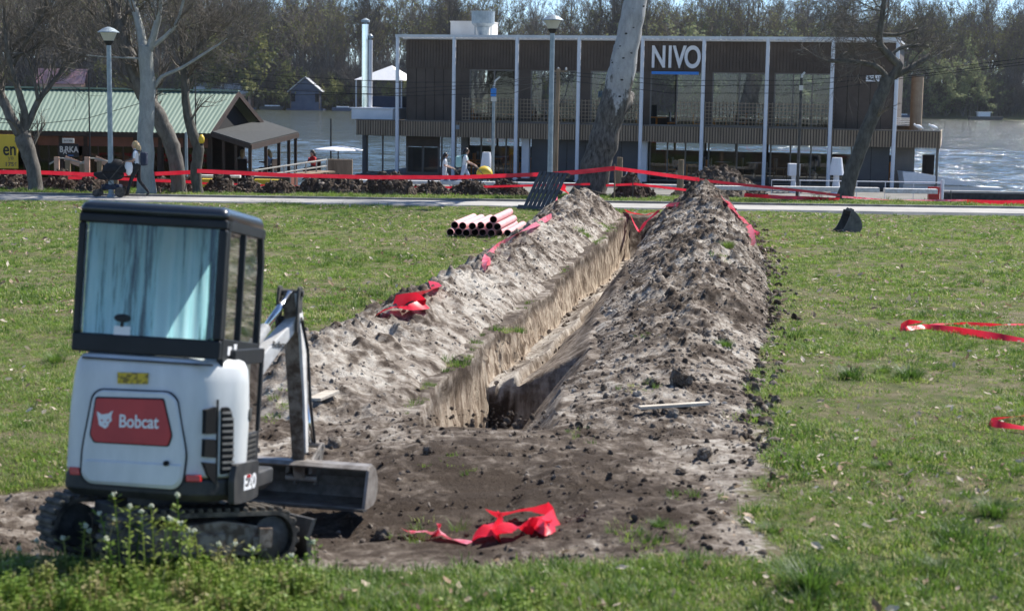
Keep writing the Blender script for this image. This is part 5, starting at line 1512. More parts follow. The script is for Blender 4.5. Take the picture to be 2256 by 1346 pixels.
# ------------------------------------------------------------------ floating cabins and boats along the far bank
M['pink_roof'] = mat('pink_roof', (0.35, 0.16, 0.16), (0.5, 0.3, 0.31), .5, rough=.8)
M['cabin_wood'] = mat('cabin_wood', (0.12, 0.08, 0.055), (0.2, 0.14, 0.1), 1, rough=.8)
M['blue_grey'] = mat('blue_grey', (0.06, 0.08, 0.13), (0.1, 0.12, 0.17), .5, rough=.8)
def cabin(px0, px1, py_top, py_bot, Y, roof_m, wall_m, label, gable=False, over=1.1):
    a = at(px0, py_bot, Y); c = at(px1, py_bot, Y); zt = at(px0, py_top, Y).z
    w = c.x - a.x; base = -2.1; H = zt - base
    t = thing('floating_cabin', label, 'cabin', ((a.x + c.x) / 2, Y, base))
    b = MB(); b.box((-w / 2 - .6, -3.2, -.4), (w / 2 + .6, 3.4, .35)); b.build('raft', M['blue_grey'], t)
    b = MB(); b.box((-w / 2 * .9, -2.4, .35), (w / 2 * .9, 2.6, H * .62)); b.build('wall', wall_m, t)
    nwin = max(2, int(w / 3))
    for k in range(nwin):
        x = -w / 2 * .75 + k * w * .75 / max(1, nwin - 1); b = MB(); b.box((x - .5, -2.44, H * .25), (x + .5, -2.38, H * .5)); b.build('window', M['dark_void'], t)
    b = MB()
    if gable: b.add([(-w / 2 - .4, -3, H * .55), (0, -3, H), (w / 2 + .4, -3, H * .55), (-w / 2 - .4, 3, H * .55), (0, 3, H), (w / 2 + .4, 3, H * .55)], [(0, 1, 4, 3), (1, 2, 5, 4)])
    else: b.add([(-w / 2 - .3, -3, H * .6), (w / 2 + .3, -3, H * .6), (w / 2 + .3, .2, H), (-w / 2 - .3, .2, H), (-w / 2 - .3, 3, H * .6), (w / 2 + .3, 3, H * .6)], [(0, 1, 2, 3), (3, 2, 5, 4)])
    b.build('roof', roof_m, t, solid=.18)
    if gable:
        b = MB(); b.add([(-w / 2 * .9, -2.4, H * .6), (w / 2 * .9, -2.4, H * .6), (0, -2.4, H * .95)], [(0, 1, 2)]); b.build('gable', wall_m, t)
        for s in (-1, 1): b = MB(); b.box((s * w * .45 - .12, -2.9, .35), (s * w * .45 + .12, -2.7, H * .6)); b.build('post', M['cabin_wood'], t)
cabin(640, 710, 170, 238, 412, M['roof_white'], M['blue_grey'], 'small gabled floating cabin with pale roof alone on the far water', True)
cabin(432, 562, 184, 240, 415, M['roof_white'], M['salmon'], 'long floating cabin with pale roof at the far bank behind the green roof', False)
cabin(88, 190, 152, 215, 408, M['pink_roof'], M['salmon'], 'floating house with faded pink roof on the far bank', False)
cabin(200, 330, 168, 225, 415, M['blue_grey'], M['blue_grey'], 'long dark blue floating house between the lamp post and the pale tree', False)
def far_boat(px, py, Y, Lb, label, m, cabin_=True):
    p = at(px, py, Y)
    t = thing('moored_boat', label, 'boat', (p.x, Y, -2.2))
    b = MB(); b.prism([(-Lb / 2, .1), (-Lb / 2, .9), (Lb / 2, 1.0), (Lb / 2 - .6, .1)], -1, 1, 'y'); b.build('hull', m, t)
    if cabin_: b = MB(); b.box((-Lb * .25, -.8, .95), (Lb * .1, .8, 2.0)); b.box((-Lb * .28, -.9, 2.0), (Lb * .14, .9, 2.15)); b.build('cabin', M['white'], t)
    else: b = MB(); b.box((-Lb * .3, -.7, .95), (Lb * .3, .7, 1.2)); b.build('cover', M['white'], t)
far_boat(755, 238, 405, 5, 'small white motor boat moored near the flue pipes at the far bank', M['blue_grey'], False)
far_boat(600, 240, 408, 6, 'low dark boat moored between the two pale-roofed cabins', M['dark_steel'], False)
far_boat(2172, 262, 430, 9, 'dark work boat with red bow and white wheelhouse at the far shore', M['dark_steel'])
far_boat(1985, 262, 440, 5, 'small grey boat moored under the willows', M['blue_grey'], False)
# ------------------------------------------------------------------ park lamps and posts
def park_lamp(px, py_top, Y, label):
    p = at(px, py_top, Y)
    gz = float(lawn_z(p.x, Y)) - .05; H = p.z - gz
    t = thing('street_lamp', label, 'lamp', (p.x, Y, gz), 0, 'park lamps along the footpath')
    b = MB(); b.tube([(0, 0, 0), (0, 0, H - .52)], [.085, .07], 14); b.lathe([(.13, 0), (.13, .12), (.09, .2)], 14); b.build('post', M['galv'], t)
    b = MB(); b.lathe([(.07, H - .56), (.14, H - .46), (.15, H - .42)], 18); b.build('holder', M['black_paint'], t)
    b = MB(); b.lathe([(.145, H - .42), (.26, H - .17)], 18); b.build('lantern', M['milk'], t, smooth=False)
    b = MB(); b.lathe([(.33, H - .175), (.325, H - .15), (.17, H - .045), (.04, H)], 20); b.build('lamp_cap', M['galv'], t)
M['milk'] = mat('milk', (0.68, 0.67, 0.58), (0.78, 0.77, 0.68), 3, rough=.3, transl=.4)
park_lamp(239, 60, 50.8, 'blue grey park lamp with conical cap beside the pram')
park_lamp(1218, 33, 50.2, 'blue grey park lamp with conical cap that the dark pallet leans on')
def post(name, label, px, py_top, Y, rad, m, cat='post', extras=None, lean=0.0):
    p = at(px, py_top, Y); gz = float(slope(Y)) - .1; H = p.z - gz
    t = thing(name, label, cat, (p.x, Y, gz))
    b = MB(); b.tube([(-lean, 0, 0), (0, 0, H)], [rad, rad * .8], 10); b.build('pole', M[m], t)
    if extras: extras(t, H)
    return t
def small_head(t, H):
    b = MB(); b.tube([(0, 0, H - .05), (.05, 0, H + .2), (.25, 0, H + .38)], .035, 8); b.build('bracket', M['off_white'], t)
    b = MB(); b.box((-.12, -.1, H - .42), (.1, .1, H - .1)); b.build('meter_box', M['blue_bar'], t)
    b = MB(); b.box((-.11, -.1, H - .62), (.11, .1, H - .44)); b.build('loudspeaker', M['off_white'], t)
post('lamp_post', 'thin grey post with blue box on top in front of the restaurant windows', 1088, 190, 67, .07, 'galv', extras=small_head)
def arm_head(t, H):
    b = MB(); b.tube([(0, 0, H - .05), (0.02, 0, H + .1), (.12, 0, H + .22)], .04, 8); b.build('bracket', M['off_white'], t)
    b = MB(); b.box((-.07, -.06, H - .5), (.07, .06, H - .3)); b.build('clamp', M['off_white'], t)
post('lamp_post', 'thin dark green post with small white bracket beside the square white lamp', 1766, 172, 66, .07, 'dark_steel', extras=arm_head)
def util(t, H):
    b = MB(); b.beam((-.35, 0, H - .1), (.35, 0, H - .1), .07, .07); b.build('cross_arm', M['wood'], t)
    for k, x in enumerate((-.3, 0, .3)):
        b = MB(); b.lathe([(.03, H - .06), (.045, H - .02), (.02, H + .06)], 8, Matrix.Translation((x, 0, 0))); b.build('insulator', M['off_white'], t)
    b = MB(); b.tube([(.06, 0, H - .15), (.4, .1, H - .5), (.3, .1, H - 1.0), (.07, 0, H - 1.4)], .018, 6); b.build('cable_drop', M['black_paint'], t)
post('utility_pole', 'weathered wooden utility pole with cross arm behind the park lamp', 1230, 152, 64, .10, 'wood', 'pole', util, .05)
post('lamp_post', 'thin blue grey post between the dark crooked tree and the leaning tree', 410, 292, 58.5, .06, 'galv')
post('aerial_pole', 'thin black pole standing in front of the green roof beside the park lamp', 195, 158, 61.2, .03, 'black_paint', 'pole')
post('aerial_pole', 'thin dark pole standing in front of the green roof beside the dark crooked tree', 430, 168, 61.2, .03, 'dark_steel', 'pole')
post('mooring_pole', 'thin dark mooring pole standing in the river between the restaurants', 729, 262, 84, .05, 'dark_steel', 'pole')
for i, (px, pt, pb, Y) in enumerate(((1364, 347, 405, 62), (1499, 352, 405, 62))):
    b = MB(); p = at(px, pt, Y); b.tube([(0, 0, -.1), (0.03, 0, p.z + 1.0)], [.14, .11], 9)
    tag(b.build('wood_pile', M['wood'], loc=(p.x, Y, -1.0), smooth=False), ('weathered mooring pile beside the poplar trunk', 'weathered mooring pile in front of the glazed doors')[i], 'pile')
# overhead cables
def cable(label, pts, Y0_, Y1_, rad=.011):
    P = []
    n = len(pts)
    for k in range(n - 1):
        for q in range(8):
            u = q / 8; f = (k + u) / (n - 1)
            P.append(at(pts[k][0] * (1 - u) + pts[k + 1][0] * u, pts[k][1] * (1 - u) + pts[k + 1][1] * u, Y0_ * (1 - f) + Y1_ * f))
    P.append(at(*pts[-1], Y1_))
    b = MB(); b.tube(P, rad, 5); tag(b.build('overhead_cable', M['black_paint']), label, 'cable', 'overhead cables')
cable('sagging black cable crossing the green roof', [(-40, 270), (90, 273), (190, 262), (310, 228), (420, 185)], 60.5, 60.5)
cable('upper black cable running from the trees to the utility pole', [(420, 150), (620, 168), (880, 182), (1100, 182), (1230, 160)], 60, 64)
cable('second black cable running from the trees to the utility pole', [(420, 162), (640, 184), (880, 196), (1100, 186), (1230, 164)], 60, 64)
cable('lower black cable running from the trees to the restaurant front', [(420, 176), (640, 200), (880, 212), (1130, 206), (1230, 172)], 60, 64)
cable('thin lowest cable passing in front of the dark panels', [(420, 188), (640, 210), (880, 206), (1080, 192), (1230, 182)], 60, 64)
cable('upper black cable running on from the utility pole over the blue bar', [(1230, 158), (1480, 178), (1760, 178), (2000, 160), (2300, 124)], 64, 62)
cable('second black cable running on from the utility pole past the windows', [(1230, 164), (1480, 190), (1760, 188), (2000, 168), (2300, 132)], 64, 62)
cable('lower black cable running on from the utility pole past the lattice', [(1230, 176), (1480, 206), (1760, 206), (2000, 172), (2300, 138)], 64, 62)

# ------------------------------------------------------------------ soil mounds along the path
def mound(px0, px1, py_top, py_base, label, seed, group=None, sand=.12, Y=None):
    g = gr((px0 + px1) / 2, py_base)
    Y = Y or g.y; s = Y / F_PX
    a = at(px0, py_base, Y).x; c = at(px1, py_base, Y).x
    w = (c - a) / 2 * 1.3; H = (py_base - py_top) * s * 1.0 + .06; cx = (a + c) / 2
    n = 46; V = []
    dp = max(.6, w * .55)
    for j in range(n):
        for i in range(n):
            u = i / (n - 1) * 2 - 1; v = j / (n - 1) * 2 - 1
            rr_ = math.sqrt(u * u + v * v)
            x = cx + u * w * 1.08; y = Y + .35 + v * dp
            rr_ += .22 * float(fbm(u * 1.5 + seed, v * 1.5, 1.0, 2, seed + 4)); k = max(0, 1 - rr_ ** 1.6) if rr_ > 0 else 1.0
            no = float(fbm(x * 1.0 + seed, y, 1.3, 4, seed)) * .55 + 1
            no2 = float(fbm(x + seed, y, 9, 3, seed + 1, .65)) * .13
            V.append((x - cx, y - Y, float(slope(y)) - float(slope(Y)) - .05 + k * (H * 1.1 * no) + (no2 if k > .05 else 0)))
    F = [(j * n + i, j * n + i + 1, (j + 1) * n + i + 1, (j + 1) * n + i) for j in range(n - 1) for i in range(n - 1)]
    b = MB(); b.add(V, F)
    o = b.build('soil_mound', M['soil'], smooth=False, fix=False, loc=(cx, Y, float(slope(Y))))
    at_ = o.data.attributes.new('sand', 'FLOAT', 'POINT'); at_.data.foreach_set('value', [sand] * len(V))
    tag(o, label, 'mound', group)
    return o
row_ = [(-30, 60, 384, 418, 'beside the forked tree, nearer the yellow sign'), (95, 170, 386, 420, 'between the forked tree and the gangway rails'), (165, 245, 394, 424, 'behind the pram'), (330, 385, 398, 424, 'between the pale tree and the leaning tree'), (385, 440, 398, 424, 'between the leaning tree and the crooked tree'), (448, 515, 394, 425, 'right next to the crooked tree'), (510, 570, 404, 426, 'lowest one facing the terrace posts'), (565, 665, 400, 429, 'broad one facing the gangway rails'), (665, 800, 393, 430, 'pointed one facing the plywood fence'), (795, 905, 396, 432, 'facing the terrace flue pipes'), (900, 985, 406, 432, 'below the brown double door'), (985, 1075, 404, 433, 'in front of the two women'), (1065, 1155, 408, 434, 'next to the dark pallet')]
for i, (a, c, pt, pb, w_) in enumerate(row_):
    mound(a, c, pt, pb, 'brown mound of dug soil behind the path, ' + w_, 300 + i * 7, 'soil mounds behind the footpath', sand=.06)
mound(1495, 1660, 380, 436, 'large dark brown soil mound behind the end of the high spoil bank', 511, 'soil mounds behind the footpath', sand=.16)
mound(1355, 1430, 402, 438, 'small brown soil mound at the foot of the poplar', 523, 'soil mounds behind the footpath', sand=.06)

# ------------------------------------------------------------------ barrier tape on stakes
def ribbon(name, label, pts, width, m='tape', twist=None, group=None, sub=6, sag=0.0, seed=1, cat='tape'):
    """pts: 3-D points; the ribbon stands on edge unless twisted"""
    r = random.Random(seed)
    P = [Vector(p) for p in pts]; Q = []
    for k in range(len(P) - 1):
        p0 = P[max(k - 1, 0)]; p1 = P[k]; p2 = P[k + 1]; p3 = P[min(k + 2, len(P) - 1)]
        for q in range(sub):
            u = q / sub
            v = p1.lerp(p2, u)
            v.z -= sag * 4 * u * (1 - u)
            Q.append(v)
    Q.append(P[-1])
    rows = [[], [], []]
    for k, q in enumerate(Q):
        t = (Q[min(k + 1, len(Q) - 1)] - Q[max(k - 1, 0)]).normalized()
        a = (twist(k / (len(Q) - 1)) if twist else 0.0)
        side = t.cross(Vector((0, 0, 1)))
        side = side.normalized() if side.length > 1e-4 else Vector((1, 0, 0))
        up = side.cross(t).normalized()
        d = up * math.cos(a) + side * math.sin(a)
        c = side * math.cos(a) - up * math.sin(a)
        rows[0].append(q - d * width / 2); rows[1].append(q + c * width * .06 * r.uniform(-1, 1)); rows[2].append(q + d * width / 2)
    b = MB(); b.grid(rows)
    return tag(b.build(name, M[m], smooth=True, fix=False), label, cat, group)
def stake(px, py_top, Y, label, h_=None, dark=False):
    p = at(px, py_top, Y); gz = float(slope(Y)) - .15; H = p.z - gz
    b = MB(); b.tube([(0, 0, 0), (.02, 0, H * .5), (0, 0, H)], [.03, .027, .022] if not dark else .018, 7); tag(b.build('stake', M['wood' if not dark else 'dark_steel'], loc=(p.x, Y, gz)), label, 'stake', 'stakes of the barrier tape')
YT = 55.6
stake(1354, 362, 55.4, 'dark wooden stake holding both tapes beside the poplar')
stake(1394, 392, 55.4, 'short thin stake near the poplar stake', dark=True)
stake(1540, 388, 54.0, 'wooden stake with red tape knotted on it at the end of the high bank')
stake(1226, 395, 52.6, 'stake wrapped in red tape next to the dark pallet')
stake(669, 405, 55.6, 'thin stake among the soil mounds facing the gangway', dark=True)
stake(2095, 420, 56, 'low thin stake near the quay barrier', dark=True)
W = .17
ribbon('barrier_tape', 'broad red tape stretched from the forked tree to the crooked tree', [at(-40, 379, 54.9), at(80, 380, 54.9), at(200, 385, 54.5), at(330, 384, 54.3), at(438, 379, 54.1)], .13, seed=1)
ribbon('barrier_tape', 'second red tape hanging lower behind the pram', [at(150, 392, 55.3), at(240, 393, 55.3), at(300, 396, 55.3), at(438, 402, 55)], .10, seed=2)
ribbon('barrier_tape', 'broad red tape stretched from the crooked tree past the two women to the pallet', [at(434, 377, 53.8), at(620, 386, 54), at(820, 391, 54), at(1010, 391, 54), at(1210, 384, 53.4)], .13, seed=3)
ribbon('barrier_tape', 'broad red tape running from the pallet round the poplar to its stake', [at(1205, 385, 53.3), at(1290, 378, 54.2), at(1354, 371, 55.2)], .15, seed=4)
ribbon('barrier_tape', 'narrow red tape hanging low among the soil mounds', [at(445, 404, 55.9), at(600, 410, 56), at(760, 414, 56), at(900, 414, 56), at(1020, 413, 56), at(1180, 409, 55.5), at(1300, 406, 55.5)], .075, seed=5)
ribbon('barrier_tape', 'red tape sloping from the poplar stake to the stake on the high bank', [at(1355, 371, 55.2), at(1450, 384, 54.6), at(1540, 396, 53.9)], .12, seed=6)
ribbon('barrier_tape', 'lower red tape from the poplar stake towards the brown mound', [at(1335, 409, 55.5), at(1400, 406, 55.5), at(1512, 419, 54.5)], .08, seed=7)
ribbon('barrier_tape', 'thin red tape from the high bank stake along the kerb blocks to the leaning tree', [at(1540, 397, 53.9), at(1640, 408, 54.5), at(1760, 420, 56), at(1850, 431, 57.6)], .09, seed=8)
ribbon('barrier_tape', 'red tape lying low from the mound to the leaning tree', [at(1640, 430, 54.5), at(1720, 435, 55.2), at(1850, 440, 56.6)], .13, seed=9, twist=lambda u: .5 * math.sin(u * 9))
ribbon('barrier_tape', 'loose thin red tape lying from the leaning tree across the grass', [at(1855, 434, 57.4), at(1960, 441, 56.2), at(2080, 442, 55.8), at(2160, 442, 55.4)], .07, 'tape_faded', seed=10, twist=lambda u: u * 4)
ribbon('barrier_tape', 'broad red tape lying over the grass towards the quay barrier', [at(2130, 444, 55.4), at(2200, 446, 55), at(2320, 444, 54.5)], .13, seed=11)
ribbon('barrier_tape', 'faded red tape strip hanging down the stake next to the pallet', [at(1227, 418, 51.6), at(1226, 440, 51.2), at(1228, 470, 50.4)], .11, 'tape_faded', seed=12, twist=lambda u: u * 1.5)
ribbon('barrier_tape', 'loose red tape ends fluttering between the pallet and the poplar', [at(1232, 406, 52.6), at(1245, 418, 52.6), at(1258, 432, 52.3)], .22, seed=13, twist=lambda u: u * 1.2)
def lay(pp, dz=.05): return [hit(*p) + Vector((0, 0, dz)) for p in pp]
ribbon('barrier_tape', 'crumpled pink red tape along the outer edge of the pale bank towards the pallet', lay([(1072, 592), (1074, 572), (1100, 545), (1140, 520), (1185, 497), (1215, 480)], .04), .12, 'tape_faded', seed=14, twist=lambda u: 1.2 + u * 5)
ribbon('barrier_tape', 'crumpled red tape end hanging off the pale bank', lay([(1070, 600), (1068, 585), (1074, 572)], .06), .12, 'tape_faded', seed=15, twist=lambda u: .2 + u * 2)
ribbon('barrier_tape', 'bright red tape heap lying on the shoulder of the pale bank', lay([(835, 702), (870, 688), (905, 690), (938, 682), (915, 668), (868, 676), (930, 660), (962, 645), (955, 632)], .07), .15, seed=16, twist=lambda u: .9 + 4 * u)
ribbon('barrier_tape', 'red tape sagging across the far end of the trench', [hit(1378, 468) + Vector((0, 0, .05)), at(1395, 470, 44.8), at(1425, 474, 44.6), at(1450, 464, 44.2), hit(1470, 456) + Vector((0, 0, .05)), hit(1495, 455) + Vector((0, 0, .05))], .12, seed=17, twist=lambda u: .7 + 2 * u)
ribbon('barrier_tape', 'red tape loop dropping into the far end of the trench', [at(1388, 470, 44.6), at(1396, 490, 44.2), at(1408, 512, 43.6), at(1422, 490, 43.9), at(1452, 464, 44)], .12, seed=18, twist=lambda u: .4 + 1.5 * u)
ribbon('barrier_tape', 'pink red tape draped over the outer foot of the high bank', lay([(1590, 440), (1600, 452), (1615, 468), (1630, 485), (1648, 503), (1655, 522), (1660, 548)], .07), .15, 'tape_faded', seed=19, twist=lambda u: .5 + 2 * u)
ribbon('barrier_tape', 'short red tape end beside the outer foot of the high bank', lay([(1650, 502), (1660, 515), (1672, 524)], .06), .13, 'tape', seed=20, twist=lambda u: .7 + 2 * u)
def g2(px, py, dz=.05):
    p = gr(px, py); p.z = float(ground_z(p.x, p.y)) + dz; return p
ribbon('barrier_tape', 'long red tape loop lying on the open lawn', [g2(2330, 765), g2(2256, 762), g2(2190, 752), g2(2110, 738), g2(2040, 727), g2(1995, 731), g2(1984, 728), g2(2000, 718), g2(2030, 717)], .10, seed=21, twist=lambda u: .6 + .6 * math.sin(u * 14))
ribbon('barrier_tape', 'thinner red tape lying on the lawn behind the long loop', [g2(2030, 722, .04), g2(2100, 718, .04), g2(2170, 721, .04), g2(2250, 720, .04), g2(2330, 722, .04)], .06, seed=22, twist=lambda u: .9 + math.sin(u * 11))
ribbon('barrier_tape', 'red tape loop with one pale strand lying on the leaf-strewn lawn', [g2(2340, 962), g2(2256, 958), g2(2200, 950), g2(2180, 944), g2(2200, 938), g2(2256, 930), g2(2340, 922)], .075, seed=23, twist=lambda u: .8 + .5 * math.sin(u * 10))
ribbon('barrier_tape', 'faded red tape end lying on the bare soil near the bucket', [g2(895, 1126, .06), g2(925, 1136, .07), g2(955, 1145, .06), g2(968, 1135, .10), g2(985, 1152, .06), g2(1038, 1160, .04)], .115, 'tape_faded', seed=24, twist=lambda u: 1.0 + .5 * math.sin(u * 8), sub=4)
ribbon('barrier_tape', 'crumpled bright red tape lying on the bare soil', [g2(1045, 1158, .05), g2(1085, 1150, .08), g2(1098, 1126, .06), g2(1092, 1168, .06), g2(1120, 1160, .08), g2(1165, 1158, .06), g2(1180, 1155, .05)], .13, seed=25, twist=lambda u: .9 + 1.0 * math.sin(u * 12), sub=4)
ribbon('barrier_tape', 'red tape curl lying on the bare soil beside the crumpled one', [g2(1082, 1112, .05), g2(1120, 1122, .07), g2(1165, 1130, .08), g2(1215, 1130, .09), g2(1228, 1145, .07), g2(1200, 1168, .05), g2(1190, 1144, .06), g2(1178, 1158, .05)], .14, seed=26, twist=lambda u: .9 + .5 * math.sin(u * 9), sub=4)

# ------------------------------------------------------------------ stack of pink pipes
M['pink_pipe'] = mat('pink_pipe', (0.62, 0.30, 0.30), (0.74, 0.46, 0.46), 2, rough=.5, vary=.08)
g = gr(1052, 524)
PR = .088; PY = g.y
def pipe(px, row, label_i, bright=True, dy=0.0):
    x = (px - CX) / F_PX * PY
    z = float(slope(PY)) + .03 + PR + row * PR * 1.74
    t = thing('pipe', ['pink plastic pipe in the bottom layer of the stack on the lawn', 'pink plastic pipe in the middle layer of the stack on the lawn', 'pink plastic pipe lying alone on top of the stack on the lawn'][row], 'pipe', (x, PY + dy, z - .0), 0, 'pink pipes stacked on the lawn')
    t.rotation_euler = (R(-.66), 0, R(-7))
    b = MB(); n = 22
    def ringp(rr_, y): return [(rr_ * math.cos(2 * math.pi * k / n), y, rr_ * math.sin(2 * math.pi * k / n)) for k in range(n)]
    b.grid([ringp(PR - .008, 2.98), ringp(PR, 3.0), ringp(PR, .01), ringp(PR - .002, 0), ringp(PR - .009, .0), ringp(PR - .009, 2.98)], close=True)
    b.build('tube', M['pink_pipe'], t, smooth=False)
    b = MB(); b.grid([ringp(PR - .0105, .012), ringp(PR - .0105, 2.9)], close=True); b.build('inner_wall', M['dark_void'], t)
for k, px in enumerate(np.linspace(989, 1115, 8)): pipe(px + 1.2 * math.sin(k * 3), 0, k, dy=.15 * math.sin(k * 2.3))
for k, px in enumerate((998, 1016.5, 1038, 1056, 1075, 1093)): pipe(px, 1, k, dy=.15 * math.cos(k * 1.9))
pipe(1084, 2, 0)

# ------------------------------------------------------------------ dark plastic pallet leaning on the lamp
a = gr(1150, 462); c = gr(1214, 466)
up = at(1222, 381, c.y + .45) - gr(1184, 464); wv = c - a; wv.z = 0
t = thing('pallet', 'dark grey slatted plastic pallet leaning against the park lamp', 'pallet', (a.x, a.y, a.z + .02))
ul = up.length; ud = up.normalized(); wl = wv.length; wd = wv.normalized(); nd = wd.cross(ud).normalized()
M['pallet'] = mat('pallet_grey', (0.035, 0.037, 0.042), (0.075, 0.078, 0.085), 6, rough=.45)
def pb(u0, u1, w0, w1, n0, n1, name):
    b = MB(); vs = [wd * w + ud * u + nd * q for u in (u0, u1) for w, q in ((w0, n0), (w1, n0), (w1, n1), (w0, n1))]
    b.add(vs, [(0, 1, 2, 3), (7, 6, 5, 4), (0, 4, 5, 1), (1, 5, 6, 2), (2, 6, 7, 3), (3, 7, 4, 0)]); b.build(name, M['pallet'], t, bevel=.006)
ns = 7
for k in range(ns):
    w0 = wl * k / ns + .012; pb(0.02, ul, w0, w0 + wl / ns - .034, -.02, .012, 'slat')
for u in (0.0, ul * .5 - .06, ul - .12): pb(u, u + .12, 0, wl, -.13, -.025, 'stringer')
pb(-.02, .10, -.12, wl + .02, .02, .10, 'foot_board')

# ------------------------------------------------------------------ spare bucket on the lawn
p = gr(1864, 512)
t = thing('digger_bucket', 'spare dark steel digger bucket lying on the lawn', 'bucket', (p.x, p.y, float(lawn_z(p.x, p.y)) - .01), R(12))
pr = [(-.36, .0), (-.25, .04), (-.16, .13), (-.08, .28), (-.02, .44), (.01, .55)]
bk_ = [(-.36, .0), (-.1, -.0), (.16, .0), (.27, .03), (.32, .12), (.31, .25), (.24, .40), (.12, .52), (.01, .56)]
M['bucket_paint'] = mat('bucket_paint', (0.055, 0.056, 0.056), (0.14, 0.137, 0.125), 6, rough=.6, bump=.2)
for s in (-.24, .24):
    b = MB(); b.prism(bk_ + list(reversed(pr[1:-1])), s - .012, s + .012, 'y'); b.build('side_plate', M['bucket_paint'], t)
b = MB(); b.grid([[(x, y, z) for x, z in bk_] for y in (-.23, .23)]); b.build('shell', M['bucket_paint'], t, solid=.018)
for s in (-.1, .1):
    b = MB(); b.prism([(.05, .46), (.16, .42), (.14, .58), (.05, .62), (-.0, .56)], s - .015, s + .015, 'y'); b.build('ear', M['bucket_paint'], t)
for k in range(4):
    b = MB(); y = -.2 + k * .133; b.prism([(-.36, .0), (-.36, .025), (-.46, .012)], y - .03, y + .03, 'y'); b.build('tooth', M['dark_steel'], t)

# ------------------------------------------------------------------ boards, stones and clods on the earth
p0 = hit(1408, 915); p1 = hit(1560, 905)
b = MB(); b.beam(p0 + Vector((0, 0, .075)), p1 + Vector((0, 0, .075)), .07, .03); tag(b.build('plank', M['pale_wood'], bevel=.003), 'pale narrow wooden plank lying on the brown spoil', 'plank')
p = hit(712, 878)
b = MB(); b.box((-.09, -.14, -.015), (.09, .14, .015)); tag(b.build('board_offcut', M['pale_wood'], loc=p + Vector((0, 0, .03)), rot=(R(8), R(-6), R(-35)), bevel=.003), 'small pale board offcut lying on the pale bank behind the arm', 'board')
def clod_mesh(seed, n=2):
    bm = bmesh.new(); bmesh.ops.create_icosphere(bm, subdivisions=n, radius=1)
    rr_ = np.random.default_rng(seed); o = rr_.uniform(0, 50, 3); sc = Vector(rr_.uniform(.7, 1.25, 3)); sc.z *= .72
    for v in bm.verts:
        c = v.co; k = 1 + .45 * float(fbm(c.x * 1.3 + o[0], c.y * 1.3 + c.z * .9 + o[1], 1.0, 3, seed)) + .2 * float(fbm(c.z * 2 + o[2], c.x * 2, 1.4, 2, seed + 1))
        v.co = Vector((c.x * sc.x, c.y * sc.y, c.z * sc.z)) * k
    me = bpy.data.meshes.new('clod'); bm.to_mesh(me); bm.free(); me.materials.append(M['clod']); return me
CL = [clod_mesh(600 + k, 3 if k < 4 else 2) for k in range(8)]
spots = [(1685, 992, .075, 'clod at the edge of the bare soil, reddish and upright'), (1725, 1017, .08, 'grey clod lying out on the grass beside the bare soil'), (1706, 1055, .07, 'flat clod at the grass edge below the upright one'), (1655, 1022, .06, 'small clod on pale soil near the grass edge'), (1500, 1045, .06, 'dark clod in the middle of the bare soil'), (1480, 920, .085, 'dark clod lying against the pale plank'), (1548, 1010, .12, 'broad low clod on the pale sandy soil'), (1245, 715, .12, 'rounded stone lying on the trench floor'), (1498, 845, .16, 'large dark clod half buried in the high bank'), (1597, 760, .12, 'mossy clod near the outer foot of the high bank'), (1440, 850, .10, 'dark rough clod below the green sprouts on the high bank'), (1330, 860, .08, 'clod above the pit in the trench'), (1010, 800, .10, 'dark clod high on the pale bank near the trench lip'), (840, 1190, .10, 'dark clod on the bare soil near the weeds'), (1690, 650, .09, 'lump at the outer foot of the high bank'), (1640, 600, .13, 'dark lump on the outer slope of the high bank'), (1690, 720, .07, 'small lump lying at the grass edge of the high bank'), (735, 985, .09, 'clod behind the wide bucket'), (940, 1000, .09, 'dark lump at the foot of the trench mouth'), (1245, 690, .08, 'small brown stone on the trench floor behind the rounded one')]
for k, (px, py, s, lab) in enumerate(spots):
    o = link('clod', CL[k % 4]); p = hit(px, py)
    if lab.endswith('trench floor') or 'trench floor' in lab: p = at(px, py + 6, 26.5); p.z = float(slope(26.5)) - .66
    o.location = p + Vector((0, 0, s * .35)); r_ = random.Random(k); o.rotation_euler = (r_.uniform(0, 1), r_.uniform(0, 1), r_.uniform(0, 6)); s *= .6; o.scale = (s, s, s)
    tag(o, lab, 'clod', 'larger clods of earth')
# loose crumbs over heaps, mounds and bare soil
protos = []
for k in range(8):
    m_ = clod_mesh(700 + k, 2); m_.materials.clear(); m_.materials.append(M['crumb']); protos.append(link('crumb', m_))
rng = np.random.default_rng(12)
pts, scl, snd = [], [], []
def add_crumbs(H, SA, cnt, smin, smax, pw=5):
    i = rng.integers(2, H.shape[0] - 2, cnt); j = rng.integers(2, H.shape[1] - 2, cnt)
    w = rng.random((cnt, 2)) - .5
    pts.append(H[i, j] + w[:, :1] * (H[i + 1, j] - H[i, j]) + w[:, 1:] * (H[i, j + 1] - H[i, j])); scl.append(smin + (smax - smin) * rng.random(cnt) ** pw); snd.append(SA[i, j])
add_crumbs(HEAP_L, SAND_L, 10000, .004, .027); add_crumbs(HEAP_R, SAND_R, 18000, .005, .034)
x = rng.uniform(-4.6, 2.6, 9000); y = rng.uniform(10.0, 15.5, 9000); k = dirt_mask(x, y) > .47 + .1 * rng.random(9000)
x, y = x[k], y[k]; pts.append(np.stack([x, y, ground_z(x, y)], -1)); scl.append(.003 + .024 * rng.random(len(x)) ** 5); snd.append(np.full(len(x), .15))
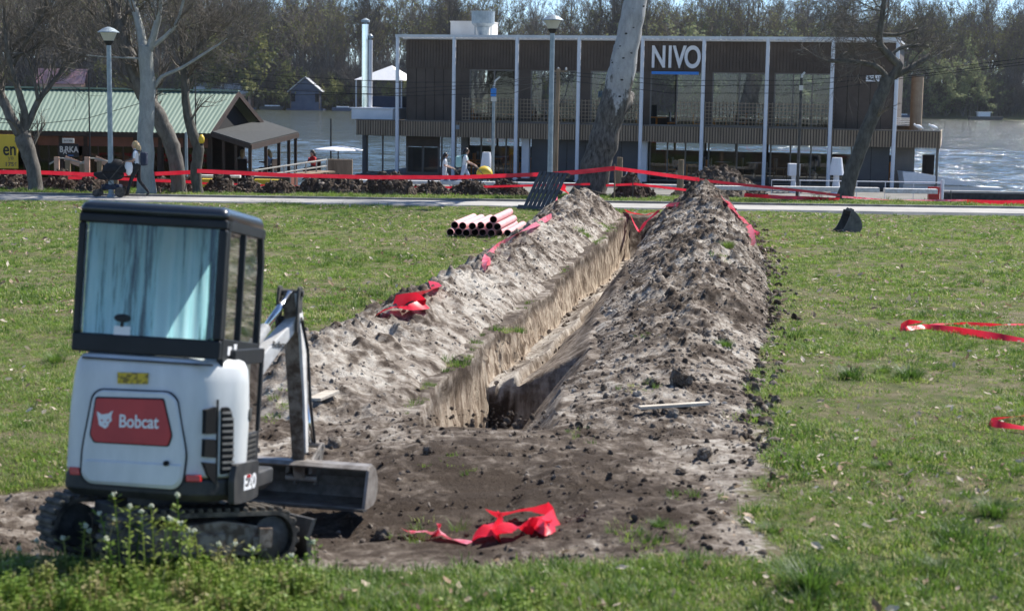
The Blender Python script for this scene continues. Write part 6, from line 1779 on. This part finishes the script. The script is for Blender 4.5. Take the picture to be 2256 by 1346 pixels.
# spill along the outer feet
y = rng.uniform(14, 46.8, 2600); x = np.interp(y, *RIGHT) + np.abs(rng.normal(0, .22, 2600)) - .12; pts.append(np.stack([x, y, lawn_z(x, y) + .01], -1)); scl.append(.008 + .055 * rng.random(2600) ** 5); snd.append(np.full(2600, .2))
y = rng.uniform(15.8, 44, 420); x = xl(y) + rng.uniform(.12, .55, 420); pts.append(np.stack([x, y, slope(y) + floor_z(y) + .04], -1)); scl.append(.006 + .04 * rng.random(420) ** 5); snd.append(np.full(420, .45))
for o in [o for o in COL.objects if o.name.startswith('soil_mound')]:
    co_ = np.array([tuple(v.co + o.location) for v in o.data.vertices]); zb = o.location.z + .03
    co_ = co_[co_[:, 2] > zb]; i = rng.integers(0, len(co_), 260); pts.append(co_[i] + rng.normal(0, .02, (260, 3))); scl.append(.02 + .07 * rng.random(260) ** 3); snd.append(np.full(260, .12))
P = np.concatenate(pts); S = np.concatenate(scl)
scatter('soil_crumbs', P, rng.uniform(0, 6.28, (len(P), 3)), np.stack([S, S, S * .9], -1), rng.integers(0, 8, len(P)), protos, 'loose crumbs of soil strewn over the banks and bare ground', extra=[('sand', np.concatenate(snd))])
# ------------------------------------------------------------------ grass, leaves, weeds
def leafy(name, stops, transl=.5, rough=.55):
    n = NT(name)
    oi = n.new('ObjectInfo').outputs['Random']
    co = n.coord('Object')
    f = n.math('ADD', n.math('MULTIPLY', oi, .8), n.math('MULTIPLY', n.noise(14, 2, .5, co), .25))
    col = n.ramp(f, stops)
    n.link(col, n.b.inputs['Base Color']); n.b.inputs['Roughness'].default_value = rough; n.b.inputs['Specular IOR Level'].default_value = .5
    tr = n.new('BsdfTranslucent'); n.link(col, tr.inputs[0])
    ms = n.new('MixShader'); ms.inputs[0].default_value = transl
    n.link(n.b.outputs[0], ms.inputs[1]); n.link(tr.outputs[0], ms.inputs[2]); n.link(ms.outputs[0], n.out.inputs[0])
    return n.mat
M['grass'] = leafy('grass', [(0.0, (0.075, 0.145, 0.024)), (0.28, (0.135, 0.235, 0.034)), (0.56, (0.195, 0.305, 0.05)), (0.76, (0.28, 0.335, 0.085)), (0.94, (0.48, 0.42, 0.25))])
M['grass_deep'] = leafy('grass_deep', [(0.0, (0.055, 0.115, 0.02)), (0.6, (0.095, 0.175, 0.028)), (1.0, (0.14, 0.21, 0.04))])
M['weed'] = leafy('weed', [(0.0, (0.12, 0.20, 0.03)), (0.4, (0.21, 0.32, 0.045)), (0.7, (0.30, 0.36, 0.08)), (0.95, (0.40, 0.33, 0.18))])
M['dry_leaf'] = leafy('dry_leaf', [(0.0, (0.16, 0.10, 0.06)), (0.35, (0.34, 0.24, 0.15)), (0.7, (0.52, 0.43, 0.33)), (1.0, (0.62, 0.56, 0.48))], .2, .85)
M['petal'] = mat('petal', (0.55, 0.58, 0.42), (0.72, 0.73, 0.62), 5, rough=.6, transl=.3)

def blade(b, p, d, h, w, bend, r):
    side = Vector((-d.y, d.x, 0)).normalized() * w / 2
    p1 = p + Vector((0, 0, h * .55)) + d * bend * h * .3; p2 = p + Vector((0, 0, h * .95)) + d * bend * h
    b.add([p - side, p + side, p1 + side * .8, p1 - side * .8, p2], [(0, 1, 2, 3), (3, 2, 4)])
def clump(seed, n, rad, h0, h1, w, m, spread=.9):
    r = random.Random(seed); b = MB()
    for _ in range(n):
        a = r.uniform(0, 6.283); q = rad * math.sqrt(r.random())
        d = Vector((math.cos(a + r.gauss(0, .6)), math.sin(a + r.gauss(0, .6)), 0))
        blade(b, Vector((q * math.cos(a), q * math.sin(a), -.006)), d, r.uniform(h0, h1), w * r.uniform(.7, 1.2), r.uniform(.15, spread), r)
    return b.build('clump', M[m], fix=False)
rng = np.random.default_rng(31)
protos = [clump(k, 22, .075, .012, .045, .006, 'grass', 1.3) for k in range(5)] + [clump(10 + k, 26, .12, .014, .05, .009, 'grass', 1.3) for k in range(3)] + [clump(20 + k, 30, .06, .04, .10, .006, 'grass_deep') for k in range(2)]
P, S, I = [], [], []
def field(y0, y1, dens, idx, sc, xmargin=.6, deep=0.10):
    x1 = y1 * .41 + xmargin + 1.6
    cnt = int((y1 - y0) * 2 * x1 * dens)
    x = rng.uniform(-x1, x1, cnt); y = rng.uniform(y0, y1, cnt)
    k = np.abs(x) < y * .40 + xmargin + 1.6
    x, y = x[k], y[k]
    d = dirt_mask(x, y) + .35 * fbm(x, y, 3, 3, 71)
    t = x - xl(y)
    bare = fbm(x, y, .8, 4, 91)
    k = (d < .42) & (rng.random(len(x)) < np.clip(.95 + bare * 1.6, .2, 1))
    k &= ~((y > 48.95 + .018 * x + .14 * fbm(x, 0 * x, .5, 3, 77)) & (y < 52.0 + .03 * x))
    x, y = x[k], y[k]
    z = lawn_z(x, y)
    ii = rng.choice(idx, len(x))
    dp = rng.random(len(x)) < deep * np.clip(.4 + 2.2 * fbm(x, y, .5, 3, 95), 0, 3)
    ii = np.where(dp, rng.integers(8, 10, len(x)), ii)
    s = sc * rng.uniform(.7, 1.3, len(x)) * np.clip(1 + .7 * fbm(x, y, 1.3, 3, 97), .5, 1.8)
    P.append(np.stack([x, y, z], -1)); S.append(s); I.append(ii)
field(8.2, 14, 420, [0, 1, 2, 3, 4], 1.0)
field(14, 22, 230, [0, 1, 2, 3, 4], 1.05)
field(22, 34, 95, [5, 6, 7], 1.05)
field(34, 49.6, 60, [5, 6, 7], 1.1)
field(51.6, 61, 55, [5, 6, 7], 1.5, deep=.15)
# sprouts on soil and turf along the trench lip
y = rng.uniform(15.2, 45, 200); k = fbm(y, 0 * y, .6, 3, 99) > -.05; y = y[k]
x = xl(y) - rng.uniform(.0, .14, len(y)); P.append(np.stack([x, y, ground_z(x, y) + .01], -1)); S.append(rng.uniform(.4, .9, len(y))); I.append(rng.choice([0, 1, 8, 9], len(y)))
for px, py, n_, s_ in ((1010, 800, 14, 1.3), (1120, 730, 22, 1.2), (1290, 520, 30, 1.4), (1330, 500, 20, 1.4), (1430, 855, 8, 1.0), (1445, 1160, 10, 1.2), (1500, 1090, 6, .8), (1410, 1180, 14, 1.1), (940, 1185, 20, 1.2), (1000, 1025, 8, 1.0), (1780, 1215, 20, 1.2), (620, 900, 20, .9), (1270, 960, 8, .8), (1430, 740, 5, .8), (1590, 570, 8, 1.2), (1730, 1100, 10, 1.0)):
    c = hit(px, py)
    for _ in range(n_):
        x_ = c.x + rng.normal(0, .11); y_ = c.y + rng.normal(0, .16)
        P.append(np.array([[x_, y_, surf(x_, y_)]])); S.append(np.array([s_ * rng.uniform(.6, 1.2)])); I.append(np.array([rng.choice([0, 1, 2, 8])]))
# bottom fringe: longer grass in front of the digging
x = rng.uniform(-5.4, 5.4, 7400); y = rng.uniform(8.0, 10.4, 7400)
k = dirt_mask(x, y) < .5; x, y = x[k], y[k]
P.append(np.stack([x, y, lawn_z(x, y)], -1)); S.append(rng.uniform(.8, 1.6, len(x))); I.append(rng.choice([0, 1, 2, 3, 4, 0, 1, 2, 8], len(x)))
P = np.concatenate(P); S = np.concatenate(S); I = np.concatenate(I)
rot = np.stack([rng.normal(0, .12, len(P)), rng.normal(0, .12, len(P)), rng.uniform(0, 6.28, len(P))], -1)
scatter('grass', P, rot, np.stack([S, S, S], -1), I, protos, 'short sunlit spring grass with bare patches')
# dry leaves and straw
protos = []
for k in range(4):
    r = random.Random(70 + k); b = MB(); L_ = r.uniform(.03, .045); w = L_ * r.uniform(.4, .6); cz = r.uniform(.004, .014)
    b.add([(-L_, 0, 0), (-L_ * .3, w, cz), (L_ * .5, w * .7, cz * .7), (L_, 0, cz * 1.4), (L_ * .5, -w * .7, cz * .4), (-L_ * .3, -w, cz), (0, 0, .001)], [(0, 1, 6), (1, 2, 6), (2, 3, 6), (3, 4, 6), (4, 5, 6), (5, 0, 6)])
    protos.append(b.build('leaf', M['dry_leaf'], fix=False))
P, S = [], []
for y0, y1, dens in ((8.3, 13.5, 85), (13.5, 24, 52), (24, 48, 30)):
    x1 = y1 * .40 + 1.5; cnt = int((y1 - y0) * 2 * x1 * dens); x = rng.uniform(-x1, x1, cnt); y = rng.uniform(y0, y1, cnt)
    k = (rng.random(cnt) < np.clip(.5 + 1.5 * fbm(x, y, .7, 3, 111) + .25 * (x > 1.5) * (y < 13), .05, 1)) & (dirt_mask(x, y) < .75)
    x, y = x[k], y[k]; P.append(np.stack([x, y, lawn_z(x, y) + .045], -1)); S.append((.2 + 1.2 * rng.random(len(x)) ** 3.2) * (1 + (y0 > 20) * .35))
P = np.concatenate(P); S = np.concatenate(S)
scatter('leaf_litter', P, np.stack([rng.normal(0, .5, len(P)), rng.normal(0, .5, len(P)), rng.uniform(0, 6.28, len(P))], -1), np.stack([S, S, S], -1), rng.integers(0, 4, len(P)), protos, 'dry pale leaves scattered over the lawn')
# leafy weeds in the foreground
def weed_clump(seed):
    r = random.Random(seed); b = MB()
    for _ in range(16):
        a = r.uniform(0, 6.28); h = r.uniform(.05, .17); p = Vector((r.gauss(0, .05), r.gauss(0, .05), -.01)); d = Vector((math.cos(a), math.sin(a), 0))
        q = p + Vector((0, 0, h)) + d * r.uniform(.0, .05)
        b.tube([p, p.lerp(q, .5) + d * .01, q], .0028, 3, cap=False)
        for _ in range(6):
            c = p.lerp(q, r.uniform(.35, 1.05)); a2 = r.uniform(0, 6.28); e = Vector((math.cos(a2), math.sin(a2), r.uniform(-.1, .6))).normalized(); L_ = r.uniform(.012, .03); s_ = Vector((-e.y, e.x, 0)).normalized() * L_ * .38
            b.add([c, c + e * L_ * .5 + s_, c + e * L_, c + e * L_ * .5 - s_], [(0, 1, 2, 3)])
    return b.build('weed', M['weed'], fix=False)
protos = [weed_clump(800 + k) for k in range(4)]
x = np.concatenate([rng.uniform(-3.6, -1.1, 480), rng.uniform(-3.3, 2.9, 120)]); y = np.concatenate([rng.uniform(8.6, 9.95, 480), rng.uniform(8.5, 9.2, 120)])
k = (dirt_mask(x, y) < .6) & (rng.random(len(x)) < np.clip(.55 + 1.6 * fbm(x, y, 1.5, 3, 5), .04, 1)); x, y = x[k], y[k]
S = rng.uniform(.4, 1.35, len(x))
scatter('weeds', np.stack([x, y, lawn_z(x, y)], -1), np.stack([0 * x, 0 * x, rng.uniform(0, 6.28, len(x))], -1), np.stack([S, S, S], -1), rng.integers(0, 4, len(x)), protos, 'leafy green weeds growing in front of the excavator')
# tall flowering weeds, one by one
tall = [(265, 1262, .52), (340, 1262, .45), (398, 1270, .52), (228, 1270, .36), (300, 1250, .34), (375, 1262, .36), (440, 1255, .30), (150, 1275, .28), (320, 1280, .42), (415, 1262, .30), (700, 1262, .24), (480, 1270, .24), (255, 1285, .3), (180, 1262, .33), (208, 1250, .30), (355, 1290, .40), (285, 1295, .46), (430, 1285, .38), (500, 1250, .22), (100, 1260, .25), (60, 1280, .22), (560, 1265, .2), (640, 1275, .2), (245, 1258, .40)]
for k, (px, py, h) in enumerate([(a_, b_ + 20, c_ * 1.15) for a_, b_, c_ in tall]):
    r = random.Random(k + 5); p = gr(px, py); gz = float(lawn_z(p.x, p.y)) - .02
    t = thing('flowering_weed', 'tall thin weed with small white flower heads in front of the excavator', 'weed', (p.x, p.y, gz), r.uniform(0, 6), 'flowering weeds in front of the excavator')
    b = MB(); lean = Vector((r.uniform(-.06, .06), r.uniform(-.05, .05), 0)); P_ = [Vector((0, 0, 0)) + lean * (q / 5) ** 2 * h * 3 + Vector((0, 0, h * q / 5)) for q in range(6)]
    b.tube(P_, [.006, .0055, .005, .0045, .004, .0035], 4)
    for _ in range(34):
        q = r.uniform(.1, .97); i = int(q * 5); c = P_[i].lerp(P_[min(5, i + 1)], q * 5 - i); a = r.uniform(0, 6.28); e = Vector((math.cos(a), math.sin(a), .5)).normalized() * r.uniform(.02, .055)
        b.tube([c, c + e], .0016, 3, cap=False)
        s_ = Vector((-e.y, e.x, 0)).normalized() * .012; b.add([c + e * .6, c + e * 1.1 + s_, c + e * 1.5, c + e * 1.1 - s_], [(0, 1, 2, 3)])
    b.build('stem', M['weed'], t, fix=False)
    b = MB(); c = P_[-1]
    for _ in range(10):
        o = rv(r) * .012; b.lathe([(.001, -.008), (.0085, 0), (.001, .008)], 5, Matrix.Translation(c + o))
    b.build('flower_head', M['petal'], t, fix=False)
# dark grass tufts standing out on the lawn
def tuft(seed, n, rad, h):
    r = random.Random(seed); b = MB()
    for _ in range(n):
        a = r.uniform(0, 6.283); q = rad * r.random(); d = Vector((math.cos(a), math.sin(a), 0)); blade(b, d * q, d, r.uniform(.5, 1) * h, .007, r.uniform(.3, 1.1), r)
    me = b.build('tuft', M['grass_deep'], fix=False); d_ = me.data; bpy.data.objects.remove(me); return d_
TF = [tuft(k, 240, .13, .19) for k in range(3)]
for k, (px, py, s, lab) in enumerate(((1872, 836, 1.1, 'dark grass tuft, widest of the group on the open lawn'), (1945, 822, .75, 'small dark grass tuft between two wider ones on the open lawn'), (2003, 836, 1.15, 'spreading dark grass tuft beside a bare spot on the open lawn'), (2190, 1135, 1.0, 'loose grass tuft among dry leaves at the lawn edge'), (1787, 1300, 1.35, 'big grass tuft at the corner of the bare soil'), (2075, 1265, .8, 'dark grass tuft among fallen leaves near the big tuft'), (1940, 1035, .6, 'small bright grass tuft on the leaf-strewn lawn'), (1838, 1205, .5, 'small grass tuft above the big corner tuft'), (1800, 612, .55, 'small dark tuft on the lawn near the lump at the bank foot'), (1853, 728, .5, 'small dark tuft beside the long tape loop'), (1700, 1175, .6, 'grass tuft right at the edge of the pale sandy soil'), (120, 800, .9, 'dark grass tuft left standing beside the cab'), (1450, 1160, .45, 'lone green tuft growing on the bare soil'), (1603, 545, .9, 'clump of turf on the crest of the high bank'), (1597, 765, .7, 'clump of turf on the outer slope of the high bank'), (2100, 1190, .8, 'low grass tuft behind the leafy patch'), (1890, 820, .5, 'narrow grass tuft just behind the widest one'))):
    o = link('grass_tuft', TF[k % 3]); p = hit(px, py); o.location = p - Vector((0, 0, .01)); o.scale = (s, s, s * .9); o.rotation_euler = (0, 0, k)
    tag(o, lab, 'grass tuft', 'grass tufts')
# ------------------------------------------------------------------ people
M['tshirt'] = mat('tshirt', (0.72, 0.74, 0.78), (0.8, 0.81, 0.84), 8, rough=.85)
M['black_cloth'] = mat('black_cloth', (0.012, 0.012, 0.014), (0.022, 0.022, 0.025), 8, rough=.9)
M['light_jeans'] = mat('light_jeans', (0.36, 0.44, 0.58), (0.48, 0.56, 0.68), 10, rough=.9)
M['white_jeans'] = mat('white_jeans', (0.6, 0.62, 0.68), (0.7, 0.72, 0.76), 10, rough=.9)
M['blond'] = mat('blond', (0.42, 0.28, 0.13), (0.6, 0.44, 0.25), 20, rough=.6)
M['dark_hair'] = mat('dark_hair', (0.012, 0.009, 0.008), (0.03, 0.022, 0.018), 20, rough=.45)
M['navy'] = mat('navy', (0.015, 0.022, 0.05), (0.03, 0.04, 0.07), 8, rough=.8)
M['mint'] = mat('mint', (0.3, 0.52, 0.5), (0.4, 0.62, 0.6), 6, rough=.8)
M['shoe'] = mat('shoe', (0.02, 0.02, 0.022), rough=.6)
M['red_cloth'] = mat('red_cloth', (0.5, 0.03, 0.03), rough=.85)

def person(label, loc, rz, pose, cl, hair, scale=1.0, group=None, glasses=False, long_hair=True):
    """pose: joint positions facing +X; cl: (shirt, trousers, shoes, sleeves bare)"""
    t = thing('person', label, 'person', loc, rz, group)
    V, E, Rr, T = [], [], [], []
    def v(p, r, tag_): V.append(Vector(p)); Rr.append(r); T.append(tag_); return len(V) - 1
    def chain(i0, pts):
        for p, r, tg_ in pts:
            j = v(p, r, tg_); E.append((i0, j)); i0 = j
        return i0
    pel = v(pose['pelvis'], .125, 'b'); P = Vector(pose['pelvis']); N = Vector(pose['neck']); Hd = Vector(pose['head'])
    ch = chain(pel, [(P.lerp(N, .3), .112, 's'), (P.lerp(N, .62), .125, 's'), (P.lerp(N, .86), .11, 's')])
    nk = chain(ch, [(N, .052, 'k')])
    f = (Hd - N).normalized()
    hx = chain(nk, [(Hd + Vector((.015, 0, -.07)), .066, 'k'), (Hd + Vector((.01, 0, .01)), .088, 'k'), (Hd + Vector((-.005, 0, .075)), .07, 'k')])
    chain(hx - 1, [(Hd + Vector((.098, 0, -.005)), .014, 'k')])
    for s, k in ((1, 'L'), (-1, 'R')):
        sh = P.lerp(N, .88) + Vector((0, s * .155, -.01)); el = Vector(pose['elbow' + k]); wr = Vector(pose['wrist' + k])
        a = chain(ch, [(sh, .058, 's'), (sh.lerp(el, .45), .047, 's'), (el, .036, 'k'), (el.lerp(wr, .5), .033, 'k'), (wr, .024, 'k')])
        d = (wr - el).normalized(); pm = chain(a, [(wr + d * .05, .026, 'k')])
        side = d.cross(Vector((0, 0, 1)))
        side = side.normalized() if side.length > .1 else Vector((0, 1, 0))
        bend = Vector((0, 0, -1))
        for q, ln in ((-.025, .055), (-.008, .07), (.009, .065), (.025, .05)):
            chain(pm, [(wr + d * .085 + side * q, .0095, 'k'), (wr + d * (.085 + ln * .5) + side * q + bend * ln * .35, .0085, 'k'), (wr + d * (.085 + ln * .6) + side * q + bend * ln * .8, .0075, 'k')])
        chain(a, [(wr + d * .04 + side * .04 * s, .011, 'k'), (wr + d * .07 + side * .05 * s + bend * .02, .009, 'k')])
        hp = P + Vector((0, s * .085, -.04)); kn = Vector(pose['knee' + k]); an = Vector(pose['ankle' + k]); toe = Vector(pose['toe' + k])
        chain(pel, [(hp, .098, 'b'), (hp.lerp(kn, .5), .082, 'b'), (kn, .058, 'b'), (kn.lerp(an, .4), .055, 'b'), (an + (kn - an) * .12, .042, 'b'), (an, .038, 'h'), (toe, .034, 'h')])
    me = bpy.data.meshes.new('skeleton'); me.from_pydata(V, E, [])
    o = link('tmp_body', me)
    md = o.modifiers.new('skin', 'SKIN'); md.use_smooth_shade = True
    for i, sv in enumerate(me.skin_vertices[0].data): sv.radius = (Rr[i], Rr[i]); sv.use_root = (i == 0)
    ss = o.modifiers.new('sub', 'SUBSURF'); ss.levels = 1; ss.render_levels = 1
    dg = bpy.context.evaluated_depsgraph_get()
    bm_ = bpy.data.meshes.new_from_object(o.evaluated_get(dg)); bpy.data.objects.remove(o)
    mats = {'s': 0, 'b': 1, 'k': 2, 'h': 3}
    for m in (M[cl[0]], M[cl[1]], M['skin'], M['shoe']): bm_.materials.append(m)
    VV = np.array([tuple(q) for q in V]); RR = np.array(Rr)
    for p in bm_.polygons:
        c = np.array(p.center); d = np.linalg.norm(VV - c, axis=1) - RR * .8
        p.material_index = mats[T[int(d.argmin())]]; p.use_smooth = True
    bm_.name = 'body'
    bo = link('body', bm_, t)
    b = MB()
    hc = Hd + Vector((-.022, 0, .03))
    prof = [(.02, -.09), (.085, -.06), (.102, .0), (.095, .05), (.06, .09), (.015, .105)]
    b.lathe(prof, 12, Matrix.Translation(hc) @ Matrix.Diagonal((.98, .92, 1, 1)))
    if long_hair:
        b.tube([hc + Vector((-.03, 0, .0)), hc + Vector((-.075, 0, -.09)), hc + Vector((-.09, 0, -.19)), hc + Vector((-.08, 0, -.28))], [.085, .085, .075, .03], 10)
    b.build('hair', M[hair], t, smooth=True)
    if glasses:
        b = MB()
        for s in (-1, 1): b.lathe([(.001, -.004), (.026, 0), (.001, .004)], 10, Matrix.Translation(Hd + Vector((.085, s * .034, .01))) @ Matrix.Rotation(R(90), 4, 'Y'))
        b.tube([Hd + Vector((-.0, -.085, .012)), Hd + Vector((.08, -.065, .014)), Hd + Vector((.092, 0, .014)), Hd + Vector((.08, .065, .014)), Hd + Vector((0, .085, .012))], .005, 5); b.build('sunglasses', M['black_paint'], t)
    t.scale = (scale,) * 3
    return t
WALK = dict(pelvis=(0, 0, .93), neck=(.03, 0, 1.40), head=(.06, 0, 1.545),
            kneeL=(.17, .085, .51), ankleL=(.30, .085, .085), toeL=(.44, .09, .045), kneeR=(-.04, -.085, .49), ankleR=(-.33, -.085, .13), toeR=(-.24, -.09, .035),
            elbowL=(.05, .22, 1.10), wristL=(.29, .17, 1.06), elbowR=(.0, -.22, 1.09), wristR=(.24, -.17, 1.02))
STRIDE = dict(WALK, neck=(.06, 0, 1.40), head=(.10, 0, 1.545), kneeR=(-.1, -.085, .50), ankleR=(-.44, -.085, .17), toeR=(-.36, -.09, .05), kneeL=(.22, .085, .52), ankleL=(.36, .085, .085), elbowL=(.16, .21, 1.12), wristL=(.40, .16, 1.02), elbowR=(.14, -.21, 1.12), wristR=(.40, -.16, 1.00))
SIT = dict(pelvis=(0, 0, .52), neck=(.03, 0, 1.0), head=(.06, 0, 1.145), kneeL=(.42, .1, .5), ankleL=(.42, .1, .09), toeL=(.56, .1, .04), kneeR=(.42, -.1, .5), ankleR=(.40, -.1, .09), toeR=(.54, -.1, .04), elbowL=(.12, .22, .74), wristL=(.34, .12, .76), elbowR=(.12, -.22, .74), wristR=(.34, -.12, .76))

def pram(label, loc, rz, hood='black_cloth', group=None, bundle=None, s=1.0):
    t = thing('pram', label, 'pram', loc, rz, group)
    for x, y, rr_ in ((-.28, -.26, .14), (-.28, .26, .14), (.38, -.2, .10), (.38, .2, .10)):
        b = MB(); Mx = Matrix.Translation((x, y, rr_)) @ Matrix.Rotation(R(90), 4, 'X')
        b.lathe([(rr_ * .78, -.022), (rr_, -.016), (rr_, .016), (rr_ * .78, .022)], 18, Mx); b.lathe([(.03, -.03), (.03, .03)], 10, Mx)
        for q in range(5):
            a = q * 1.2566; b.beam(Mx @ Vector((0, 0, 0)), Mx @ Vector((rr_ * .85 * math.cos(a), rr_ * .85 * math.sin(a), 0)), .012, .012)
        b.build('wheel', M['rubber'], t)
    b = MB()
    for y in (-.24, .24):
        b.tube([(-.28, y, .14), (.02, y, .45), (-.42, y, .98), (-.52, y, 1.02)], .014, 6); b.tube([(.38, y * .83, .10), (.02, y, .45), (.18, y, .62)], .014, 6)
    b.tube([(-.52, -.24, 1.02), (-.52, .24, 1.02)], .018, 6); b.tube([(-.28, -.26, .14), (-.28, .26, .14)], .012, 6); b.build('frame', M['dark_steel'], t)
    b = MB(); b.prism(ropoly([(-.30, .56), (-.22, .46), (.28, .46), (.46, .58), (.44, .66), (.1, .68), (-.26, .72)], .05), -.2, .2, 'y'); b.build('carrycot', M['black_cloth'], t, bevel=.03, seg=2)
    b = MB()
    rows = []
    for k in range(7):
        a = R(100 - k * 24)
        rows.append([(-.12 + .34 * math.cos(a + R(60)) * 1.0, .235 * math.cos(q), .66 + .36 * abs(math.sin(a + R(60))) * math.sin(q)) for q in np.linspace(0, math.pi, 9)])
    b.grid(rows); b.build('hood', M[hood], t, solid=.02, smooth=True)
    b = MB(); b.box((-.25, -.18, .2), (.25, .18, .34)); b.build('basket', M['navy'], t, bevel=.04)
    if bundle: b = MB(); b.lathe([(.06, 0), (.2, .06), (.16, .18), (.04, .24)], 10, Matrix.Translation((-.3, 0, .92))); b.build('blanket', M[bundle], t, smooth=True)
    t.scale = (s,) * 3
    return t
p = at(303, 434, 50.9); gz = float(slope(50.9)) + .065
person('woman with blond hair, white T-shirt and black trousers walking along the path', (p.x, 50.9, gz), math.pi, WALK, ('tshirt', 'black_cloth'), 'blond', 1.04)
t = thing('backpack', 'dark navy backpack worn by the blond woman', 'backpack', (p.x, 50.9, gz), math.pi)
b = MB(); b.box((-.32, -.14, .98), (-.12, .14, 1.40)); b.build('bag', M['navy'], t, bevel=.06, seg=3); b = MB()
for s in (-.1, .1): b.tube([(-.14, s, 1.42), (.05, s, 1.47), (.14, s, 1.30), (.02, s, 1.02), (-.13, s, 1.0)], .018, 6)
b.build('strap', M['navy'], t)
t = thing('jacket', 'white jacket hanging over the arm of the blond woman', 'jacket', (p.x, 50.9, gz), math.pi)
b = MB(); b.lathe([(.03, .68), (.11, .78), (.13, .95), (.10, 1.08), (.03, 1.14)], 10, Matrix.Translation((.22, .17, 0)) @ Matrix.Diagonal((1.0, .6, 1, 1))); b.build('cloth', M['tshirt'], t, smooth=True)
pp = at(247, 434, 50.9)
pram('black pram with deep hood pushed by the blond woman', (pp.x, 50.9, gz), math.pi, bundle=None, s=1.15)
pq = at(1022, 400, 66.5)
person('dark haired woman in white top and light jeans striding beside the pram with yellow cover', (pq.x, 66.5, -.985), 0, STRIDE, ('tshirt', 'light_jeans'), 'dark_hair', 1.04, glasses=True)
t = thing('backpack', 'mint green backpack of the woman in light jeans', 'backpack', (pq.x, 66.5, -.985), 0)
b = MB(); b.box((-.34, -.15, .96), (-.10, .15, 1.40)); b.build('bag', M['mint'], t, bevel=.06, seg=3)
b = MB()
for s in (-.1, .1): b.tube([(-.12, s, 1.42), (.06, s, 1.47), (.16, s, 1.30), (.04, s, 1.02), (-.11, s, 1.0)], .018, 6)
b.build('strap', M['mint'], t)
t = pram('pram with bright yellow cover pushed by the woman in light jeans', (pq.x + .95, 66.5, -.985), 0, hood='yellow')
ps = at(979, 400, 67.3)
person('shorter dark haired woman in white T-shirt and pale trousers pushing a low pram', (ps.x, 67.3, -.985), 0, dict(WALK, wristL=(.36, .17, .98), wristR=(.36, -.17, .96)), ('tshirt', 'white_jeans'), 'dark_hair', .9, glasses=True)
pram('low dark pram between the two women', (ps.x + .80, 67.3, -.985), 0, s=.85)
for k, (px, sh, lab) in enumerate(((534, 'tshirt', 'seated guest in pale shirt at the terrace corner nearest the tree'), (594, 'light_jeans', 'seated guest in blue shirt in the middle of the terrace'), (690, 'red_cloth', 'seated guest in red top by the terrace river rail'))):
    q = at(px, 360, 66.5 + k)
    person(lab, (q.x, 66.5 + k, float(at(px, 358, 66.5 + k).z) - .75), R(90 + 70 * k), SIT, (sh, 'black_cloth'), 'blond' if k < 2 else 'dark_hair', 1.0, 'guests on the barge terrace')
    t = thing('chair', ('dark chair of the guest in pale shirt', 'dark chair of the guest in blue shirt', 'dark chair of the guest in red top')[k], 'chair', (q.x, 66.5 + k, float(at(px, 358, 66.5 + k).z) - .75), R(90 + 70 * k), 'terrace chairs')
    b = MB(); b.box((-.2, -.22, .36), (.24, .22, .40)); b.build('seat', M['dark_wood'], t); b = MB(); b.box((-.24, -.22, .4), (-.2, .22, .9)); b.build('backrest', M['dark_wood'], t)
    for x in (-.2, .2):
        for y in (-.19, .19): b = MB(); b.box((x - .02, y - .02, -.4), (x + .02, y + .02, .37)); b.build('leg', M['dark_wood'], t)

# ------------------------------------------------------------------ small yellow things near the barge
for k, (px, py, w_, lab) in enumerate(((475, 404, .75, 'yellow concrete block behind the mounds beside the crooked tree'), (590, 405, .7, 'yellow concrete block behind the mounds facing the gangway'))):
    q = at(px, py, 59.6); b = MB(); b.box((-w_ * .7, -.2, -.3), (w_ * .7, .2, .16)); tag(b.build('kerb_block', M['yellow'], loc=(q.x, 59.6, q.z), bevel=.02), lab, 'block')
q = at(444, 308, 53.7); t = thing('warning_lamp', 'small yellow lamp hanging on the crooked tree', 'lamp', q)
b = MB(); b.lathe([(.03, -.14), (.09, -.08), (.10, .06), (.04, .16)], 12); b.build('lens', M['yellow'], t, smooth=True); b = MB(); b.lathe([(.05, -.2), (.06, -.13)], 10); b.tube([(0, 0, .14), (-.08, 0, .2)], .015, 6); b.build('holder', M['black_paint'], t)
# ------------------------------------------------------------------ spring haze over the river
hz = bpy.data.materials.new('haze'); hz.use_nodes = True
for nd_ in list(hz.node_tree.nodes):
    if nd_.type != 'OUTPUT_MATERIAL': hz.node_tree.nodes.remove(nd_)
pv = hz.node_tree.nodes.new('ShaderNodeVolumePrincipled')
pv.inputs['Color'].default_value = (0.86, 0.92, 1.0, 1)
pv.inputs['Density'].default_value = 0.00006
pv.inputs['Anisotropy'].default_value = 0.2
hz.node_tree.links.new(pv.outputs[0], hz.node_tree.nodes['Material Output'].inputs['Volume'])
b = MB(); b.box((-3100, -60, -6), (3100, 3600, 60))
tag(b.build('haze', hz), 'thin bluish spring haze over the river', kind='stuff')
